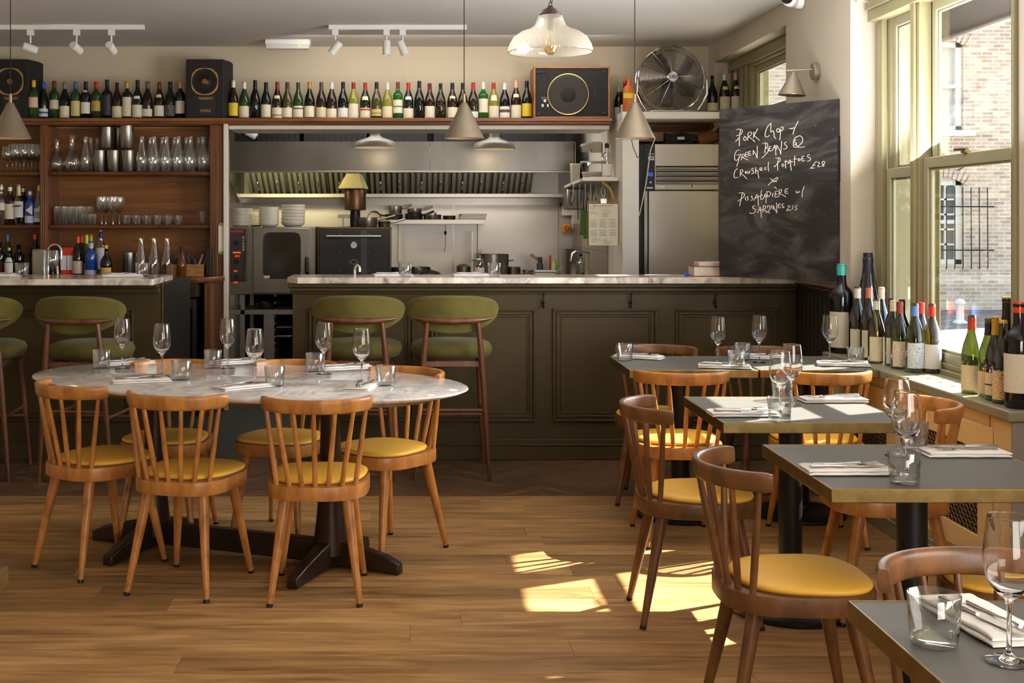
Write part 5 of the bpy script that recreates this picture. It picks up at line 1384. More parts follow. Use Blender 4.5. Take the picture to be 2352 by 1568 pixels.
at_ = N(nt,'ShaderNodeMath',operation='ARCTAN2'); L(nt,sx_.outputs[1],at_.inputs[0]); L(nt,sx_.outputs[0],at_.inputs[1])
ml = N(nt,'ShaderNodeMath',operation='MULTIPLY'); ml.inputs[1].default_value = 110; L(nt,at_.outputs[0],ml.inputs[0])
sn = N(nt,'ShaderNodeMath',operation='SINE'); L(nt,ml.outputs[0],sn.inputs[0])
mr = N(nt,'ShaderNodeMapRange'); mr.inputs['From Min'].default_value = -1; mr.inputs['To Min'].default_value = .35; mr.inputs['To Max'].default_value = .62; L(nt,sn.outputs[0],mr.inputs['Value'])
L(nt,mr.outputs[0],a3.inputs[0]); L(nt,tr.outputs[0],a3.inputs[1]); L(nt,a2.outputs[0],a3.inputs[2]); L(nt,a3.outputs[0],o_.inputs[0])
rr = 96*D/F_PX
gs_ = [(rr,0),(rr+.002,.012),(rr*.98,.035),(rr*.88,.068),(rr*.70,.092),(rr*.50,.105),(rr*.38,.120),(rr*.32,.145),(rr*.29,.165),(rr*.20,.172)]
MB().lathe(gs_, 72).build('lamp_shade', m, gpn, sm=70)
MB().tube([((rr)*math.cos(t*math.pi/32),(rr)*math.sin(t*math.pi/32),0) for t in range(64)], .003, 6, closed=True).build('shade_rim', M['gheavy'], gpn)
MB().lathe([(.048,.163),(.050,.172),(.044,.176),(.034,.192),(.018,.202),(.010,.212),(0,.214)], 28).build('gallery', mat('dark_bronze', (58,44,36), .4, .7), gpn, sm=40)
MB().lathe([(0,-.012),(.012,-.010),(.026,.004),(.032,.025),(.028,.05),(.016,.08),(.014,.10)], 24).build('bulb', thin_glass('bulb_amber', (.92,.74,.42), .15, .02, .8, .6), gpn, sm=60)
MB().tube([(0,0,.20),(0,0,.10)], .013, 12).build('socket', mat('dark_bronze2', (70,54,44), .4, .6), gpn)
b = MB()
for k in range(28):
    zz = .214 + k*.024
    if zb_+zz > ZC: break
    r1 = [(.007*math.cos(t*math.pi/6), 0, zz+.014*math.sin(t*math.pi/6)) if k % 2 == 0 else (0, .007*math.cos(t*math.pi/6), zz+.014*math.sin(t*math.pi/6)) for t in range(12)]
    b.tube(r1, .0018, 5, closed=True)
b.build('chain', mat('chain_dark', (50,42,36), .4, .7), gpn)
MB().tube([(.006,.004,.21)]+[(.006+.006*math.sin(k*1.3),.005,.21+k*.05) for k in range(1,9)], .0022, 5).build('cord', M['black'], gpn)
# wall sconce
sc_ = thing('wall_lamp', 'bronze wall lamp with conical shade above the chalkboard', 'wall lamp', (2.34, 7.22, 2.315))
MB().lathe([(0,0),(.048,0),(.050,.004),(.050,.030),(.046,.034),(0,.034)], 32, M=Matrix.Rotation(R(-90),4,'Y')).build('wall_plate', M['nickel'], sc_, sm=40)
MB().tube([(-.03,0,.012),(-.185,0,.005)], .0065, 10).build('arm', M['nickel'], sc_)
hd = MB().lathe([(.078,-.145),(.0785,-.143),(.014,-.012),(.010,-.006),(.009,-.008),(.075,-.142)], 36, M=T(-.140,0,.005,ry=R(4))).build('lamp_shade', M['nickel'], sc_, sm=30)
# track lights and ceiling fittings
def track(x0, x1, D, py_, label, heads, grp):
    t = thing('track_light', label, 'track light', ((x0+x1)/2, D, ZC), 0, grp); cx = (x0+x1)/2
    MB().box(x0-cx, x1-cx, -.018, .018, -.034, -.0005).build('rail', M['whitep'], t, bevel=.002)
    for xx, rx_, ry_ in heads:
        hx = xx-cx
        hd = bpy.data.objects.new('spotlight', None)
        b = MB().box(hx-.022,hx+.022,-.018,.018,-.075,-.034).tube([(hx,0,-.075),(hx,0,-.13)], .007, 8)
        h_ = b.build('adapter', M['whitep'], t, bevel=.002)
        MB().lathe([(0,.055),(.026,.055),(.029,.051),(.029,-.045),(.026,-.047),(.024,-.040),(0,-.03)], 24, M=T(hx,0,-.165,rx=rx_,ry=ry_)).build('spotlight_head', M['whitep'], t, sm=40)
        bpy.data.objects.remove(hd)
track(px2x(-40,8.8), px2x(332,8.8), 8.8, 58, 'white ceiling track with three spotlights above the back bar shelving', [(px2x(70,8.8),R(60),R(-55)),(px2x(176,8.8),R(70),R(-15)),(px2x(256,8.8),R(68),R(-5))], 'ceiling tracks')
track(px2x(755,8.8), px2x(1072,8.8), 8.8, 62, 'white ceiling track with three spotlights above the kitchen opening', [(px2x(770,8.8),R(8),R(38)),(px2x(888,8.8),0,0),(px2x(925,8.8),R(5),R(-24))], 'ceiling tracks')
em = thing('emergency_light', 'white emergency light box with green led on the ceiling', 'emergency light', (px2x(662,9.55), 9.55, ZC))
MB().box(-.17,.17,-.06,.06,-.038,-.0005).build('housing', M['whitep'], em, bevel=.003)
MB().rings([[(x_,y_,-.038) for x_,y_ in ((-.165,-.055),(.165,-.055),(.165,.055),(-.165,.055))],[(x_*.97,y_*.75,-.068) for x_,y_ in ((-.165,-.055),(.165,-.055),(.165,.055),(-.165,.055))]]).build('diffuser', mat('diffuser', (214,212,210), .3), em, sm=0)
MB().lathe([(0,0),(.005,0),(.005,.004),(0,.005)], 10, M=T(.09,-.06,-.052,rx=R(90))).build('led', mat('green_led', (90,230,60), .5, emit=(110,240,60), es=4), em)
cc = thing('security_camera', 'white dome security camera high on the right wall at the photo edge', 'camera', (2.335, 7.5, 2.775))
MB().lathe([(0,0),(.05,0),(.05,.03),(.045,.04),(0,.04)], 24, M=Matrix.Rotation(R(-90),4,'Y')).build('mount', M['whitep'], cc)
MB().lathe([(0,-.05),(.03,-.045),(.045,-.02),(.045,.03),(.03,.045),(0,.05)], 24, M=T(-.075,-.03,.0,rx=R(90),ry=0)@Matrix.Rotation(R(-35),4,'Y')).build('head', M['whitep'], cc)
MB().lathe([(0,.045),(.02,.05),(.033,.052),(.034,.04)], 20, M=T(-.085,-.035,.0,rx=R(90))@Matrix.Rotation(R(-35),4,'Y')).build('lens', mat('lens_black', (8,8,10), .05), cc)

# ---------------------------------------------------------------- chalkboard
TLc, TRc, BRc, BLc = W(1654,247,7.50), W(1933,217.5,6.83), W(1931,635,6.83), W(1652,627,7.50)
bo_ = (BLc + Vector((0,0,0)))
ux = (BRc-BLc); ux.z = 0; wl = ux.length; ux.normalize(); ang = math.atan2(ux.y, ux.x)
cbt = thing('chalkboard', 'large black menu board with chalk handwriting beside the window', 'chalkboard', (BLc.x, BLc.y, 1.115), ang)
nY = Vector((ux.y, -ux.x, 0))     # towards the viewer
m, nt, p = newmat('chalkboard_slate'); p.inputs['Roughness'].default_value = .62
tc = N(nt,'ShaderNodeTexCoord'); mp = N(nt,'ShaderNodeMapping'); mp.inputs['Rotation'].default_value = (0,R(35),0); mp.inputs['Scale'].default_value = (.8,1,2.2); L(nt,tc.outputs['Object'],mp.inputs[0])
n1 = N(nt,'ShaderNodeTexNoise'); n1.inputs['Scale'].default_value = 2.6; n1.inputs['Detail'].default_value = 8; n1.inputs['Distortion'].default_value = 2.4; n1.inputs['Roughness'].default_value = .62; L(nt,mp.outputs[0],n1.inputs[0])
r1 = N(nt,'ShaderNodeValToRGB'); e = r1.color_ramp.elements; e[0].position = .45; e[0].color = lin((32,29,29)); e[1].position = .82; e[1].color = lin((92,86,82)); L(nt,n1.outputs[0],r1.inputs[0])
vo = N(nt,'ShaderNodeTexVoronoi'); vo.inputs['Scale'].default_value = 17; L(nt,tc.outputs['Object'],vo.inputs[0])
r2 = N(nt,'ShaderNodeValToRGB'); r2.color_ramp.elements[0].position = .03; r2.color_ramp.elements[0].color = (1,1,1,1); r2.color_ramp.elements[1].position = .045; r2.color_ramp.elements[1].color = (0,0,0,1); L(nt,vo.outputs['Distance'],r2.inputs[0])
mx = N(nt,'ShaderNodeMixRGB'); mx.inputs[2].default_value = lin((180,170,158)); L(nt,r2.outputs[0],mx.inputs[0]); L(nt,r1.outputs[0],mx.inputs[1]); L(nt,mx.outputs[0],p.inputs['Base Color'])
hB = 1.005
MB().box(0, wl-.014, 0, .012, 0, hB).build('board', m, cbt, bevel=.001)
MB().box(wl-.016, wl-.008, -.003, .012, .55, .80).build('hinge', M['black'], cbt, sm=0)
# handwriting: strokes read off the board in photo pixels (crop origin 1650,250, scale 6.273), laid onto the board plane
strokes = """
265,300 300,290 345,300 350,335 320,370 262,390|322,300 305,400 305,535|250,470 300,420
385,395 365,425 372,455 400,455 408,420 385,395
432,345 425,455|430,345 470,330 490,350 465,385 435,395 480,430 530,475
515,330 510,420|570,285 515,385 560,420 595,455
765,205 720,240 690,300 675,360 680,405 710,405 740,380
760,210 755,350 785,310 800,330 810,410 832,428
850,285 842,320 860,340 885,325 882,285 850,285
900,285 895,380 885,450|898,265 935,260 938,295 900,325
1022,280 1026,284|1040,275 1050,295 1065,275 1075,292 1090,262|1155,172 1110,260 1075,365
1180,385 1110,410 1085,470 1082,540 1110,555 1150,545 1215,480 1222,420 1180,385|1100,455 1120,450|1095,480 1125,485 1130,500 1105,520|1110,500 1160,560 1245,545
310,595 265,600 238,660 235,730 265,745 295,720 325,660|265,668 330,655|300,690 290,760 268,825
345,655 335,735|345,655 378,650 378,685 345,700 385,715 430,738
395,630 392,690 430,683|395,630 425,622|395,660 422,655
440,618 438,675 475,665|440,618 470,608|440,645 468,640
505,595 505,665|505,595 545,660 560,710|565,535 562,710
685,490 680,560 672,635|640,500 680,488 715,500 715,545 680,565 720,570 718,615 690,650 630,705
735,545 732,612 775,600|735,545 768,538|735,578 762,572
785,600 820,500 832,670|790,565 832,552
845,520 845,590|845,520 890,600 905,655|915,465 902,655
985,480 960,485 952,510 985,530 995,555 970,578 938,580
280,860 240,890 225,960 235,995 290,985
320,880 320,975|320,880 355,875 355,905 322,930 375,965 412,1010
395,900 390,925 405,930 405,905 395,900
425,895 425,930 450,925 455,890
510,855 485,860 482,880 508,890 510,925 480,940
540,840 540,935|540,900 570,880 578,960 588,1000
600,880 630,870 625,845 600,855 602,885 640,885
690,840 670,850 672,878 700,870|725,765 718,840 732,900
805,825 820,835|870,700 855,800 858,890|825,710 890,705 895,745 850,790 815,835
925,790 918,820 938,832 952,808 925,790
975,735 968,800 975,855|950,765 1010,755
1000,790 1045,720 1040,800 1055,890|1005,785 1080,755
1105,675 1100,750 1100,820|1085,725 1140,720
1160,715 1152,745 1172,750 1185,725 1160,715
1205,690 1205,755 1250,745|1205,690 1240,680|1205,720 1235,715
1320,660 1290,665 1285,690 1325,705 1330,745 1285,755
1415,755 1380,790 1350,840 1325,858 1390,850|1360,815 1400,810
1425,770 1460,770 1455,800 1425,832 1475,830
1525,755 1495,765 1500,790 1530,810 1515,830 1492,818 1540,780 1525,755
750,1000 800,1040 845,1050|720,1100 770,1050 820,1000 860,985 850,1020 800,1050 765,1050
350,1215 330,1300 310,1400|295,1215 350,1205 382,1225 375,1265 340,1290 285,1330
395,1270 393,1315
430,1260 415,1270 435,1290 425,1315 410,1315
490,1255 470,1265 500,1285 490,1315 470,1315
515,1320 570,1210 580,1400|525,1290 640,1240
625,1170 610,1310 640,1300
645,1300 690,1200 690,1360|655,1270 720,1245
705,1200 705,1275 740,1255 762,1215 735,1190 690,1195
790,1215 785,1265
825,1190 815,1275 865,1265|825,1190 860,1183|820,1235 855,1225|810,1125 845,1150
880,1170 880,1260|880,1165 915,1160 915,1190 885,1215 940,1245 975,1270
965,1165 965,1220 1010,1215|965,1160 1005,1150|965,1190 1000,1185
1120,1180 1130,1215 1150,1190 1155,1215 1175,1180|1240,1115 1210,1200 1210,1275
530,1395 500,1400 498,1430 540,1450 530,1495 480,1510 455,1495|518,1535 520,1540
570,1500 610,1390 622,1568|585,1460 640,1450
650,1400 645,1490|650,1395 685,1400 685,1430 655,1450 700,1480 745,1500
715,1400 712,1430|705,1395 740,1395 750,1430 725,1480 690,1490
768,1385 768,1435
790,1390 795,1450|790,1390 830,1470 850,1500|840,1350 848,1490
865,1375 865,1430 905,1420|865,1375 900,1365|865,1400 895,1395
945,1365 920,1372 918,1395 945,1410 950,1420 920,1425
1000,1400 1040,1395 1010,1430 975,1468 1050,1455
1080,1390 1070,1450
1115,1400 1145,1392|1115,1400 1112,1425 1140,1430 1135,1450 1100,1460
"""
pl_n = Vector((ux.y, -ux.x, 0)); pl_p = Vector((BLc.x, BLc.y, 0))
def onboard(cx_, cy_):
    px_ = 1650+cx_/6.273; py_ = 250+cy_/6.273
    d = Vector(((px_-VX)/F_PX, 1, -(py_-VY)/F_PX)); o = Vector((0,0,EYE))
    t = (pl_p-o).dot(pl_n)/d.dot(pl_n); q = o+d*t
    return ((q-Vector((BLc.x,BLc.y,0))).dot(ux), -.0022, q.z-1.115)
nl = 0
for line in strokes.strip().split('\n'):
    b = MB()
    for stq in line.split('|'):
        pts = [onboard(*map(float, a.split(','))) for a in stq.split()]
        sm2 = []
        for i, q in enumerate(pts):
            q = Vector(q)
            if 0 < i < len(pts)-1:
                sm2 += [q.lerp(Vector(pts[i-1]), .18), q.lerp(Vector(pts[i+1]), .18)]
            else: sm2.append(q)
        b.tube(sm2, .0021, 5)
    b.build('chalk_letter', M['chalk'], cbt)
# ---------------------------------------------------------------- kitchen behind the pass
def KX(px_, D): return px2x(px_, D)
def KZ(py_, D): return EYE-(py_-VY)*D/F_PX
struct(MB().box(-2.0, 1.556, 12.18, 12.199, .9, 1.63).build('wall_back', M['steelwall'], sm=0))
for px_ in (1041, 1283): struct(MB().box(KX(px_,12.17)-.006, KX(px_,12.17)+.006, 12.174, 12.181, .9, 1.63).build('trim_7', M['steel'], sm=0))
# side wall finish: grey brown stained tiles low on the right
tm = wood('stained_tile', (120,108,96), (176,160,138), .35, (3,6,.6), 3)
struct(MB().box(1.547, 1.556, 10.0, 12.17, .3, 1.42).build('wall_tiles', tm, sm=0))
for z_ in (1.0, 1.2): struct(MB().box(1.544, 1.548, 10.0, 12.17, z_, z_+.004).build('trim_8', M['greypaint'], sm=0))
struct(MB().box(1.44, 1.555, 12.1, 12.17, 1.5, 2.6).build('trim_9', M['white'], sm=0))

hood = thing('extractor_hood', 'long stainless steel extractor hood with baffle filters over the cooking line', 'extractor hood', (-.12, 11.6, 1.6))
def hp(b, nm, mm, **kw): return b.build(nm, mm, hood, loc=(.12, -11.6, -1.6), **kw)
hx0, hx1 = -1.66, 1.42
M['hood'] = mat('hood_steel', (118,114,108), .34, 1, noise=.25, nscale=2.2, stretch=(1.6,1,.3))
M['filter'] = mat('filter_steel', (150,146,136), .4, .55)
hp(MB().box(hx0, .14, 10.99, 11.01, 1.885, 2.146), 'fascia_panel', M['hood'], sm=0)
hp(MB().box(.145, hx1, 10.99, 11.01, 1.885, 2.146), 'fascia_panel', M['hood'], sm=0)
hp(MB().box(hx0, hx1, 10.985, 11.03, 1.872, 1.888), 'lower_lip', M['steel'], bevel=.003)
hp(MB().box(hx0, hx1, 11.01, 12.17, 2.13, 2.146), 'canopy', M['steelv'], sm=0)
for x in (hx0, hx1):
    b = MB(); b.add([(x-.008,10.99,1.88),(x-.008,10.99,2.14),(x-.008,12.17,2.14),(x-.008,12.17,1.62),(x-.008,11.9,1.62),(x+.008,10.99,1.88),(x+.008,10.99,2.14),(x+.008,12.17,2.14),(x+.008,12.17,1.62),(x+.008,11.9,1.62)],
        [(0,1,2,3,4),(9,8,7,6,5),(0,5,6,1),(1,6,7,2),(2,7,8,3),(3,8,9,4),(4,9,5,0)])
    hp(b, 'end_cheek', M['steel'], sm=0)
hp(MB().box(hx0, hx1, 11.86, 12.16, 1.668, 1.706), 'gutter', M['steelv'], bevel=.003)
hp(MB().box(hx0, hx1, 12.13, 12.17, 1.60, 1.668), 'back_strip', M['steel'], sm=0)
fw = .385; x = hx0+.09; k = 0
sy, sz = 11.25-11.93, 2.12-1.71
while x + fw < hx1-.02:
    b = MB()
    for q in range(7):
        xa = x+.008+q*(fw-.016)/7; d_ = .030
        vs = []
        for (yy, zz) in ((11.93,1.71),(11.25,2.12)):
            vs += [(xa,yy,zz),(xa+d_,yy,zz),(xa+d_,yy-.012,zz-.02),(xa,yy-.012,zz-.02)]
        b.add(vs, [(0,1,5,4),(1,2,6,5),(2,3,7,6),(3,0,4,7),(0,3,2,1),(4,5,6,7)])
    b.add([(x+.004,11.945,1.72),(x+fw-.004,11.945,1.72),(x+fw-.004,11.265,2.13),(x+.004,11.265,2.13)],[(0,1,2,3)])
    fo = hp(b, 'baffle_filter', M['filter'], sm=0)
    for q in (.27, .73):
        hxp = x+fw*q
        MB().tube([(hxp,11.84,1.745),(hxp,11.80,1.74),(hxp,11.70,1.80),(hxp,11.72,1.83)], .008, 6).build('filter_handle', M['chrome'], fo)
    x += fw
# dark crates and bottles stored above the hood
cr_m = mat('crate_plastic_black', (9,9,10), .5)
for i, (x0, x1) in enumerate(((-1.60,-1.02),(-.98,-.42),(-.38,.12),(.18,.72),(.76,1.36))):
    b = MB().box(x0,x1,11.15,11.16,2.15,2.45).box(x0,x0+.01,11.16,11.6,2.15,2.45).box(x1-.01,x1,11.16,11.6,2.15,2.45).box(x0,x1,11.6,11.61,2.15,2.45)
    for q in range(11): xx = x0+.03+q*(x1-x0-.06)/10; b.box(xx-.004,xx+.004,11.14,11.15,2.17,2.42)
    tag(b.build('storage_crate', cr_m), f'black ribbed storage crate on top of the extractor hood, {ords[i]} from the left', 'crate', 'crates above the hood')
o = bottle('wine_bottle', 'burgundy', 'dgreen', -1.38, 11.10, 2.19, h=.30, label='wine bottle lying tilted on the hood beside the white door lining', lcol=whit, lz=(.02,.12), cap=(120,140,40), group='hood bottle')
o.rotation_euler = (0, R(-62), R(10))

# combi oven on its stand
Dk = 11.0
ov_ = thing('combi_oven', 'stainless combi oven with dark glass door and red lit control panel', 'oven', (-1.2, Dk, 0))
def op_(b, nm, mm, **kw): return b.build(nm, mm, ov_, loc=(1.2, -Dk, 0), **kw)
x0, x1 = KX(519,Dk), KX(725,Dk); zt_, zb_ = KZ(521,Dk), KZ(676,Dk)
op_(MB().box(x0, x1, Dk, Dk+.78, zb_, zt_), 'casing', M['steel'], bevel=.004)
xd0, xd1 = KX(582,Dk), KX(713,Dk)
op_(MB().box(xd0, xd1, Dk-.035, Dk-.002, zb_+.012, zt_-.01), 'door', M['steel'], bevel=.006)
wx0, wx1, wz0, wz1 = KX(605,Dk), KX(692,Dk), KZ(640,Dk), KZ(533,Dk)
wp = [(x_, z_) for x_, z_ in superell((wx1-wx0)/2, (wz1-wz0)/2, 7, 40, (wx0+wx1)/2, (wz0+wz1)/2)]
op_(MB().rings([[(a, Dk-.040, c) for a, c in wp],[(a, Dk-.034, c) for a, c in wp]]), 'door_window', mat('oven_glass', (42,38,30), .12, noise=.3, nscale=6), sm=0)
op_(MB().box(wx0+.01, wx0+.06, Dk-.042, Dk-.040, wz0+.008, wz0+.03), 'door_sticker', cm((206,200,196)), sm=0)
op_(MB().tube([(KX(706,Dk),Dk-.03,KZ(630,Dk)),(KX(706,Dk),Dk-.06,KZ(622,Dk)),(KX(706,Dk),Dk-.06,KZ(600,Dk)),(KX(706,Dk),Dk-.03,KZ(592,Dk))], .018, 8), 'door_handle', M['black'])
px0, px1 = KX(528,Dk), KX(568,Dk)
op_(MB().box(px0, px1, Dk-.03, Dk-.002, KZ(646,Dk), zt_-.015), 'control_panel', mat('panel_charcoal', (58,50,48), .4), bevel=.008)
def ctext(body, px_, py_, size, col=(210,60,30), es=0, nm='lettering'):
    text(nm, body, mat('lit_'+body.replace(' ','_')+str(px_), col, .5, emit=col if es else None, es=es), ov_, (KX(px_,Dk)+1.2, -.0315, KZ(py_,Dk)), FACE, size, bold=.001)
ctext('RATIONAL', 546, 531, .0235)
for py_ in (557, 600, 635):
    op_(MB().lathe([(.020,0),(.019,.014),(.016,.018),(0,.019)], 20, M=T(KX(545,Dk), Dk-.03, KZ(py_,Dk), rx=R(90))), 'control_knob', M['black'])
ctext('153C', 546, 588, .020, (255,70,20), .8, 'display')
ctext('0:11', 543, 622, .020, (255,70,20), .8, 'display')
ctext('153C', 542, 648, .018, (255,70,20), .8, 'display')
op_(MB().box(KX(536,Dk),KX(554,Dk),Dk-.0318,Dk-.030,KZ(581,Dk),KZ(578,Dk)), 'light_bar', mat('light_bar', (255,90,40), .5, emit=(255,80,30), es=.8), sm=0)
for i in range(5): op_(MB().box(KX(557.5,Dk),KX(563,Dk),Dk-.0318,Dk-.030,KZ(545+i*7+2.5,Dk),KZ(545+i*7-2.5,Dk)), 'push_button', cm((150,146,150) if i != 1 else (190,70,50)), sm=0)
op_(MB().tube([(KX(567,Dk),Dk-.045,KZ(527,Dk)),(KX(569,Dk),Dk-.05,KZ(580,Dk)),(KX(565,Dk),Dk-.045,KZ(646,Dk))], .007, 6), 'panel_guard', M['steel'])
stn = thing('oven_stand', 'grey steel stand with trays and pans below the combi oven', 'stand', (-1.2, 11.1, 0))
def sn_(b, nm, mm, **kw): return b.build(nm, mm, stn, loc=(1.2, -11.1, 0), **kw)
fb_ = MB()
for xx in (x0+.01, KX(558,Dk), KX(717,Dk)): fb_.box(xx-.018, xx+.018, 10.98, 11.02, 0, zb_-.004).box(xx-.018, xx+.018, 11.6, 11.64, 0, zb_-.004)
sn_(fb_, 'frame', M['steelv'], sm=0)
zz = KZ(711,Dk); sn_(MB().box(x0, x1, 10.98, 11.7, zz-.04, zz), 'shelf', M['steelv'], sm=0)
sn_(MB().box(KX(606,Dk), KX(630,Dk), 10.99, 11.6, 0, zz-.04), 'runner_column', M['steelv'], sm=0)
b = MB()
for q in range(9): b.box(KX(630,Dk), KX(634,Dk), 11.0, 11.5, .30+q*.06, .312+q*.06)
sn_(b, 'tray_runners', M['steel'], sm=0)
sn_(MB().box(x0+.04, x1-.04, 11.66, 11.69, 0, zb_), 'back_panel', M['blackm'], sm=0)
for z_ in (.42, .50): sn_(MB().box(KX(634,Dk), KX(668,Dk), 11.02, 11.5, z_, z_+.015), 'tray', M['steel'], bevel=.004)
def pan(x, y, z, r_, h, label, group='pans on the kitchen shelf', long_=None, mt_='steel', rot=0.0, tilt=None, lid=False, loops=False, kind='saucepan'):
    t = thing(kind, label, 'pan' if kind != 'stockpot' else 'pot', (x, y, z), rot, group)
    t.rotation_euler = (tilt or 0, 0, rot)
    MB().lathe([(0,0),(r_*.93,0),(r_*.98,.008),(r_,h),(r_*1.03,h+.002),(r_*.97,h),(r_*.94,.012),(0,.008)], 28).build('pan_body', M[mt_], t, sm=40)
    if long_: MB().tube([(r_*.98,0,h*.75),(r_+.04,0,h*.85),(r_+long_,0,h*.85+.03)], [.007,.009,.011], 8).build('handle', M['steel'] if mt_ == 'steel' else M['iron'], t)
    if loops:
        for s_ in (-1, 1): MB().tube([(s_*r_,-.03,h*.72),(s_*(r_+.04),-.025,h*.74),(s_*(r_+.04),.025,h*.74),(s_*r_,.03,h*.72)], .006, 6).build('handle', M['steel'], t)
    if lid: MB().lathe([(r_*1.03,h+.002),(r_*.6,h+.02),(0,h+.028)], 28).build('lid', M['steel'], t)
    return t
pan(KX(610,11.15), 11.2, zz+.001, .10, .05, 'dark pan on the stand shelf below the combi oven', long_=.12, mt_='darkmetal', kind='frying_pan')

# charcoal oven with flue
Dc = 10.95
ch = thing('charcoal_oven', 'black charcoal oven with brass coloured rim, long handle and round gauge', 'oven', (-.5, Dc, 0))
def chp(b, nm, mm, **kw): return b.build(nm, mm, ch, loc=(.5, -Dc, 0), **kw)
cx0, cx1, cz0, cz1 = KX(730,Dc), KX(897,Dc), KZ(634,Dc), KZ(522,Dc)
chp(MB().box(cx0, cx1, Dc, Dc+.6, cz0-.05, cz1), 'oven_body', M['darkmetal'], bevel=.006)
chp(MB().box(cx0+.012, cx1-.012, Dc-.03, Dc-.002, cz0, cz1-.022), 'door', mat('oven_door_black', (30,28,26), .5, noise=.2, nscale=5), bevel=.004)
rm = mat('rusty_rim', (120,86,52), .5, .6, noise=.5, nscale=25)
e_ = MB()
for a0,a1,c0,c1 in ((cx0,cx0+.010,cz0,cz1),(cx1-.010,cx1,cz0,cz1),(cx0,cx1,cz1-.016,cz1)): e_.box(a0,a1,Dc-.018,Dc+.001,c0,c1)
chp(e_, 'door_rim', rm, bevel=.002)
chp(MB().box(KX(785,Dc),KX(798,Dc),Dc-.034,Dc-.03,cz0,cz1-.03), 'door_strap', M['black'], sm=0)
chp(MB().box(KX(829,Dc),KX(843,Dc),Dc-.034,Dc-.03,cz0,cz1-.03), 'door_strap', cm((58,60,62)), sm=0)
hz = KZ(543,Dc)
chp(MB().tube([(KX(751,Dc),Dc-.075,hz),(KX(876,Dc),Dc-.075,hz)], .014, 12).tube([(KX(775,Dc),Dc-.03,hz),(KX(775,Dc),Dc-.075,hz)], .008, 8).tube([(KX(850,Dc),Dc-.03,hz),(KX(850,Dc),Dc-.075,hz)], .008, 8), 'door_handle', M['steel'])
gz = KZ(563,Dc); gx = KX(813,Dc)
chp(MB().lathe([(.031,0),(.031,.010),(.028,.012),(.027,.009),(0,.009)], 28, M=T(gx,Dc-.031,gz,rx=R(90))), 'gauge', M['steel'])
gd = chp(MB().lathe([(.026,.0095),(.026,.0105),(0,.0106)], 24, M=T(gx,Dc-.031,gz,rx=R(90))), 'gauge_dial', M['whitep'])
chp(MB().box(gx-.0015,gx+.0015,Dc-.0430,Dc-.0418,gz-.004,gz+.022), 'gauge_needle', M['black'], sm=0)
dz = KZ(601,Dc)
dm = [(-.042,0),(-.018,.016),(0,.023),(.018,.016),(.042,0),(.018,-.016),(0,-.023),(-.018,-.016)]
chp(MB().rings([[(gx+a,Dc-.034,dz+c) for a,c in dm],[(gx+a,Dc-.031,dz+c) for a,c in dm]]), 'badge', M['steel'], sm=0)
chp(MB().rings([[(gx+a*.85,Dc-.0352,dz+c*.8) for a,c in dm],[(gx+a*.85,Dc-.034,dz+c*.8) for a,c in dm]]), 'badge_face', M['black'], sm=0)
for sx in (-.118,.128):
    for z_ in (cz1-.06, cz1-.22, cz0+.05): chp(MB().lathe([(.004,0),(.004,.004),(0,.005)], 8, M=T(gx+sx,Dc-.03,z_,rx=R(90))), 'bolt', M['steel'])
chp(MB().box(cx0+.03, cx1-.03, Dc+.03, Dc+.57, 0, cz0-.05), 'stand', M['blackm'], sm=0)
Df_ = 11.25
fl = thing('oven_flue', 'steel flue cylinder with pale pyramid cap on top of the black oven', 'flue', (KX(816,Df_), Df_, cz1+.001))
fz = lambda py_: KZ(py_,Df_)-cz1-.001
MB().lathe([(.048,0),(.048,.05),(.044,fz(482))], 20).build('pipe', M['darkmetal'], fl)
MB().lathe([(.04,fz(484)),(.096,fz(482)),(.098,fz(480)),(.098,fz(438)),(.094,fz(435)),(.04,fz(434))], 32).build('cylinder', mat('heat_brown_steel', (104,78,60), .35, .8, noise=.3, nscale=6, stretch=(4,4,.5)), fl, sm=40)
b = MB(); zA, zB_ = fz(433), fz(399)
b.rings([[(-.148,-.12,zA),(.075,-.12,zA),(.115,.12,zA),(-.115,.12,zA)],[(-.075,-.06,zB_),(.035,-.06,zB_),(.055,.06,zB_),(-.055,.06,zB_)]])
b.build('pyramid_cap', mat('cap_cream', (214,200,140), .4), fl, sm=0)
tag(MB().box(KX(777,11.2),KX(803,11.2),11.15,11.25,cz1+.08,cz1+.115).box(KX(788,11.2)-.006,KX(788,11.2)+.006,11.19,11.21,cz1+.001,cz1+.08).box(KX(780,11.2),KX(801,11.2),11.12,11.28,cz1+.0,cz1+.008).build('tray_rest', M['steel'], sm=0), 'small steel rest standing on the black oven beside the flue', 'rest')
# prep line along the back wall
zw = .925
struct_ = None
wl_ = thing('cooking_line', 'stainless steel worktop line along the kitchen back wall', 'worktop', (.6, 11.6, 0))
MB().box(-.72, .94, -.40, .56, zw-.04, zw).build('worktop', M['steel'], wl_, bevel=.003)
MB().box(-.70, .93, -.36, .55, .05, zw-.04).build('cabinet', M['steelv'], wl_, sm=0)
ks = thing('wall_shelf', 'steel wall shelf carrying frying pans in the kitchen', 'shelf', (.2, 12.0, 1.43))
ksx0, ksx1 = KX(893,11.8), KX(1112,11.8)
MB().box(ksx0-.2, ksx1-.2, -.2, .17, -.015, .028).build('shelf_board', M['steelwall'], ks, bevel=.003)
for xx in (ksx1-.03, ksx0+.10): MB().box(xx-.2-.012, xx-.2+.012, .13, .17, -.38, -.015).build('bracket', M['steelwall'], ks, sm=0)
zs = 1.459
pan(KX(905,11.95), 11.95, zs, .085, .05, 'dark frying pan at the left end of the kitchen wall shelf', mt_='darkmetal', long_=.14, rot=R(190), kind='frying_pan')
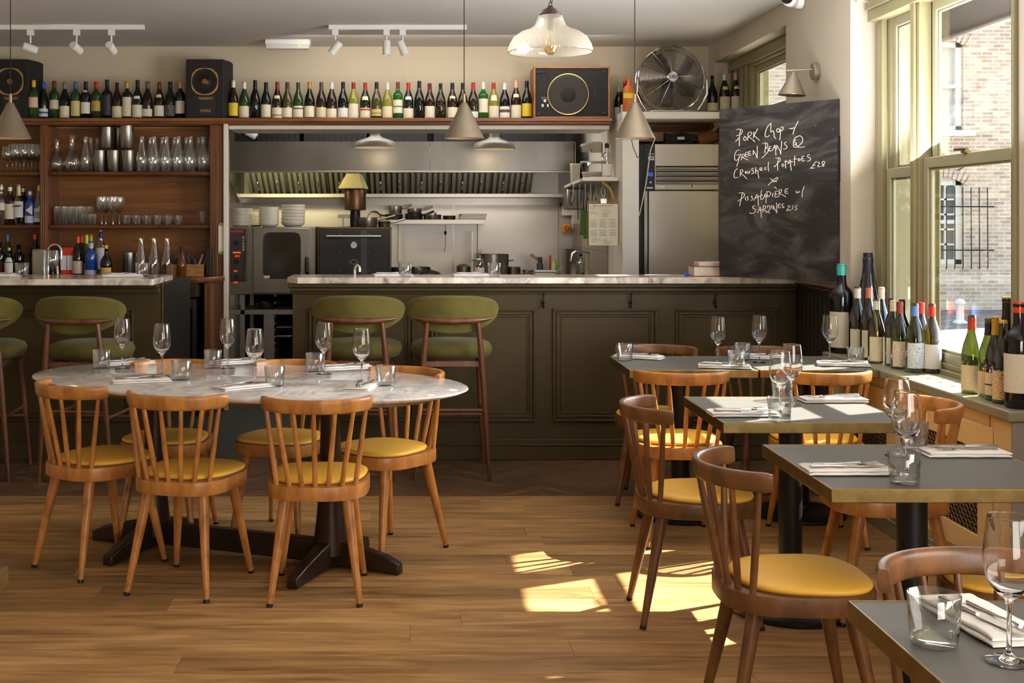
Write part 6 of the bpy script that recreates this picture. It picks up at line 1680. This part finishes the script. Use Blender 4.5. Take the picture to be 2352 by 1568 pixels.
pan(KX(908,11.92), 11.92, zs+.055, .065, .07, 'small steel saucepan stacked on the leftmost pan of the wall shelf', long_=.10, rot=R(20))
pan(KX(951,11.9), 11.9, zs, .085, .055, 'black frying pan in the middle of the kitchen wall shelf', mt_='darkmetal', long_=.13, rot=R(-30), kind='frying_pan')
pan(KX(952,11.95), 11.95, zs+.058, .07, .045, 'shiny pan stacked on the black pan of the kitchen wall shelf', long_=.11, rot=R(15), kind='frying_pan')
pan(KX(993,11.88), 11.88, zs, .085, .045, 'steel frying pan with upright handle on the kitchen wall shelf', long_=.10, rot=R(-80), kind='frying_pan')
pan(KX(1032,11.9), 11.9, zs, .060, .035, 'small dark pan right of the upright handled pan', mt_='darkmetal', kind='frying_pan')
for k in range(4): tag(MB().box(-.13+k*.006,.13,-.09,.09,0,.012).build('baking_tray', M['steelv'], bevel=.004, loc=(KX(1084,11.9), 11.9, zs+k*.014), rot=(0,0,R(-3+k*3))), f'flat baking tray, {ords[k]} from the bottom of the stack on the wall shelf', 'tray', 'tray stack')
pan(KX(845,11.1), 11.08, cz1+.001, .085, .085, 'bright steel saucepan on top of the black oven', group='pans on the oven', long_=.16, rot=R(12))
pan(KX(882,11.1), 11.15, cz1+.001, .055, .05, 'smaller saucepan behind the bright one on the black oven', group='pans on the oven', long_=.14, rot=R(22))
pan(KX(859,11.35), 11.42, cz1+.075, .062, .05, 'saucepan standing on its side on top of the black oven', group='pans on the oven', tilt=R(75))
# plates and bowls on the combi oven
zo = zt_+.001
def stack(kind, n, x, y, r_, dz, label, group, cat, prof, lean=0.0):
    base = None
    for k in range(n):
        if base is None: o = MB().lathe(prof, 30).build(kind, M['ceramic'], sm=50); base = o
        else: o = base.copy(); C.objects.link(o)
        o.location = (x+lean*k, y, zo+k*dz)
        tag(o, f'{label}, {ords[k]} from the bottom', cat, group)
PL = lambda r: [(0,.002),(r*.55,.0),(r*.6,.004),(r,.016),(r,.019),(r*.6,.007),(0,.006)]
BW = lambda r,h: [(0,.002),(r*.6,.0),(r*.92,h*.4),(r,h),(r*.985,h+.001),(r*.9,h*.42),(0,.006)]
stack('dinner_plate', 13, KX(552,11.1), 11.12, .108, .012, 'white dinner plate in the wide stack on the oven', 'dinner plates on the combi oven', 'plate', PL(.108))
stack('side_plate', 8, KX(586,11.35), 11.40, .07, .014, 'white side plate in the stack behind', 'side plates on the combi oven', 'plate', PL(.075))
stack('deep_plate', 12, KX(617,11.1), 11.12, .09, .013, 'white deep plate in the middle stack on the oven', 'deep plates on the combi oven', 'plate', BW(.090,.030))
stack('serving_bowl', 6, KX(672,11.1), 11.14, .105, .029, 'large white serving bowl in the right stack on the oven', 'serving bowls on the combi oven', 'bowl', BW(.108,.05), .001)

# things standing on the cooking line, seen over the bar
def KP(px_, D=11.45): return KX(px_, D)
zz0 = zw+.001
pan(KP(1131), 11.45, zz0, .150, .215, 'large stockpot on the cooking line behind the bar tumbler', group='stockpots', loops=True, kind='stockpot')
pan(KP(1065), 11.5, zz0, .065, .10, 'small lidded pot left of the gas pipe on the cooking line', group='small pots', lid=True)
pan(KP(960), 11.5, zz0, .10, .095, 'steel pan behind the tumbler on the cooking line', group='small pots', lid=False)
pan(KP(911), 11.5, zz0, .075, .09, 'dark pot beside the black oven', group='small pots', mt_='darkmetal')
wk = thing('wok_lid', 'large dark domed lid lying on the cooking line', 'lid', (KP(985,11.3), 11.3, zz0))
MB().lathe([(.135,.0),(.132,.02),(.09,.06),(0,.085)], 32).build('dome', M['darkmetal'], wk); MB().lathe([(.012,.08),(.016,.10),(0,.105)], 14).build('knob', M['black'], wk)
def stackpan(px_, n, r_, label, dz=.020):
    for k in range(n):
        tag(MB().lathe([(0,.0),(r_*.9,0),(r_,.018),(r_*1.04,.019),(r_*.96,.017),(r_*.86,.003),(0,.003)], 26).build('metal_dish', M['steel'], sm=40, loc=(KP(px_), 11.45, zz0+k*dz)), f'{label}, {ords[k]} from the bottom', 'dish', 'metal dishes')
stackpan(1181, 5, .062, 'round steel dish in the taller stack right of the stockpot')
stackpan(1213, 3, .052, 'round steel dish in the shorter stack', .026)
b_ = bottle('oil_bottle', 'spirit', 'clear', KX(1101,9.6), 8.5+1.1, .98, h=.25, label='clear bottle with pink label and pale cap behind the bar', lcol=(216,196,186), lz=(.03,.12), cap=(206,150,130), capz=(.25,.277), group='kitchen bottles', cat='bottle')
tub = thing('storage_tub', 'white translucent plastic tub on the cooking line', 'tub', (KP(1251), 11.4, zz0))
MB().prism([(-.09,-.07),(.09,-.07),(.09,.07),(-.09,.07)], 0, .055).build('tub_body', cm((206,200,188)), tub, bevel=.01); MB().box(-.095,.095,-.075,.075,.055,.067).build('lid', cm((216,210,206)), tub, bevel=.004)
tc_ = thing('blow_torch', 'kitchen blow torch with orange and black head on a gas can', 'torch', (KP(1240,11.55), 11.55, zz0+.07))
MB().lathe([(0,0),(.03,0),(.03,.05),(.02,.06),(0,.06)], 20).build('gas_can', cm((60,70,110), .4, .3), tc_)
MB().box(-.026,.022,-.016,.016,.055,.115).build('torch_head', M['black'], tc_, bevel=.006)
MB().box(-.036,-.018,-.017,.017,.06,.09).build('trigger', cm((226,120,40)), tc_, bevel=.004)
MB().tube([(-.02,0,.095),(-.085,0,.14)], .013, 12).build('nozzle', M['steelv'], tc_)
for i, (px_, h_, col_, wd_) in enumerate(((1267,.20,(196,50,30),'red handled tongs standing'),(1275,.17,(150,166,100),'pale green squeeze bottle'),(1281,.17,(150,166,100),'second pale green squeeze bottle'))):
    if i == 0: tag(MB().tube([(0,0,.0),(.004,0,h_)], .010, 8).build('tongs', cm(col_), loc=(KP(px_), 11.6, zz0)), wd_+' beside the blow torch', 'tongs')
    else: tag(MB().lathe([(0,0),(.028,0),(.028,h_*.7),(.010,h_*.9),(.008,h_),(0,h_)], 16).build('squeeze_bottle', cm(col_), loc=(KP(px_), 11.5+.02*i, zz0)), wd_+' on the cooking line', 'bottle')
for px_, D_, h_, wd_, lc_ in ((1334, 11.3, .225, 'clear oil bottle with black cap below the steel tap', None),):
    bottle('oil_bottle', 'spirit', 'clear', KX(px_,D_), D_, zz0, h=h_, label=wd_, lcol=lc_, cap=(20,20,20), capz=(.25,.277), group='kitchen oil bottle', cat='bottle')
tag(MB().lathe([(0,0),(.020,.004),(.030,.022),(.030,.034),(.018,.050),(0,.054)], 20).build('dark_fruit', cm((58,26,18), .2), loc=(KX(1336,11.1), 11.1, zz0+.012)), 'dark glossy round aubergine like ball before the oil bottle', 'vegetable')
sq = thing('squeeze_bottle', 'yellow topped squeeze bottle with green sauce below the clipboard', 'bottle', (KX(1354,11.1), 11.1, zz0))
MB().lathe([(0,0),(.032,0),(.034,.03)], 20).build('sauce', cm((84,110,40)), sq); MB().lathe([(.034,.03),(.034,.065),(.026,.075),(.008,.085),(.003,.115),(0,.115)], 20).build('squeeze_top', cm((206,186,90)), sq)
mx_ = thing('stick_blender', 'steel and black commercial stick blender standing by the stained wall', 'blender', (KX(1361,11.5), 11.5, zz0))
MB().lathe([(0,0),(.035,0),(.045,.06),(.060,.11),(.060,.16),(.02,.165)], 24).build('blender_guard', mat('worn_steel', (130,118,104), .35, .9), mx_); MB().tube([(.01,0,.16),(.012,0,.24)], .012, 10).build('shaft', M['steel'], mx_); MB().lathe([(.022,.24),(.026,.30),(.022,.36),(0,.37)], 18, M=T(.01,0,0)).build('grip', M['black'], mx_)
tag(MB().lathe([(0,0),(.06,0),(.075,.01),(.075,.035),(.06,.045),(0,.045)], 28).build('speaker_puck', cm((110,106,106)), rot=(R(90),0,R(90)), loc=(KX(1386,11.3)-.02, 11.3, zz0+.0755)), 'round grey appliance standing on edge beside the stick blender', 'appliance')
tn = thing('kitchen_tap', 'large curved steel tap over the kitchen sink', 'tap', (KX(1376,11.0), 11.0, zz0))
pts = [(0,0,0),(0,0,.14),(-.01,0,.19),(-.05,0,.235),(-.12,0,.250),(-.20,0,.255),(-.235,0,.235),(-.245,0,.20),(-.25,0,.165)]
MB().tube(pts, .011, 12).build('spout', M['chrome'], tn, sm=60)
MB().tube([(.0,0,.13),(-.05,-.02,.16),(-.06,-.02,.19)], .008, 8).build('lever', M['chrome'], tn)
pan(KX(1325,11.85), 11.85, zz0, .11, .25, 'tall steel pot behind the kitchen tap', group='tall pots', kind='stockpot')
tag(MB().box(-.002,.002,-.03,.03,0,.14).build('kitchen_knife', M['steel'], rot=(0,R(40),0), loc=(KX(1268,11.25), 11.25, zz0+.01)), 'kitchen knife leaning against the white tub', 'knife')
tag(MB().box(-.04,.04,-.02,.02,-.04,.04).build('emergency_stop', cm((222,170,50)), loc=(KX(1300,12.14), 12.14, KZ(524,12.14)), bevel=.006), 'yellow emergency stop button on the cream kitchen wall', 'button')
MB().lathe([(.024,0),(.026,.015),(.02,.022),(0,.023)], 18, M=T(0,-.02,0,rx=R(90))).build('red_button', cm((214,90,40)), bpy.data.objects['emergency_stop'])
# pass shelf on the right kitchen wall, hanging utensils and clipboard
psh = thing('corner_shelf', 'white painted corner shelf at the end of the kitchen pass', 'shelf', (1.5, 9.6, 1.75))
MB().prism([(-.22,-.15),(.055,-.15),(.055,.29),(.05,.405),(.05,2.1),(-.09,2.1)], -.0, .026).build('shelf_board', M['white'], psh, bevel=.003)
MB().tube([(-.06,-.06,-.003),(.0,-.05,-.05),(.045,-.05,-.17)], .010, 6).build('bracket', cm((206,170,90)), psh)
zp = 1.777
def tubb(px_, D, w, d, h, label, col, lid=None):
    t = thing('food_container', label, 'container', (KX(px_,D), D, zp), 0, 'containers on the corner shelf')
    MB().rings([[(x_*.86,y_*.86,0) for x_,y_ in superell(w,d,5,24)],[(x_,y_,h) for x_,y_ in superell(w,d,5,24)]]).build('tub', cm(col), t, sm=0)
    MB().rings([[(x_*1.03,y_*1.03,h) for x_,y_ in superell(w,d,5,24)],[(x_*1.03,y_*1.03,h+.012) for x_,y_ in superell(w,d,5,24)]]).build('lid', cm(lid or (206,200,186)), t, sm=0)
tubb(1321, 10.6, .042, .042, .145, 'tall translucent tub with green base at the far end of the corner shelf', (176,168,150))
tubb(1362, 10.0, .085, .06, .05, 'flat steel and white tub on the corner shelf below the clear one', (186,176,158))
o = thing('food_container', 'wide clear plastic tub with pale lid stacked on the flat tub', 'container', (KX(1363,10.0), 10.0, zp+.064), 0, 'containers on the corner shelf')
MB().rings([[(x_*.86,y_*.86,0) for x_,y_ in superell(.10,.06,5,24)],[(x_,y_,.07) for x_,y_ in superell(.10,.06,5,24)]]).build('tub', M['gheavy'], o, sm=0)
MB().rings([[(x_*1.03,y_*1.03,.07) for x_,y_ in superell(.10,.06,5,24)],[(x_*1.03,y_*1.03,.084) for x_,y_ in superell(.10,.06,5,24)]]).build('lid', cm((200,192,178)), o, sm=0)
bottle('spirit_bottle', 'spirit', 'clear', KX(1394,9.62), 9.62, zp, h=.275, label='clear spirit bottle with black cap on the corner shelf', lcol=(210,200,190), lz=(.02,.11), cap=(24,24,28), capz=(.235,.277), group='corner shelf bottle', cat='bottle')
tag(MB().box(-.11,.06,-.06,.06,0,.006).build('paper_pile', M['paper'], loc=(1.45, 9.55, zp), rot=(0,0,R(8))), 'thin pile of white papers at the front of the corner shelf', 'papers')
um = thing('utensil_rail', 'hanging bunch of whisks and ladles under the corner shelf', 'utensils', (KX(1338,10.0), 10.0, 1.745))
rn = random.Random(4)
for k in range(10):
    x = -.09+.022*k; ln = rn.uniform(.12,.30)
    b = MB().tube([(x,0,0),(x+rn.uniform(-.02,.02),rn.uniform(-.03,.03),-ln)], .0035, 6)
    if k % 3 == 0:
        for q in range(5):
            a = q*math.pi/5; b.tube([(x,0,-ln*.4),(x+.03*math.cos(a),.03*math.sin(a),-ln*.75),(x,0,-ln*1.1)], .0016, 4)
    b.build('utensil', M['steelv'] if k % 2 else M['iron'], um)
for px_, py0, py1, col_, nm_, wd_ in ((1346,475,548,(104,140,70),'spatula','green silicone spatula hanging beside the clipboard'),(1338,470,540,(84,120,64),'spatula','darker green spatula hanging left of the brighter one')):
    z0, z1 = KZ(py1,9.9), KZ(py0,9.9)
    t = thing(nm_, wd_, 'spatula', (KX(px_,9.9), 9.9, z0), 0, 'green spatulas')
    MB().rings([[(-.022,-.004,0),(.022,-.004,0),(.022,.004,0),(-.022,.004,0)],[(-.016,-.003,(z1-z0)*.8),(.022,-.003,(z1-z0)*.9),(.022,.003,(z1-z0)*.9),(-.016,.003,(z1-z0)*.8)]]).build('blade', cm(col_), t, bevel=.003)
    MB().tube([(.005,0,(z1-z0)*.82),(.012,0,1.745-z0)], .004, 6).build('handle', M['iron'], t)
tag(MB().box(-.055,.055,0,.004,-.10,.14).build('safety_notice', cm((206,206,216)), loc=(KX(1326,12.1), 12.12, KZ(500,12.1))), 'blue and white safety notice on the cream kitchen wall', 'notice')
for z0,z1,c_ in ((-.10,-.03,(206,84,50)),(.0,.06,(60,90,160)),(.075,.14,(130,126,170))): MB().box(-.03,.055,-.003,0,z0,z1).build('printed_block', cm(c_), bpy.data.objects['safety_notice'], sm=0)
tag(MB().box(0,.2,0,.28,0,.19).build('steel_bin', M['steelv'], loc=(KX(1302,11.3), 11.3, 1.55), bevel=.01), 'steel box hanging under the far end of the corner shelf', 'box')
Dq = 9.42
cbd = thing('clipboard', 'clipboard with handwritten cream prep list hanging by the column', 'clipboard', (KX(1386,Dq), Dq, KZ(562,Dq)))
MB().box(-.118,.115,-.003,0,0,.333).build('board', M['clip'], cbd, bevel=.002)
MB().box(-.110,.108,-.006,-.0035,-.004,.308).build('paper_sheet', M['paper'], cbd, sm=0)
MB().box(-.075,.072,-.016,-.006,.298,.308).box(-.026,.024,-.018,-.006,.308,.350).build('steel_clip', M['steel'], cbd, bevel=.003)
MB().tube([(-.002,-.01,.35),(-.02,-.005,.40),(-.005,0,.455),(.012,-.005,.40),(.002,-.01,.35)], .002, 5).build('hanging_cord', cm((200,196,190)), cbd)
def scribble(x, z, w, seed):
    rn = random.Random(seed); pts = []; n = int(w/.0035)
    for k in range(n+1): pts.append((x+w*k/n, -.0068, z+rn.uniform(-.0028,.0034)))
    return pts
b = MB()
rows = [(-.10,.270,.035,1),(-.10,.250,.03,1),(-.10,.238,.06,1),(-.01,.258,.06,1),(-.01,.240,.055,1),(-.01,.226,.04,1),(-.01,.214,.04,1)]
for x in (-.10,-.03,.045):
    for z in (.190,.172,.160,.148,.136): rows.append((x,z,.045,1))
    for z in (.108,.094,.082,.07): rows.append((x,z,.05,1))
rows += [(-.09,.050,.04,1),(-.09,.036,.06,1),(-.09,.022,.03,1),(0,.034,.03,1),(0,.022,.07,1),(0,.010,.05,1)]
for i, (x,z,w,_) in enumerate(rows): b.tube(scribble(x,z,w,i), .0009, 4)
b.build('handwriting', M['ink'], cbd)
text('handwriting', 'TUE 7/5', M['ink'], cbd, (-.080,-.0065,.287), FACE, .011)
kc = thing('security_camera', 'grey bullet security camera inside the kitchen opening', 'camera', (KX(1352,10.3), 10.3, KZ(338,10.3)))
MB().lathe([(0,-.06),(.030,-.06),(.034,-.05),(.036,.03),(.028,.045),(0,.05)], 24, M=T(-.02,0,0)@Matrix.Rotation(R(75),4,'Y')@Matrix.Rotation(R(180),4,'X')).build('head', cm((176,168,158)), kc)
MB().lathe([(0,.0),(.024,.0),(.026,-.006)], 20, M=T(-.078,-.02,-.012)@Matrix.Rotation(R(-95),4,'Y')).build('lens', M['black'], kc)
MB().box(.015,.108,-.03,.03,-.045,.045).build('mount', cm((186,178,168)), kc, bevel=.01)
hk = thing('hanging_whisk', 'thin black wire tool hanging below the kitchen wall shelf', 'utensil', (KX(1023,11.82), 11.82, 1.41))
MB().tube([(0,0,0),(0,0,-.05)], .003, 5).lathe([(0,-.05),(.014,-.07),(.010,-.09),(0,-.10)], 10).tube([(0,0,-.10),(.002,0,-.16),(0,0,-.21),(-.012,0,-.25),(-.008,0,-.262)], .0028, 5).build('wire', M['iron'], hk)
tag(MB().tube([(0,0,0),(0,0,.42)], .012, 10).build('gas_pipe', M['white'], loc=(KX(1085,11.9), 11.9, zz0)), 'white vertical pipe rising behind the small lidded pot', 'pipe')
st2 = thing('bar_tap', 'short polished steel tap at the black oven, behind the long bar', 'tap', (KX(815,7.86), 7.86, 1.1085))
MB().tube([(0,0,0),(0,0,.03),(.005,0,.052),(.016,0,.062),(.028,0,.052),(.030,0,.02)], .010, 12).build('spout', M['chrome'], st2, sm=60)

# upright fridge
Dg = 9.52
M['fridge'] = mat('fridge_steel', (196,188,178), .40, .8, noise=.12, nscale=1.6)
fg = thing('upright_fridge', 'tall stainless steel fridge partly hidden behind the chalkboard', 'fridge', (2.02, Dg, 0))
def fp_(b, nm, mm, **kw): return b.build(nm, mm, fg, loc=(-2.02, -Dg, 0), **kw)
ftop = KZ(331,Dg)
fp_(MB().box(1.70, 2.325, Dg+.03, 9.855, .1, ftop), 'fridge_body', M['black'], sm=0)
fp_(MB().box(KX(1482,Dg), 2.325, Dg-.02, Dg+.03, KZ(436,Dg), ftop), 'fascia', M['fridge'], bevel=.003)
fp_(MB().box(KX(1482,Dg), KX(1503,Dg), Dg-.024, Dg-.02, KZ(436,Dg), ftop), 'display_panel', cm((28,28,34)), sm=0)
fp_(MB().box(KX(1488,Dg), 2.325, Dg-.03, Dg+.028, .12, KZ(438,Dg)), 'door', M['fridge'], bevel=.006)
fp_(MB().box(KX(1478,Dg), KX(1486,Dg), Dg-.025, Dg+.02, .12, KZ(438,Dg)), 'door_edge', M['steel'], bevel=.003)
for i in range(4):
    zc_ = KZ(387+i*11,Dg)
    fp_(MB().box(KX(1505,Dg), 2.32, Dg-.034, Dg-.02, zc_-.011, zc_+.011), 'louvre', M['steel'], bevel=.004)
    fp_(MB().box(KX(1505,Dg), 2.32, Dg-.0215, Dg-.0195, zc_+.011, zc_+.020), 'louvre_gap', M['black'], sm=0)
text('lettering', 'G2', M['whitep'], fg, (KX(1494,Dg)-2.02, -.0245, KZ(364,Dg)), FACE, .040, bold=.0015)
text('lettering', 'ECO PRO', M['whitep'], fg, (KX(1494,Dg)-2.02, -.0245, KZ(358,Dg)+.012), FACE, .012)
text('display', '02', mat('display_blue', (60,120,255), .5, emit=(50,120,255), es=1.2), fg, (KX(1493,Dg)-2.02, -.0245, KZ(401,Dg)), FACE, .036)
fp_(MB().lathe([(.008,0),(.008,.001),(0,.001)], 12, M=T(KX(1493,Dg),Dg-.024,KZ(419,Dg),rx=R(90))), 'indicator_light', bpy.data.materials['display_blue'], sm=0)
fp_(MB().box(KX(1484,Dg),KX(1498,Dg),Dg-.0245,Dg-.024,KZ(433,Dg),KZ(430,Dg)), 'maker_plate', M['whitep'], sm=0)
fp_(MB().box(KX(1510,Dg),KX(1526,Dg),Dg-.0215,Dg-.02,KZ(431,Dg),KZ(427,Dg)), 'maker_plate', M['whitep'], sm=0)
fp_(MB().lathe([(.011,0),(.011,.004),(0,.005)], 16, M=T(KX(1590,Dg),Dg-.02,KZ(427,Dg),rx=R(90))), 'lock', M['chrome'])
ap = thing('folded_apron', 'dark folded apron with white tag on top of the fridge', 'apron', (KX(1560,9.55), 9.58, ftop+.001))
b = MB(); rn = random.Random(9)
for k in range(4):
    rr = []
    for i in range(9):
        x = -.11+.0275*i
        rr.append([(x, -.05, .002+k*.022+.006*math.sin(i*1.1+k)),(x, .10, .002+k*.022+.006*math.sin(i*1.3+k)),(x, .10, .020+k*.022+.008*math.sin(i*1.3+k)),(x,-.055,.020+k*.022+.008*math.sin(i*1.1+k))])
    b.rings(rr)
b.build('cloth', mat('apron_black', (34,32,34), .95), ap); MB().box(-.02,.035,-.060,-.057,.035,.055).build('tag', cm((206,204,200)), ap, sm=0)
MB().tube([(-.09,-.055,.03),(-.115,-.06,-.01),(-.112,-.06,-.035)], .006, 6).build('apron_string', bpy.data.materials['apron_black'], ap)
kr = thing('knife_roll', 'rolled brown leather knife roll with tan straps on the fridge', 'knife roll', (KX(1630,9.55), 9.56, ftop+.001))
Mx = T(0,.02,.055, ry=R(70))
b = MB()
for k, rr in enumerate((.055,.042,.030)):
    b.lathe([(rr,-.09),(rr,.09)], 24, M=Mx)
b.build('leather_roll', mat('leather_brown', (120,74,40), .6), kr)
for dx, dz_ in ((-.008,.012),(.018,-.006),(.002,-.018)): MB().tube([(.07+dx,-.045,.085+dz_),(.03+dx,.0,.06+dz_)], .008, 8).build('knife_handle', cm((60,34,22)), kr)
MB().tube([(.02,-.04,.10),(.06,-.045,.145)], .012, 8).build('strap', cm((170,120,76)), kr)
cb_ = thing('power_cable', 'white cable hanging from the fridge top down its left edge', 'cable', (0,0,0))
MB().tube([W(1505,316,9.42),W(1494,345,9.42),W(1484,420,9.42),W(1474,470,9.42),W(1468,495,9.45)], .004, 6).build('cable', M['white'], cb_)
MB().tube([W(1450,318,9.28),W(1455,340,9.28),W(1464,362,9.28),W(1475,350,9.35),W(1488,332,9.42),W(1503,318,9.42)], .0025, 6).build('thin_cable', M['black'], cb_)
# cook books on the bar beside the chalkboard
bk = thing('book', 'thick white cookbook with red covers lying on the bar beside the chalkboard', 'book', (KX(1622,7.72), 7.74, 1.1085))
MB().box(-.085,.14,-.07,.09,.004,.058).build('pages', cm((216,208,192)), bk, sm=0)
MB().box(-.09,.145,-.075,.095,0,.004).box(-.09,.145,-.075,.095,.058,.062).build('cover', cm((170,60,50)), bk, sm=0)
tag(MB().box(-.08,.13,-.06,.08,0,.024).build('notebook', cm((214,206,194)), loc=(KX(1630,7.74), 7.74, 1.1708), bevel=.002), 'slim pale notebook lying on top of the thick cookbook', 'book')
gls = thing('spectacles', 'small steel and blue gadget beside the cookbook', 'gadget', (KX(1578,7.7), 7.7, 1.1085))
MB().lathe([(0,0),(.012,0),(.014,.012),(.008,.022),(0,.024)], 14).build('blue_cap', cm((40,70,180), .2), gls)
MB().tube([(.01,0,.01),(.015,0,.04),(.03,0,.05),(.04,0,.03)], .004, 6).build('clip', M['chrome'], gls)
